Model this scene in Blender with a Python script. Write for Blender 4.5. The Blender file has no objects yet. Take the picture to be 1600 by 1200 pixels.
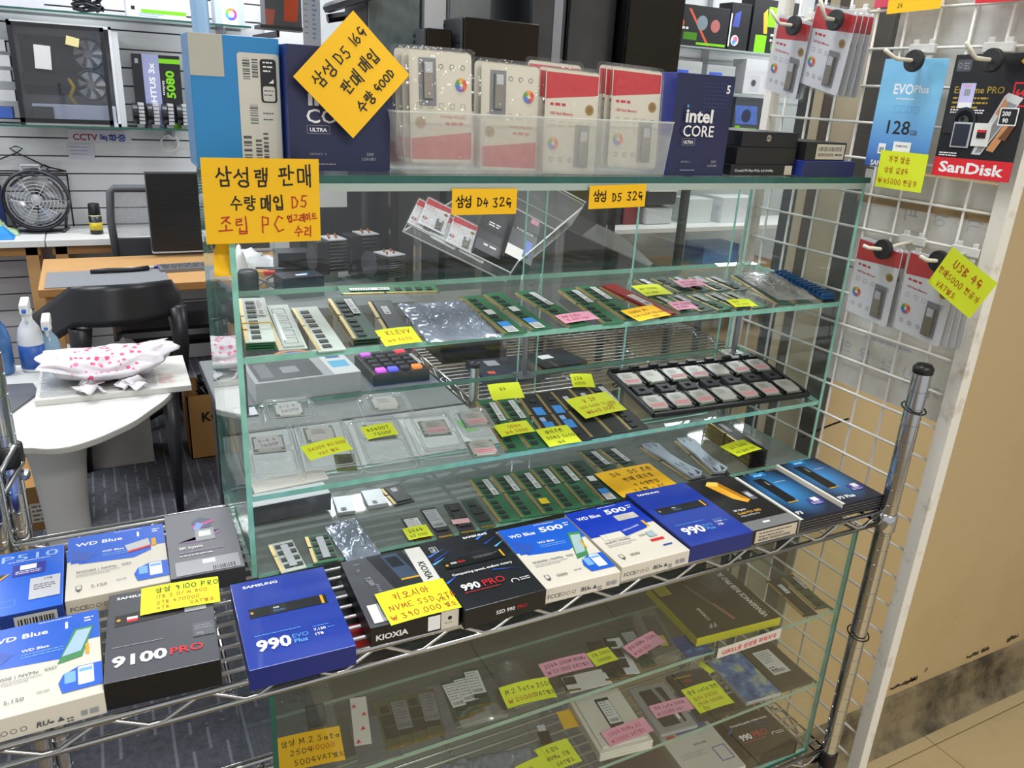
import bpy, math, random
from mathutils import Matrix, Vector
random.seed(7)
scene = bpy.context.scene
COL = scene.collection
PI = math.pi

# ------------------------------------------------------------------ camera
cam_d = bpy.data.cameras.new('camera')
cam = bpy.data.objects.new('camera', cam_d)
COL.objects.link(cam)
_r = Vector((0.88969918, -0.45339236, 0.05357917))
_u = Vector((0.11259354, 0.33163358, 0.93666529))
_w = Vector((0.44244554, 0.82731767, -0.34610318))
cam.matrix_world = Matrix(((_r.x, _u.x, -_w.x, -0.11439), (_r.y, _u.y, -_w.y, -0.66257), (_r.z, _u.z, -_w.z, 0.55493), (0, 0, 0, 1)))
cam_d.sensor_fit = 'HORIZONTAL'
cam_d.sensor_width = 36.0
cam_d.lens = 36.0 * 1236.486 / 1600.0
cam_d.clip_start = 0.02
cam_d.clip_end = 60
scene.camera = cam
# ------------------------------------------------------------------ view, world, lights
scene.view_settings.view_transform = 'Standard'
scene.view_settings.look = 'None'
scene.view_settings.gamma = 1.0
scene.view_settings.use_curve_mapping = False
scene.view_settings.exposure = 0.18
scene.cycles.max_bounces = 8
scene.cycles.transparent_max_bounces = 40
scene.cycles.caustics_reflective = False
scene.cycles.caustics_refractive = False
world = bpy.data.worlds.new('world')
scene.world = world
world.use_nodes = True
_bg = world.node_tree.nodes['Background']
_bg.inputs[0].default_value = (0.93, 0.96, 1.0, 1)
_bg.inputs[1].default_value = 0.55

def area(name, loc, sx, sy, power, col=(1, 1, 1)):
    d = bpy.data.lights.new(name, 'AREA')
    d.shape = 'RECTANGLE'; d.size = sx; d.size_y = sy; d.energy = power; d.color = col
    o = bpy.data.objects.new(name, d); o.location = loc; COL.objects.link(o)
    return o
CEIL = 1.62
COOL = (0.94, 0.97, 1.0)
WARM = (1.0, 0.93, 0.82)
area('ceiling_lamp', (-1.0, 1.5, CEIL - 0.03), 1.2, 0.3, 24, COOL)
area('ceiling_lamp', (-1.3, 3.0, CEIL - 0.03), 1.2, 0.3, 24, COOL)
area('ceiling_lamp', (0.6, 3.05, CEIL - 0.03), 1.2, 0.16, 24, COOL)
area('ceiling_lamp', (2.7, 1.6, CEIL - 0.03), 1.2, 0.3, 24, COOL)
area('ceiling_lamp', (3.9, 3.0, CEIL - 0.03), 1.2, 0.3, 26, COOL)
area('ceiling_lamp', (0.35, 0.15, CEIL - 0.03), 1.2, 0.25, 17, COOL)
area('ceiling_lamp', (0.4, -1.6, CEIL - 0.03), 1.2, 0.3, 34, (1.0, 0.96, 0.88))

# ------------------------------------------------------------------ materials
def lin(h):
    h = h.lstrip('#'); out = []
    for i in (0, 2, 4):
        c = int(h[i:i + 2], 16) / 255.0
        out.append(c / 12.92 if c <= 0.04045 else ((c + 0.055) / 1.055) ** 2.4)
    return out
MATS = {}
def mat(hexc, rough=0.5, metal=0.0, var=0.06, scale=40.0, coat=0.0, bump=0.0, emit=0.0, name=None):
    key = (hexc, rough, metal, var, scale, coat, bump, emit)
    if key in MATS: return MATS[key]
    m = bpy.data.materials.new(name or 'surface_' + hexc.strip('#'))
    m.use_nodes = True
    nt = m.node_tree; b = nt.nodes['Principled BSDF']
    c = lin(hexc)
    b.inputs['Roughness'].default_value = rough
    b.inputs['Metallic'].default_value = metal
    b.inputs['Coat Weight'].default_value = coat
    tc = nt.nodes.new('ShaderNodeTexCoord')
    nz = nt.nodes.new('ShaderNodeTexNoise'); nz.inputs['Scale'].default_value = scale; nz.inputs['Detail'].default_value = 3
    nt.links.new(tc.outputs['Object'], nz.inputs['Vector'])
    mx = nt.nodes.new('ShaderNodeMix'); mx.data_type = 'RGBA'
    mx.inputs['A'].default_value = (*[x * (1 - var) for x in c], 1)
    mx.inputs['B'].default_value = (*[min(1, x * (1 + var)) for x in c], 1)
    nt.links.new(nz.outputs['Fac'], mx.inputs['Factor'])
    nt.links.new(mx.outputs['Result'], b.inputs['Base Color'])
    if emit:
        b.inputs['Emission Color'].default_value = (*c, 1); b.inputs['Emission Strength'].default_value = emit
    if bump:
        bp = nt.nodes.new('ShaderNodeBump'); bp.inputs['Strength'].default_value = bump; bp.inputs['Distance'].default_value = 0.002
        nt.links.new(nz.outputs['Fac'], bp.inputs['Height']); nt.links.new(bp.outputs['Normal'], b.inputs['Normal'])
    MATS[key] = m
    return m
def clear_mat(name, tint, ior=1.45, rough=0.02, haze=0.0, haze_col=(0.9, 0.92, 0.92), bump=0.0, bscale=60):
    """thin clear sheet: transparent with a fresnel reflection and a little milky haze"""
    if name in MATS: return MATS[name]
    m = bpy.data.materials.new(name); m.use_nodes = True
    nt = m.node_tree; N = nt.nodes; L = nt.links
    for n in list(N): N.remove(n)
    out = N.new('ShaderNodeOutputMaterial'); tr = N.new('ShaderNodeBsdfTransparent'); tr.inputs[0].default_value = (*tint, 1)
    gl = N.new('ShaderNodeBsdfGlossy'); gl.inputs['Roughness'].default_value = rough; gl.inputs[0].default_value = (1, 1, 1, 1)
    # Schlick reflectance, the same from both sides of the thin sheet
    f0 = ((ior - 1) / (ior + 1)) ** 2
    lw = N.new('ShaderNodeLayerWeight'); lw.inputs[0].default_value = 0.5
    pw = N.new('ShaderNodeMath'); pw.operation = 'POWER'; pw.inputs[1].default_value = 5
    fr = N.new('ShaderNodeMath'); fr.operation = 'MULTIPLY_ADD'; fr.inputs[1].default_value = 1 - f0; fr.inputs[2].default_value = f0
    L = nt.links; L.new(lw.outputs['Facing'], pw.inputs[0]); L.new(pw.outputs[0], fr.inputs[0])
    mx = N.new('ShaderNodeMixShader')
    base = tr
    tc = N.new('ShaderNodeTexCoord'); nz = N.new('ShaderNodeTexNoise'); nz.inputs['Scale'].default_value = bscale
    L.new(tc.outputs['Object'], nz.inputs['Vector'])
    if haze:
        df = N.new('ShaderNodeBsdfDiffuse'); df.inputs[0].default_value = (*haze_col, 1)
        tl = N.new('ShaderNodeBsdfTranslucent'); tl.inputs[0].default_value = (*haze_col, 1)
        ad = N.new('ShaderNodeMixShader'); ad.inputs[0].default_value = 0.5
        L.new(df.outputs[0], ad.inputs[1]); L.new(tl.outputs[0], ad.inputs[2])
        hz = N.new('ShaderNodeMixShader')
        mp = N.new('ShaderNodeMapRange'); mp.inputs['To Min'].default_value = haze * 0.8; mp.inputs['To Max'].default_value = min(1, haze * 1.2)
        L.new(nz.outputs['Fac'], mp.inputs['Value']); L.new(mp.outputs[0], hz.inputs[0])
        L.new(tr.outputs[0], hz.inputs[1]); L.new(ad.outputs[0], hz.inputs[2]); base = hz
    L.new(fr.outputs[0], mx.inputs[0]); L.new(base.outputs[0], mx.inputs[1]); L.new(gl.outputs[0], mx.inputs[2])
    if bump:
        bp = N.new('ShaderNodeBump'); bp.inputs['Strength'].default_value = bump; bp.inputs['Distance'].default_value = 0.004
        L.new(nz.outputs['Fac'], bp.inputs['Height'])
        L.new(bp.outputs['Normal'], gl.inputs['Normal']); L.new(bp.outputs['Normal'], lw.inputs['Normal'])
    L.new(mx.outputs[0], out.inputs[0])
    MATS[name] = m
    return m
GLASS = clear_mat('clear_glass', (0.965, 0.985, 0.975), 1.45, 0.0, haze=0.02, haze_col=(0.8, 0.86, 0.84))
GLASS_C = clear_mat('clean_glass', (0.975, 0.99, 0.98), 1.45, 0.0, haze=0.006, haze_col=(0.8, 0.86, 0.84))
GLASS_F = clear_mat('case_floor_glass', (0.9, 0.94, 0.92), 1.5, 0.03, haze=0.5, haze_col=(0.42, 0.49, 0.48))  # green-grey diffuse haze painted in for the floor pane's reflections
ACRYL = clear_mat('clear_acrylic', (0.96, 0.965, 0.96), 1.45, 0.02, haze=0.05)
CLAM = clear_mat('clamshell_plastic', (0.97, 0.975, 0.98), 1.6, 0.06, haze=0.07, haze_col=(0.95, 0.96, 0.97), bump=0.3, bscale=45)
CLAMR = clear_mat('clamshell_ridge', (0.95, 0.96, 0.97), 1.6, 0.1, haze=0.4, haze_col=(0.95, 0.96, 0.97))
BLIST = clear_mat('blister_plastic', (0.97, 0.975, 0.98), 1.5, 0.06, haze=0.035, bump=0.7, bscale=90)
FOILBAG = clear_mat('thin_plastic_bag', (0.95, 0.95, 0.96), 1.6, 0.12, haze=0.25, bump=1.0, bscale=55)
FROST = clear_mat('frosted_plastic', (0.93, 0.94, 0.93), 1.4, 0.25, haze=0.42, haze_col=(0.86, 0.87, 0.84))
GEDGE = mat('#8cd0be', 0.15, 0, 0.4, 45, coat=0.5, name='green_glass_edge')
GEDGE_D = mat('#1f5a50', 0.2, 0, 0.35, 60, coat=0.5, name='dark_green_glass_edge')
CHROME = mat('#c9cacb', 0.16, 1.0, 0.04, name='chrome')
STEEL = mat('#9a9ca0', 0.35, 1.0, 0.05, name='brushed_steel')
WHITE = mat('#e9e9e6', 0.5, 0, 0.03, name='white')
BLACK = mat('#141416', 0.4, 0, 0.1, name='black')
SATIN = mat('#1c1d22', 0.35, 0, 0.1, name='satin_black')
DGREY = mat('#3a3c40', 0.5, 0, 0.08, name='dark_grey')
GREY = mat('#8b8d91', 0.5, 0, 0.06, name='grey')
LGREY = mat('#c3c5c8', 0.5, 0, 0.05, name='light_grey')
GOLD = mat('#c9a24a', 0.3, 0.9, 0.08, name='gold_contacts')
INK = mat('#16130f', 0.6, 0, 0.0, name='black_ink')
RINK = mat('#b8321a', 0.6, 0, 0.0, name='red_ink')
BINK = mat('#2a2f8a', 0.6, 0, 0.0, name='blue_ink')
YELLOW = mat('#fcc408', 0.6, 0, 0.03, 12, name='yellow_paper')
LIME = mat('#e0ee2a', 0.6, 0, 0.03, 12, name='lime_paper')
PINK = mat('#eaa3bf', 0.6, 0, 0.03, 12, name='pink_paper')

# ------------------------------------------------------------------ mesh helpers
class MB:
    def __init__(s): s.v = []; s.f = []; s.m = []; s.mats = []
    def mi(s, m):
        if m not in s.mats: s.mats.append(m)
        return s.mats.index(m)
    def face(s, pts, m):
        i = len(s.v); s.v += [tuple(p) for p in pts]; s.f.append(tuple(range(i, i + len(pts)))); s.m.append(s.mi(m))
    def mesh(s, vs, fs, m):
        i = len(s.v); k = s.mi(m); s.v += [tuple(p) for p in vs]
        for f in fs: s.f.append(tuple(i + j for j in f)); s.m.append(k)
    def box(s, x0, y0, z0, x1, y1, z1, m, top=None, front=None, M=None, sides=None):
        V = [(x0, y0, z0), (x1, y0, z0), (x1, y1, z0), (x0, y1, z0), (x0, y0, z1), (x1, y0, z1), (x1, y1, z1), (x0, y1, z1)]
        if M is not None: V = [tuple(M @ Vector(p)) for p in V]
        F = [((3, 2, 1, 0), m), ((4, 5, 6, 7), top or m), ((0, 1, 5, 4), front or m), ((1, 2, 6, 5), sides or m), ((2, 3, 7, 6), m), ((3, 0, 4, 7), sides or m)]
        i = len(s.v); s.v += V
        for f, mm in F: s.f.append(tuple(i + j for j in f)); s.m.append(s.mi(mm))
    def prism(s, poly, z0, z1, m, side=None, M=None):
        n = len(poly); V = [(p[0], p[1], z0) for p in poly] + [(p[0], p[1], z1) for p in poly]
        if M is not None: V = [tuple(M @ Vector(p)) for p in V]
        i = len(s.v); s.v += V
        s.f.append(tuple(i + j for j in range(n - 1, -1, -1))); s.m.append(s.mi(m))
        s.f.append(tuple(i + n + j for j in range(n))); s.m.append(s.mi(m))
        for j in range(n):
            s.f.append((i + j, i + (j + 1) % n, i + n + (j + 1) % n, i + n + j)); s.m.append(s.mi(side or m))
    def tube(s, path, r, m, n=8, cap=True, radii=None):
        P = [Vector(p) for p in path]; k = s.mi(m); i0 = len(s.v)
        prev = None
        for a, p in enumerate(P):
            t = (P[min(a + 1, len(P) - 1)] - P[max(a - 1, 0)]).normalized()
            if prev is None:
                q = Vector((0, 0, 1)) if abs(t.z) < 0.9 else Vector((1, 0, 0))
                e1 = t.cross(q).normalized()
            else:
                e1 = (prev - t * prev.dot(t)).normalized()
            prev = e1; e2 = t.cross(e1); rr = radii[a] if radii else r
            for j in range(n):
                an = 2 * PI * j / n; s.v.append(tuple(p + e1 * (rr * math.cos(an)) + e2 * (rr * math.sin(an))))
        for a in range(len(P) - 1):
            for j in range(n):
                b = i0 + a * n; s.f.append((b + j, b + (j + 1) % n, b + n + (j + 1) % n, b + n + j)); s.m.append(k)
        if cap:
            s.f.append(tuple(i0 + j for j in range(n - 1, -1, -1))); s.m.append(k)
            b = i0 + (len(P) - 1) * n; s.f.append(tuple(b + j for j in range(n))); s.m.append(k)
    def lathe(s, prof, m, n=20, M=None):
        i = len(s.v); k = s.mi(m)
        for r, z in prof:
            for j in range(n):
                a = 2 * PI * j / n; p = Vector((r * math.cos(a), r * math.sin(a), z)); s.v.append(tuple(M @ p if M is not None else p))
        for a in range(len(prof) - 1):
            for j in range(n): s.f.append((i + a * n + j, i + a * n + (j + 1) % n, i + (a + 1) * n + (j + 1) % n, i + (a + 1) * n + j)); s.m.append(k)
        s.f.append(tuple(i + j for j in range(n - 1, -1, -1))); s.m.append(k)
        b = i + (len(prof) - 1) * n; s.f.append(tuple(b + j for j in range(n))); s.m.append(k)
    def grid(s, fn, nu, nv, m):
        i = len(s.v); k = s.mi(m)
        for a in range(nu + 1):
            for b in range(nv + 1): s.v.append(tuple(fn(a / nu, b / nv)))
        for a in range(nu):
            for b in range(nv): s.f.append((i + a * (nv + 1) + b, i + (a + 1) * (nv + 1) + b, i + (a + 1) * (nv + 1) + b + 1, i + a * (nv + 1) + b + 1)); s.m.append(k)
    def data(s, name, M=None, smooth=False):
        me = bpy.data.meshes.new(name)
        V = [tuple(M @ Vector(p)) for p in s.v] if M is not None else s.v
        me.from_pydata(V, [], s.f)
        for m in s.mats: me.materials.append(m)
        me.polygons.foreach_set('material_index', s.m)
        if smooth: me.polygons.foreach_set('use_smooth', [True] * len(s.f))
        me.update()
        return me
    def build(s, name, parent=None, M=None, smooth=False, bevel=0, W=None, solid=0):
        o = bpy.data.objects.new(name, s.data(name, M, smooth)); COL.objects.link(o)
        if parent is not None: o.parent = parent
        if W is not None: o.matrix_local = W
        if solid:
            md = o.modifiers.new('thickness', 'SOLIDIFY'); md.thickness = solid; md.offset = 0
        if bevel:
            md = o.modifiers.new('bevel', 'BEVEL'); md.width = bevel; md.segments = 2; md.limit_method = 'ANGLE'
        return o
def link(name, me, parent=None, W=None):
    o = bpy.data.objects.new(name, me); COL.objects.link(o)
    if parent is not None: o.parent = parent
    if W is not None: o.matrix_local = W
    return o
def tag(o, label, cat, group=None):
    o['label'] = label; o['category'] = cat
    if group: o['group'] = group
    return o
def thing(name, label, cat, W=None, group=None):
    o = bpy.data.objects.new(name, None); COL.objects.link(o); o.empty_display_size = 0.05
    if W is not None: o.matrix_world = W
    return tag(o, label, cat, group)
def struct(o): o['kind'] = 'structure'; return o
def T(x, y, z): return Matrix.Translation((x, y, z))
def RX(a): return Matrix.Rotation(math.radians(a), 4, 'X')
def RY(a): return Matrix.Rotation(math.radians(a), 4, 'Y')
def RZ(a): return Matrix.Rotation(math.radians(a), 4, 'Z')
# display surfaces: height at y=0.17 and slope
PL = {'s1': (0.275, 0.115), 's2': (0.109, 0.165), 'b': (0.008, 0), 'w': (0.003, 0), 'l1': (-0.17, 0), 'l2': (-0.31, 0), 'l3': (-0.443, 0), 't': (0.464, 0)}
def on(pl, x, y, a=0, dz=0.0004):
    z, s = PL[pl]
    return T(x, y, z + s * (y - 0.17) + dz) @ RX(math.degrees(math.atan(s))) @ RZ(a)
def frame(o, u, v):
    """matrix with origin o, x axis u, y axis v"""
    u = Vector(u).normalized(); v = Vector(v).normalized(); n = u.cross(v)
    return Matrix(((u.x, v.x, n.x, o[0]), (u.y, v.y, n.y, o[1]), (u.z, v.z, n.z, o[2]), (0, 0, 0, 1)))

# ------------------------------------------------------------------ lettering
_TC = {}
def glyphs(body, bold=0.0):
    key = (body, bold)
    if key in _TC: return _TC[key]
    cu = bpy.data.curves.new('lettering', 'FONT'); cu.body = body; cu.size = 1.0; cu.resolution_u = 2; cu.offset = bold; cu.fill_mode = 'FRONT'
    o = bpy.data.objects.new('lettering', cu); COL.objects.link(o)
    dg = bpy.context.evaluated_depsgraph_get(); me = o.evaluated_get(dg).to_mesh()
    V = [(v.co.x, v.co.y) for v in me.vertices]; F = [tuple(p.vertices) for p in me.polygons]
    o.evaluated_get(dg).to_mesh_clear(); bpy.data.objects.remove(o); bpy.data.curves.remove(cu)
    if V:
        x0 = min(v[0] for v in V); x1 = max(v[0] for v in V)
    else: x0 = x1 = 0
    _TC[key] = (V, F, x0, x1)
    return _TC[key]
def circ(cx, cy, r, a0=90, a1=-270, n=10, sy=1.0): return [(cx + r * math.cos(math.radians(a0 + (a1 - a0) * i / n)), cy + sy * r * math.sin(math.radians(a0 + (a1 - a0) * i / n))) for i in range(n + 1)]
CONS = {'ㄱ': [[(.1, .85), (.85, .85), (.6, .1)]], 'ㄴ': [[(.15, .9), (.15, .2), (.9, .25)]], 'ㄷ': [[(.85, .85), (.15, .85), (.15, .15), (.9, .15)]],
 'ㄹ': [[(.15, .9), (.85, .9), (.8, .55), (.2, .52), (.15, .12), (.9, .15)]], 'ㅁ': [[(.15, .85), (.2, .12), (.82, .15), (.85, .85), (.15, .85)]],
 'ㅂ': [[(.15, .9), (.18, .1), (.82, .1), (.85, .92)], [(.15, .5), (.85, .52)]], 'ㅅ': [[(.52, .95), (.4, .5), (.03, .1)], [(.45, .6), (.95, .15)]],
 'ㅇ': [circ(.5, .5, .4)], 'ㅈ': [[(.1, .85), (.85, .88), (.45, .5), (.05, .1)], [(.5, .5), (.95, .12)]], 'ㅊ': [[(.4, 1.05), (.6, 1)], [(.1, .8), (.85, .82), (.45, .45), (.05, .1)], [(.5, .45), (.95, .12)]],
 'ㅋ': [[(.1, .85), (.85, .85), (.6, .1)], [(.1, .5), (.75, .52)]], 'ㅌ': [[(.85, .9), (.15, .9), (.15, .12), (.9, .12)], [(.15, .52), (.8, .52)]],
 'ㅍ': [[(.08, .85), (.92, .88)], [(.3, .85), (.36, .15)], [(.7, .86), (.64, .17)], [(.03, .12), (.97, .18)]], 'ㅎ': [[(.35, 1.0), (.65, .98)], [(.1, .76), (.9, .8)], circ(.5, .35, .28)]}
VOW = {'ㅏ': [[(.35, 1), (.35, 0)], [(.35, .5), (.95, .5)]], 'ㅐ': [[(.2, 1), (.2, .05)], [(.2, .5), (.75, .5)], [(.75, 1.05), (.75, -.05)]], 'ㅑ': [[(.35, 1), (.35, 0)], [(.35, .65), (.95, .65)], [(.35, .35), (.95, .35)]],
 'ㅓ': [[(.05, .5), (.6, .5)], [(.6, 1), (.6, 0)]], 'ㅔ': [[(.0, .5), (.4, .5)], [(.4, 1), (.4, .05)], [(.8, 1.05), (.8, -.05)]], 'ㅕ': [[(.05, .65), (.6, .65)], [(.05, .35), (.6, .35)], [(.6, 1), (.6, 0)]], 'ㅣ': [[(.5, 1), (.5, 0)]],
 'ㅗ': [[(.5, .95), (.5, .35)], [(0, .3), (1, .35)]], 'ㅛ': [[(.35, .95), (.35, .35)], [(.65, .95), (.65, .35)], [(0, .3), (1, .35)]], 'ㅜ': [[(0, .75), (1, .8)], [(.5, .78), (.5, 0)]], 'ㅠ': [[(0, .75), (1, .8)], [(.35, .78), (.35, 0)], [(.65, .78), (.65, 0)]], 'ㅡ': [[(0, .5), (1, .55)]]}
CHO = 'ㄱㄲㄴㄷㄸㄹㅁㅂㅃㅅㅆㅇㅈㅉㅊㅋㅌㅍㅎ'; JUNG = 'ㅏㅐㅑㅒㅓㅔㅕㅖㅗㅘㅙㅚㅛㅜㅝㅞㅟㅠㅡㅢㅣ'; JONG = ' ㄱㄲㄳㄴㄵㄶㄷㄹㄺㄻㄼㄽㄾㄿㅀㅁㅂㅄㅅㅆㅇㅈㅊㅋㅌㅍㅎ'
SPLIT = {'ㄲ': 'ㄱㄱ', 'ㅆ': 'ㅅㅅ', 'ㅃ': 'ㅂㅂ', 'ㅉ': 'ㅈㅈ', 'ㅘ': 'ㅗㅏ', 'ㅝ': 'ㅜㅓ', 'ㅢ': 'ㅡㅣ', 'ㅟ': 'ㅜㅣ', 'ㅚ': 'ㅗㅣ', 'ㅖ': 'ㅕㅣ', 'ㄺ': 'ㄹㄱ', 'ㅄ': 'ㅂㅅ', 'ㄼ': 'ㄹㅂ'}
LAT = {'0': [circ(.5, .5, .38, sy=1.25)], '1': [[(.45, .95), (.5, .02)]], '2': [[(.1, .75), (.3, .95), (.7, .9), (.75, .65), (.1, .05), (.9, .08)]], '3': [[(.1, .9), (.75, .92), (.4, .55), (.8, .35), (.65, .05), (.1, .1)]],
 '4': [[(.45, .95), (.08, .35), (.9, .4)], [(.65, .75), (.62, 0)]], '5': [[(.3, .92), (.2, .52), (.65, .55), (.8, .25), (.5, .02), (.1, .1)], [(.3, .92), (.85, .95)]], '6': [[(.65, .95), (.2, .5), (.2, .15), (.55, .02), (.8, .25), (.6, .48), (.22, .35)]],
 '7': [[(.1, .9), (.85, .92), (.4, 0)]], '8': [[(.7, .85), (.3, .9), (.25, .65), (.75, .35), (.65, .05), (.25, .08), (.25, .35), (.75, .7), (.7, .85)]], '9': [[(.75, .75), (.4, .95), (.2, .7), (.5, .5), (.75, .7), (.7, 0)]],
 'A': [[(.05, 0), (.5, 1), (.95, 0)], [(.2, .35), (.8, .35)]], 'B': [[(.15, 0), (.15, .95), (.7, .85), (.2, .5), (.85, .25), (.15, 0)]], 'C': [[(.85, .85), (.45, .98), (.12, .5), (.45, .02), (.9, .15)]], 'D': [[(.15, .95), (.18, .02), (.7, .15), (.85, .55), (.5, .9), (.05, .95)]],
 'E': [[(.85, .95), (.15, .95), (.15, .02), (.9, .02)], [(.15, .5), (.7, .5)]], 'F': [[(.85, .95), (.15, .95), (.15, .0)], [(.15, .5), (.7, .5)]], 'G': [[(.75, .85), (.35, .95), (.12, .55), (.4, .3), (.85, .5), (.2, .48)], [(.8, .55), (.72, 0)]],
 'H': [[(.15, 1), (.15, 0)], [(.85, 1), (.85, 0)], [(.15, .5), (.85, .5)]], 'I': [[(.5, 1), (.5, 0)]], 'K': [[(.15, 1), (.15, 0)], [(.8, .95), (.15, .45), (.85, 0)]], 'L': [[(.2, 1), (.2, .05), (.85, .05)]], 'M': [[(.05, 0), (.15, .95), (.5, .3), (.85, .95), (.95, 0)]],
 'N': [[(.1, 0), (.15, .95), (.8, .05), (.85, 1)]], 'O': [circ(.5, .5, .42)], 'P': [[(.2, 0), (.2, .95), (.75, .85), (.7, .5), (.2, .45)]], 'R': [[(.2, 0), (.2, .95), (.75, .85), (.7, .55), (.2, .48), (.85, 0)]], 'S': [[(.8, .85), (.45, .97), (.2, .75), (.75, .35), (.55, .03), (.1, .12)]],
 'T': [[(.05, .93), (.95, .95)], [(.5, .95), (.48, 0)]], 'U': [[(.12, .95), (.15, .2), (.5, .02), (.82, .2), (.85, .95)]], 'V': [[(.1, .95), (.45, 0), (.9, .95)]], 'W': [[(.0, .95), (.25, .02), (.5, .6), (.75, .02), (1, .95)]], 'X': [[(.1, .95), (.9, 0)], [(.9, .95), (.1, 0)]],
 'o': [circ(.5, .28, .27)], 'a': [circ(.45, .28, .25), [(.75, .55), (.78, 0)]], 'd': [circ(.4, .28, .26), [(.68, 1), (.7, 0)]], 'e': [[(.2, .3), (.75, .32), (.5, .58), (.2, .3), (.45, .02), (.8, .1)]], 'm': [[(.05, 0), (.1, .5), (.4, .5), (.42, 0), (.45, .45), (.8, .5), (.85, 0)]], 'n': [[(.15, 0), (.18, .55), (.6, .5), (.7, 0)]],
 's': [[(.7, .5), (.3, .55), (.3, .35), (.7, .2), (.6, .02), (.2, .05)]], 't': [[(.45, .9), (.45, .05), (.75, .05)], [(.15, .6), (.8, .62)]], 'v': [[(.1, .55), (.45, 0), (.85, .6)]], '.': [[(.4, .02), (.5, .05)]], '-': [[(.1, .45), (.85, .48)]], '/': [[(.1, 0), (.8, 1)]], ',': [[(.5, .1), (.35, -.15)]], '*': [[(.2, .5), (.8, .5)], [(.5, .8), (.5, .2)], [(.25, .75), (.75, .25)]], '+': [[(.1, .5), (.9, .5)], [(.5, .9), (.5, .1)]], '₩': [[(.0, .95), (.25, .02), (.5, .6), (.75, .02), (1, .95)], [(-.05, .5), (1.05, .55)]]}
def strokes(ch):
    """handwriting strokes of one character in a unit box, and its advance"""
    if ch == ' ': return [], .4
    if ch in LAT: return LAT[ch], (.4 if ch in '1I.,' else .74)
    code = ord(ch) - 0xAC00
    if code < 0 or code > 11171: return [], .5
    c = CHO[code // 588]; v = JUNG[(code % 588) // 28]; j = JONG[code % 28]
    out = []
    def put(S, x0, y0, x1, y1):
        for st in S: out.append([(x0 + (x1 - x0) * p[0], y0 + (y1 - y0) * p[1]) for p in st])
    def cons(k, x0, y0, x1, y1):
        ks = SPLIT.get(k, k); n = len(ks)
        for i, q in enumerate(ks): put(CONS[q], x0 + (x1 - x0) * i / n, y0, x0 + (x1 - x0) * (i + 1) / n, y1)
    b = .42 if j != ' ' else 0.0
    vs = SPLIT.get(v, v)
    if len(vs) == 2:
        put(VOW[vs[0]], .05, b, .62, b + .4 * (1 - b)); cons(c, .1, b + .42 * (1 - b), .58, 1); put(VOW[vs[1]], .62, b * .9, 1.0, 1.03)
    elif v in 'ㅏㅐㅑㅒㅓㅔㅕㅣ':
        cons(c, .02, b + .06, .55, .95); put(VOW[v], .56, b * .9, 1.0, 1.04)
    else:
        cons(c, .15, b + (1 - b) * .5, .85, 1.0); put(VOW[v], .02, b, .98, b + .5 * (1 - b))
    if j != ' ': cons(j, .2, -.02, .92, .38)
    return out, .94
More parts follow.
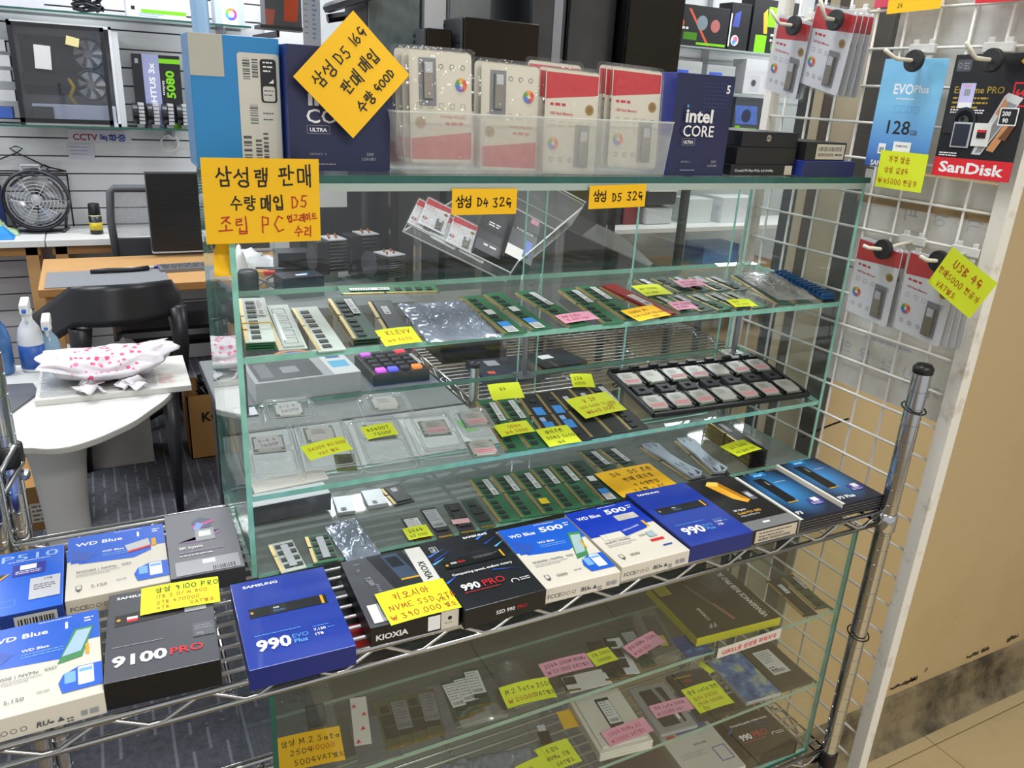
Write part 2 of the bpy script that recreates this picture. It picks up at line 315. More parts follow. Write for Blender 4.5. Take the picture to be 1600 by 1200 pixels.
class PR:
    """flat print: patches, type and handwriting laid on a face, each layer a hair above the last"""
    def __init__(s, step=5e-5, z0=2.5e-4): s.mb = MB(); s.z = z0; s.step = step
    def up(s): s.z += s.step; return s.z
    def rect(s, x0, y0, x1, y1, m): z = s.up(); s.mb.face([(x0, y0, z), (x1, y0, z), (x1, y1, z), (x0, y1, z)], m)
    def poly(s, pts, m): z = s.up(); s.mb.face([(p[0], p[1], z) for p in pts], m)
    def rrect(s, x0, y0, x1, y1, r, m):
        P = []
        for cx, cy, a in ((x1 - r, y1 - r, 0), (x0 + r, y1 - r, 90), (x0 + r, y0 + r, 180), (x1 - r, y0 + r, 270)):
            for i in range(4): an = math.radians(a + 30 * i); P.append((cx + r * math.cos(an), cy + r * math.sin(an)))
        s.poly(P, m)
    def disc(s, x, y, r, m, n=16, ry=None): s.poly([(x + r * math.cos(2 * PI * i / n), y + (ry or r) * math.sin(2 * PI * i / n)) for i in range(n)], m)
    def frame(s, x0, y0, x1, y1, t, m):
        z = s.up()
        for a in ((x0, y0, x1, y0 + t), (x0, y1 - t, x1, y1), (x0, y0, x0 + t, y1), (x1 - t, y0, x1, y1)): s.mb.face([(a[0], a[1], z), (a[2], a[1], z), (a[2], a[3], z), (a[0], a[3], z)], m)
    def ring(s, x, y, r, t, m, n=18, a0=0, a1=360):
        z = s.up()
        for i in range(n):
            p = math.radians(a0 + (a1 - a0) * i / n); q = math.radians(a0 + (a1 - a0) * (i + 1) / n)
            s.mb.face([(x + (r - t) * math.cos(p), y + (r - t) * math.sin(p), z), (x + r * math.cos(p), y + r * math.sin(p), z), (x + r * math.cos(q), y + r * math.sin(q), z), (x + (r - t) * math.cos(q), y + (r - t) * math.sin(q), z)], m)
    def text(s, body, x, y, size, m, bold=0.0, align='l', rot=0, shear=0.0, sx=1.0, width=None):
        V, F, a, b = glyphs(body, bold)
        if not V: return
        k = size * sx
        if width: k = width / (b - a)
        off = -a * k if align == 'l' else (-(a + b) / 2 * k if align == 'c' else -b * k)
        z = s.up(); c, n = math.cos(math.radians(rot)), math.sin(math.radians(rot)); P = []
        for vx, vy in V:
            px = vx * k + off + shear * vy * size; py = vy * size; P.append((x + px * c - py * n, y + px * n + py * c, z))
        s.mb.mesh(P, F, m)
    def hand(s, body, x, y, size, m, w=None, rot=0, gap=1.0, jit=0.03):
        w = (w or size * .09) / 2; z = s.up(); c, n = math.cos(math.radians(rot)), math.sin(math.radians(rot)); ox = 0
        for ch in body:
            S, adv = strokes(ch); dy = random.uniform(-.05, .05)
            for st in S:
                P = [(ox + p[0] * (.62 if ch in LAT else .8) + random.uniform(-jit, jit), p[1] * (.95 if ch in LAT else 1) + dy + random.uniform(-jit, jit)) for p in st]
                P = [(x + (p[0] * c - p[1] * n) * size, y + (p[0] * n + p[1] * c) * size) for p in P]
                for A, B in zip(P, P[1:]):
                    dx, dyy = B[0] - A[0], B[1] - A[1]; l = math.hypot(dx, dyy) or 1; ex, ey = dx / l * w * .8, dyy / l * w * .8; nx, ny = -dyy / l * w, dx / l * w
                    s.mb.face([(A[0] - ex - nx, A[1] - ey - ny, z), (B[0] + ex - nx, B[1] + ey - ny, z), (B[0] + ex + nx, B[1] + ey + ny, z), (A[0] - ex + nx, A[1] - ey + ny, z)], m)
            ox += adv * gap
    def bars(s, x0, y0, x1, y1, m, n=24, vertical=True):
        """barcode"""
        z = s.up(); rnd = random.Random(int(abs(x0 * 1e5)) + n); p = 0.0; seq = []
        while p < 1: a = rnd.uniform(.4, 1.6) / n; seq.append((p, min(1, p + a))); p += a + rnd.uniform(.4, 1.4) / n
        for a, b in seq:
            if vertical: q = (x0 + (x1 - x0) * a, y0, x0 + (x1 - x0) * b, y1)
            else: q = (x0, y0 + (y1 - y0) * a, x1, y0 + (y1 - y0) * b)
            s.mb.face([(q[0], q[1], z), (q[2], q[1], z), (q[2], q[3], z), (q[0], q[3], z)], m)
    def fine(s, x0, y0, x1, n, pitch, h, m, seed=1):
        """rows of print too small to read"""
        z = s.up(); rnd = random.Random(seed)
        for i in range(n):
            x = x0; xe = x1 - rnd.uniform(0, .35) * (x1 - x0)
            while x < xe:
                w = rnd.uniform(1.2, 4) * h; e = min(xe, x + w); yy = y0 - i * pitch
                s.mb.face([(x, yy, z), (e, yy, z), (e, yy + h, z), (x, yy + h, z)], m); x = e + h * .6
    def build(s, name, parent, M): return s.mb.build(name, parent, M)
def ftop(w, d, h): return T(-w / 2, -d / 2, h)
def ffront(w, d, h): return frame((-w / 2, -d / 2, 0), (1, 0, 0), (0, 0, 1))
def fright(w, d, h): return frame((w / 2, -d / 2, 0), (0, 1, 0), (0, 0, 1))
def fleft(w, d, h): return frame((-w / 2, d / 2, 0), (0, -1, 0), (0, 0, 1))
# ================================================================== the setting
def carpet_mat():
    m = bpy.data.materials.new('grey_striped_carpet'); m.use_nodes = True
    nt = m.node_tree; N = nt.nodes; L = nt.links; b = N['Principled BSDF']; b.inputs['Roughness'].default_value = 0.95
    tc = N.new('ShaderNodeTexCoord')
    def math_(op, a, b_=None):
        n = N.new('ShaderNodeMath'); n.operation = op
        for i, q in enumerate((a, b_)):
            if q is None: continue
            if isinstance(q, (int, float)): n.inputs[i].default_value = q
            else: L.new(q, n.inputs[i])
        return n.outputs[0]
    sp = N.new('ShaderNodeSeparateXYZ'); L.new(tc.outputs['Object'], sp.inputs[0])
    xs = math_('MULTIPLY', sp.outputs[0], 27.0); fr = math_('FRACT', xs); fl_ = math_('FLOOR', xs)
    line = math_('LESS_THAN', math_('ABSOLUTE', math_('SUBTRACT', fr, .5)), .09)
    cb = N.new('ShaderNodeCombineXYZ'); L.new(math_('MULTIPLY', fl_, 3.7), cb.inputs[0]); L.new(math_('MULTIPLY', sp.outputs[1], 9.0), cb.inputs[1])
    n1 = N.new('ShaderNodeTexNoise'); n1.inputs['Scale'].default_value = 1.0; n1.inputs['Detail'].default_value = 3; L.new(cb.outputs[0], n1.inputs['Vector'])
    dash = math_('GREATER_THAN', n1.outputs['Fac'], .46)
    n2 = N.new('ShaderNodeTexNoise'); n2.inputs['Scale'].default_value = 420; L.new(tc.outputs['Object'], n2.inputs['Vector'])
    n3 = N.new('ShaderNodeTexNoise'); n3.inputs['Scale'].default_value = 60; L.new(tc.outputs['Object'], n3.inputs['Vector'])
    fac = math_('ADD', math_('MULTIPLY', math_('MULTIPLY', line, dash), .3), math_('MULTIPLY', math_('ADD', n2.outputs['Fac'], n3.outputs['Fac']), .3))
    cr = N.new('ShaderNodeValToRGB'); cr.color_ramp.elements[0].position = .12; cr.color_ramp.elements[0].color = (*lin('#2f3038'), 1); cr.color_ramp.elements[1].position = 1.0; cr.color_ramp.elements[1].color = (*lin('#a4a6b2'), 1)
    L.new(fac, cr.inputs[0]); L.new(cr.outputs[0], b.inputs['Base Color'])
    bp = N.new('ShaderNodeBump'); bp.inputs['Strength'].default_value = .5; bp.inputs['Distance'].default_value = .004; L.new(n2.outputs['Fac'], bp.inputs['Height']); L.new(bp.outputs[0], b.inputs['Normal'])
    return m
def plaster_mat(name, base, stain, lo=.52, hi=.75, scale=2.2):
    m = bpy.data.materials.new(name); m.use_nodes = True
    nt = m.node_tree; N = nt.nodes; L = nt.links; b = N['Principled BSDF']; b.inputs['Roughness'].default_value = .6
    tc = N.new('ShaderNodeTexCoord'); n1 = N.new('ShaderNodeTexNoise'); n1.inputs['Scale'].default_value = scale; n1.inputs['Detail'].default_value = 8; n1.inputs['Roughness'].default_value = .65
    L.new(tc.outputs['Object'], n1.inputs['Vector'])
    cr = N.new('ShaderNodeValToRGB'); cr.color_ramp.elements[0].position = lo; cr.color_ramp.elements[0].color = (*lin(base), 1); cr.color_ramp.elements[1].position = hi; cr.color_ramp.elements[1].color = (*lin(stain), 1)
    L.new(n1.outputs['Fac'], cr.inputs[0])
    # small dark scuffs
    n2 = N.new('ShaderNodeTexNoise'); n2.inputs['Scale'].default_value = scale * 9; n2.inputs['Detail'].default_value = 4; L.new(tc.outputs['Object'], n2.inputs['Vector'])
    c2 = N.new('ShaderNodeValToRGB'); c2.color_ramp.elements[0].position = .74; c2.color_ramp.elements[0].color = (0, 0, 0, 1); c2.color_ramp.elements[1].position = .78; c2.color_ramp.elements[1].color = (1, 1, 1, 1)
    L.new(n2.outputs['Fac'], c2.inputs[0])
    mx = N.new('ShaderNodeMix'); mx.data_type = 'RGBA'; mx.inputs['B'].default_value = (*lin('#5c4a33'), 1)
    L.new(c2.outputs[0], mx.inputs['Factor']); L.new(cr.outputs[0], mx.inputs['A']); L.new(mx.outputs['Result'], b.inputs['Base Color'])
    return m
FZ = -0.9
b = MB(); b.box(-3, -0.02, FZ - .05, .96, 3.9, FZ, carpet_mat()); fl = struct(b.build('floor'))
TILE = plaster_mat('beige_floor_tile', '#cdb98f', '#b39d72', .5, .8, 5)
b = MB(); b.box(-3, -2.6, FZ - .05, 4.6, -.02, FZ - .004, mat('#7d6a4a', .8)); b.box(.96, -.02, FZ - .05, 4.6, 3.9, FZ - .004, mat('#7d6a4a', .8)); ft = struct(b.build('floor'))
tb = MB(); tb.box(.0015, .0015, 0, .4485, .4485, .004, TILE); tm = tb.data('tile')
for i in range(-2, 5):
    for j in range(-4, 1):
        x = 1.58 + .45 * (i - 1); y = .185 + .45 * (j - 1)
        if x < .96 and y + .45 > -.02: continue
        link('tile', tm, ft, T(x, y, FZ - .004))
for i in range(-1, 5):
    q = MB(); x = max(.962, 1.58 + .45 * (i - 1)); x1 = 1.58 + .45 * i
    if x1 <= .97: continue
    q.box(x + .0015, .1865, 0, x1 - .0015, .262, .004, TILE); q.build('tile', ft, None, W=T(0, 0, FZ - .004))
b = MB(); b.box(-3, -2.6, CEIL, 5.6, 4.0, CEIL + .05, mat('#e2e2de', .8)); struct(b.build('ceiling'))
# slatted back wall
SLW = mat('#dcdde0', .45, 0, .03, 3, name='white_slat_board')
b = MB(); b.box(-3, 3.765, FZ, .72, 3.9, CEIL, mat('#5d5f64', .7)); wb = struct(b.build('wall_back'))
sb = MB(); sb.box(-3, 3.75, 0, .72, 3.765, .0745, SLW); sm = sb.data('slat')
for k in range(31): link('slat', sm, wb, T(0, 0, FZ + .004 + .0812 * k))
b = MB(); b.box(.92, 3.77, FZ, 5.6, 3.9, CEIL, mat('#cfd2d4', .6)); struct(b.build('wall_back'))
b = MB(); b.box(.72, 3.68, FZ, .92, 3.9, CEIL, mat('#e4e4e4', .55)); struct(b.build('trim_1'))
b = MB(); b.box(-3.1, -.5, FZ, -3, 3.9, CEIL, mat('#d8d9da', .6)); struct(b.build('wall_left'))
b = MB(); b.box(5.5, .3, FZ, 5.6, 3.9, CEIL, mat('#c9ccce', .6)); struct(b.build('wall_far'))
# beige pillar wall beside the grid, with its dirty cove base
BEIGE = plaster_mat('beige_painted_wall', '#c9b184', '#b89f70', .5, .85, 1.6)
b = MB(); b.box(1.03, .26, FZ, 4.6, .43, CEIL, BEIGE); wr = struct(b.build('wall_right'))
COVE = plaster_mat('dirty_cove', '#8f8163', '#3f3729', .42, .62, 7)
b = MB()
prof = [(.26, FZ + .13), (.252, FZ + .126), (.246, FZ + .05), (.234, FZ + .014), (.215, FZ + .002), (.215, FZ), (.26, FZ)]
for P, Q in zip(prof, prof[1:]): b.face([(1.03, P[0], P[1]), (1.03, Q[0], Q[1]), (4.6, Q[0], Q[1]), (4.6, P[0], P[1])], COVE)
struct(b.build('baseboard_right'))
# scuff marks along the top of the cove
b = MB(); SC = mat('#3a2f24', .8)
for x, w in ((1.46, .09), (1.53, .03), (1.75, .05), (1.81, .035), (1.92, .05), (2.03, .08), (2.2, .06)):
    n = 7; up = [(x + w * i / n, .2597, FZ + .152 + random.uniform(.0, .012)) for i in range(n + 1)]; dn = [(x + w * i / n, .2597, FZ + .15 - random.uniform(0, .006)) for i in range(n + 1)]
    for i in range(n): b.face([dn[i], dn[i + 1], up[i + 1], up[i]], SC)
b.build('scuff_mark', wr)
# jamb strips and dark glazing on the end of the pillar
def strip(name, y0, y1, x, m, z0=FZ, z1=CEIL):
    q = MB(); q.box(x, y0, z0, x + .02, y1, z1, m); return struct(q.build(name))
strip('trim_2', .26, .292, 1.008, mat('#494540', .4))
strip('trim_3', .292, .343, 1.006, mat('#b3a58a', .6))
strip('trim_4', .343, .372, 1.008, mat('#4d4438', .5))
strip('trim_5', .372, .392, 1.006, mat('#a89a80', .6))
b = MB(); b.box(1.01, .392, FZ, 1.03, .43, CEIL, mat('#333634', .12, 0, .5, 6, name='dark_glazing')); struct(b.build('window_1'))

# ================================================================== chrome wire rack
def wire_shelf(root, x0, x1, y0, y1, z, supports=(-.05, .3, .62), pitch=.0195, wire=None):
    f = MB(); R = .0033
    for zz in (-.0006, -.0215): f.tube([(x0, y0, zz), (x1, y0, zz), (x1, y1, zz), (x0, y1, zz), (x0, y0, zz)], R, CHROME, 8)
    f.build('shelf_frame', root, T(0, 0, z), True)
    for (ax, ay, bx, by) in ((x0, y0, x1, y0), (x0, y1, x1, y1), (x0, y0, x0, y1), (x1, y0, x1, y1)):
        L = math.hypot(bx - ax, by - ay); n = max(2, int(round(L / .085))) * 2; g = MB(); pts = []
        for i in range(n + 1):
            zz = -.003 if i % 2 == 0 else -.0195
            t = i / n; e = .16 / n
            for q in (t - e, t + e):
                if 0 <= q <= 1: pts.append((ax + (bx - ax) * q, ay + (by - ay) * q, zz))
        g.tube(pts, .0026, CHROME, 6); g.build('truss', root, T(0, 0, z), True)
    wm = MB(); wm.tube([(x0, 0, .0002), (x1, 0, .0002)], .0023, wire or WIREB, 6); wd = wm.data('deck_wire', None, True)
    y = y0 + pitch
    while y < y1 - .005: link('deck_wire', wd, root, T(0, y, z)); y += pitch
    for x in supports:
        s_ = MB(); s_.tube([(x, y0, -.004), (x, y1, -.004)], .003, CHROME, 6); s_.build('deck_support', root, T(0, 0, z), True)
def post(root, x, y, z0, z1, cap=True, r=.0125):
    p = MB(); prof = [(r, z0)]; z = z0 + .0254
    while z < z1 - .01:
        prof += [(r, z - .0009), (r * .94, z - .0004), (r * .94, z + .0004), (r, z + .0009)]; z += .0254
    prof += [(r, z1)]
    p.lathe(prof, CHROME, 22, T(x, y, 0)); o = p.build('post', root); sm_ = o.modifiers.new('split', 'EDGE_SPLIT'); sm_.split_angle = .5; o.data.polygons.foreach_set('use_smooth', [True] * len(o.data.polygons))
    if cap:
        c = MB(); c.lathe([(r + .001, z1 - .004), (r + .0015, z1 + .004), (r * .8, z1 + .009), (.002, z1 + .0105)], BLACK, 18, T(x, y, 0)); c.build('post_cap', o, None, True)
    return o
WIREB = mat('#e3e4e6', .28, .85, .03, name='bright_wire')
rack = thing('wire_rack', 'long chrome wire rack holding the two glass display cases and the drive boxes', 'rack')
wire_shelf(rack, -.335, .878, 0, .36, 0)
wire_shelf(rack, -.335, .878, 0, .36, -.455)
o = post(rack, .885, -.004, FZ, .222)
for z in (-.006, -.462): 
    c = MB(); c.lathe([(.0135, z - .026), (.0148, z - .024), (.0148, z + .002), (.0135, z + .004)], BLACK if z < -.1 else CHROME, 18, T(.885, -.004, 0)); c.build('shelf_collar', o, None, True)
for z in (.165, -.22):
    c = MB(); c.tube([(.885 + .0165 * math.cos(a), -.004 + .0165 * math.sin(a), z + .004 * math.sin(a)) for a in [2 * PI * i / 16 for i in range(17)]], .0012, BLACK, 6); c.build('cable_tie', o, None, True)
o = post(rack, -.243, .372, FZ, .36, cap=False)
c = MB(); c.lathe([(.0165, .1), (.0175, .104), (.0175, .125), (.013, .128)], BLACK, 18, T(-.243, .372, 0)); c.build('shelf_collar', o, None, True)
o = post(rack, -.262, .352, FZ, .42)
post(rack, .885, .362, FZ, .05)
# struts clamped to the left post
clamp = thing('clamp_bracket', 'steel strut clamp bolted onto the rack post beside the white table', 'bracket')
for i, (a, c_) in enumerate((((-.285, .34, .045), (-.232, .36, .13)), ((-.285, .345, .02), (-.228, .365, .105)), ((-.29, .35, -.005), (-.236, .37, .06)))):
    g = MB(); g.tube([a, c_], .0035, STEEL, 8); g.build('strut', clamp, None, True)
g = MB(); g.lathe([(.006, 0), (.006, .008), (.003, .012)], STEEL, 8, T(-.226, .352, .095) @ RX(90)); g.build('bolt', clamp)

# ================================================================== glass display cases
def pane(root, name, x0, y0, z0, x1, y1, z1, W=None, edge=None, g=None):
    g = g or GLASS; edge = edge or GEDGE
    if name in ('sliding_door', 'front_panel', 'side_panel'): g = GLASS_C if g is GLASS else g
    d = (x1 - x0, y1 - y0, z1 - z0); k = d.index(min(d)); q = MB()
    V = [(x0, y0, z0), (x1, y0, z0), (x1, y1, z0), (x0, y1, z0), (x0, y0, z1), (x1, y0, z1), (x1, y1, z1), (x0, y1, z1)]
    i = 0; q.v += V
    for f, ax in (((3, 2, 1, 0), 2), ((4, 5, 6, 7), 2), ((0, 1, 5, 4), 1), ((1, 2, 6, 5), 0), ((2, 3, 7, 6), 1), ((3, 0, 4, 7), 0)):
        q.f.append(f); q.m.append(q.mi(g if ax == k else edge))
    return q.build(name, root, None, W=W)
case = thing('display_case', 'upper glass display case with sloping shelves of memory sticks and processors', 'display case')
CB = .40
pane(case, 'top_panel', -.004, .168, .456, .913, CB + .004, .464, edge=GEDGE_D)
pane(case, 'side_panel', 0, .17, .003, .006, CB, .4555)
pane(case, 'side_panel', .901, .17, .003, .907, CB, .4555)
pane(case, 'bottom_panel', .0065, .166, .003, .9005, CB, .008, g=GLASS_F)
for k, (z, s) in (('s1', PL['s1']), ('s2', PL['s2'])):
    Lr = .2; pane(case, 'shelf', .0065, 0, -.0075, .9005, Lr, 0, W=T(0, .17, z) @ RX(math.degrees(math.atan(s))))
d1 = pane(case, 'sliding_door', .008, .386, .01, .49, .391, .452)
d2 = pane(case, 'sliding_door', .46, .393, .01, .899, .398, .452)
pane(case, 'sliding_door', .655, .379, .01, .86, .384, .452)
TRACK = mat('#b7c4bb', .35, .3, .05, name='pale_track')
for z in (.4475,):
    g = MB(); g.box(.0065, .169, z, .9005, .174, z + .008, TRACK); g.build('front_rail', case)
    g = MB(); g.box(.0065, .377, z, .9005, .399, z + .008, TRACK); g.build('door_track', case)
for x, y, k in ((.868, .345, 's2'), (.03, .345, 's2'), (.45, .355, 's2')):
    z0 = PL[k][0] + PL[k][1] * (y - .17); z1 = PL['s1'][0] + PL['s1'][1] * (y - .17) - .0085
    g = MB(); g.lathe([(.0045, z0 + .003), (.0045, z1 - .004), (.007, z1)], STEEL, 10, T(x, y, 0)); g.box(x - .014, y - .014, z0 + .001, x + .014, y + .014, z0 + .004, STEEL); g.build('shelf_pillar', case)
low = thing('display_case', 'lower glass display case under the wire shelf, full of used drives', 'display case')
pane(low, 'front_panel', -.009, .004, -.445, .834, .009, -.03)
pane(low, 'side_panel', -.015, .004, -.445, -.0095, .30, -.03, edge=GEDGE_D)
pane(low, 'side_panel', .8345, .004, -.445, .84, .30, -.03, edge=GEDGE_D)
pane(low, 'top_panel', -.015, .004, -.0295, .84, .30, -.0235, edge=GEDGE_D)
pane(low, 'bottom_panel', -.015, .004, -.4515, .84, .30, -.4455, edge=GEDGE_D)
for z in (-.17, -.31): pane(low, 'shelf', -.009, .0095, z - .006, .834, .28, z, edge=mat('#86a898', .2, 0, .3, 40, coat=.4, name='pale_green_glass_edge'))
pane(low, 'back_panel', -.009, .295, -.445, .834, .30, -.03, g=mat('#31363d', .35, 0, .2, 6, name='dim_backing'))

# ================================================================== white wire grid panel
GW = mat('#e6e4dd', .45, 0, .04, name='white_coated_wire')
grid = thing('wire_grid_panel', 'white wire grid panel with hooks and hanging cards beside the case', 'grid panel')
for y, w in ((-.036, .02), (.404, .016)):
    g = MB(); g.box(.911, y - w / 2, FZ + .03, .931, y + w / 2, 1.15, plaster_mat('chipped_white_bar_%d' % (y > 0), '#e6e2d8', '#b9ab98', .55, .75, 30)); g.build('upright', grid)
gv = MB(); gv.tube([(.92, 0, FZ + .05), (.92, 0, 1.15)], .0021, GW, 6); gvd = gv.data('vertical_wire', None, True)
for k in range(8): link('vertical_wire', gvd, grid, T(0, .017 + .0505 * k, 0))
gh = MB(); gh.tube([(.9165, -.03, 0), (.9165, .40, 0)], .0021, GW, 6); ghd = gh.data('cross_wire', None, True)
z = .389 - .0504 * 25
while z < 1.15: link('cross_wire', ghd, grid, T(0, 0, z)); z += .0504
# ================================================================== boxed drives on the wire shelf
def carton(name, label, cat, W, w, d, h, body, top=None, front=None, sides=None, group=None, prints=None, bevel=0.0006):
    b = MB(); b.box(-w / 2, -d / 2, 0, w / 2, d / 2, h, body, top, front, None, sides)
    o = b.build(name, None, None, bevel=bevel, W=W); tag(o, label, cat, group)
    for k, fn in (prints or {}).items():
        p = PR(); fn(p)
        p.build({'top': 'top_print', 'front': 'front_print', 'right': 'side_print', 'left': 'side_print'}[k], o, {'top': ftop, 'front': ffront, 'right': fright, 'left': fleft}[k](w, d, h))
    return o
PW = mat('#f0f0f0', .5, 0, 0, name='white_print'); PG = mat('#9a9da3', .5, 0, 0, name='grey_print'); PLB = mat('#5fa8f0', .5, 0, 0, name='light_blue_print')
PRED = mat('#d8222c', .5, 0, 0, name='red_print'); PK = mat('#17181b', .45, 0, 0, name='dark_print'); PDG = mat('#50535a', .5, 0, 0, name='mid_grey_print'); PGO = mat('#d9a520', .45, 0, 0, name='gold_print'); PSIL = mat('#b9bec6', .3, .4, .05, name='silver_print')
GBOX = 'drive boxes along the wire shelf'
EVOB = mat('#1f3aa0', .28, 0, .06, 8, coat=.3, name='gloss_blue_carton'); EVOS = mat('#1c2b78', .4, 0, .05)
def p_evo(w, d):
    def f(p):
        p.text('SAMSUNG', .012, d - .014, .0065, PW, .03, sx=1.25)
        p.rect(.012, .079, w - .01, .0955, PK); p.rect(.034, .0805, .05, .0935, mat('#23262c', .5, 0, 0)); p.text('990', .037, .0885, .004, PW, .02); p.text('EVO Plus', .037, .0835, .003, PLB, .01)
        p.rect(w - .0165, .0795, w - .0135, .095, PGO); p.disc(.0145, .0875, .0022, PGO); p.disc(.013, .0872, .0016, EVOB)
        p.fine(.012, .0475, .062, 1, .003, .0011, PLB, 3)
        p.text('990', .0115, .0235, .0235, PW, .035, sx=.95); p.text('EVO', .047, .0325, .0088, PLB, .0); p.text('Plus', .0475, .0245, .0085, PLB, .02)
        p.fine(.069, .043, .09, 1, .003, .001, PLB, 5); p.text('7,150', .069, .036, .0055, PW, .02); p.text('1TB', .069, .0285, .0055, PW, .03)
        p.fine(.083, .037, .093, 1, .003, .001, PLB, 6)
    return f
carton('ssd_box', 'blue drive box reading 990 EVO Plus 1TB in front of the case corner', 'drive box', on('w', .019, .053, -2), .103, .149, .024, EVOS, EVOB, group=GBOX, prints={'top': p_evo(.103, .149)})
KG = mat('#4b4d53', .4, 0, .08, 10, name='charcoal_carton')
def p_kiox(p):
    w, d = .1, .13
    p.poly([(.03, d), (.074, d), (.087, .03), (.05, .03)], mat('#26282d', .4, 0, 0)); p.rect(.078, .035, w - .002, d, mat('#d7d7d2', .5, 0, 0))
    p.text('KIOXIA', .084, .098, .011, PK, .03, rot=-90)
    p.poly([(.046, d - .004), (.066, d - .004), (.078, .07), (.056, .07)], mat('#3c4c63', .35, 0, .3, 80)); p.poly([(.05, .12), (.064, .12), (.069, .098), (.054, .098)], mat('#20242c', .4, 0, 0)); p.poly([(.056, .07), (.078, .07), (.078, .073), (.056, .073)], PGO)
    p.text('1', .012, .118, .011, PG, .0, rot=-82); p.text('TB', .0125, .108, .005, PG, .0, rot=-82)
    p.fine(.026, .07, .03, 6, .004, .0014, PG, 8); p.text('7,300', .018, .088, .008, PG, .02, rot=-82)
    p.rect(.006, .005, .016, .037, PW); p.rect(.016, .005, .026, .037, PG); p.text('EXCERIA', .0185, .036, .0062, PK, .02, rot=-90); p.text('BASIC', .0235, .03, .0045, PK, .02, rot=-90); p.rect(.028, .005, .037, .032, PW); p.rect(.037, .005, .045, .035, mat('#4aa0de', .5, 0, 0))
def p_kioxf(p):
    p.text('KIOXIA', .006, .0065, .0095, PW, .03, sx=1.1); p.rect(.078, .001, .098, .0235, mat('#d9d2c4', .5, 0, 0)); p.disc(.088, .014, .0025, PK); p.fine(.082, .008, .095, 1, .002, .0008, PK, 2); p.rect(.063, .003, .077, .021, PW)
carton('ssd_box', 'charcoal KIOXIA drive box with a lime price note on its front edge', 'drive box', on('w', .141, .06, -2), .1, .13, .024, BLACK, KG, group=GBOX, prints={'top': p_kiox, 'front': p_kioxf})
PRO = mat('#171920', .3, 0, .1, 10, coat=.3, name='black_gloss_carton')
def p_pro(w, d):
    def f(p):
        for i, (x, y, l, a) in enumerate(((.0, .11, .03, 25), (.004, .1, .035, 30), (.0, .093, .022, 28), (.07, .125, .03, 35), (.075, .112, .028, 30), (.085, .102, .02, 32), (.0, .052, .02, 30), (.06, .058, .035, -12))):
            c, s = math.cos(math.radians(a)), math.sin(math.radians(a)); t = .0016
            p.poly([(x - s * t, y + c * t), (x + l * c, y + l * s), (x + s * t, y - c * t), (x + .002, y)], mat(('#3f7fe0', '#27459a', '#69b8f0')[i % 3], .4, 0, 0))
        p.text('SAMSUNG', w - .045, d - .012, .006, PW, .03, sx=1.2)
        p.frame(.008, d - .027, .017, d - .015, .0006, PW); p.text('1TB', .0103, d - .017, .0055, PW, .02, rot=-90)
        p.rect(.012, .078, w - .012, .0945, mat('#0b0b0d', .35, 0, 0)); p.rect(w - .0155, .079, w - .013, .094, PGO); p.text('990', .02, .0855, .005, PW, .03); p.text('PRO', .0292, .0855, .005, PRED, .03); p.disc(.0145, .085, .002, PGO); p.fine(.05, .09, .085, 2, .003, .0007, PG, 4)
        p.text('Conquering speed, endless victory', .012, .062, .0062, PW, .02, width=w - .024)
        p.text('990', .012, .0315, .0165, PW, .035, sx=.9); p.text('PRO', .0385, .0315, .0165, PRED, .0, sx=.9); p.fine(.012, .0265, .06, 1, .003, .0011, PRED, 3)
        p.ring(.075, .027, .005, .0012, PW, 12, -20, 200); p.fine(.082, .0295, .097, 2, .0035, .0013, PW, 9)
    return f
def p_prof(p): p.text('SSD 990', .038, .009, .0068, PW, .02); p.text('PRO', .0645, .009, .0068, PRED, .0)
carton('ssd_box', 'black drive box reading 990 PRO between the KIOXIA box and a WD Blue box', 'drive box', on('w', .241, .057, 0), .101, .144, .025, BLACK, PRO, group=GBOX, prints={'top': p_pro(.101, .144), 'front': p_prof})
WDC = mat('#ded8ca', .5, 0, .03, 10, name='cream_carton'); WDB = mat('#1d5fd0', .35, 0, .05, 10, name='wd_blue_print'); WDD = mat('#1238b4', .35, 0, .05, 10, name='deep_blue_print'); WDL = mat('#7db4ee', .4, 0, 0)
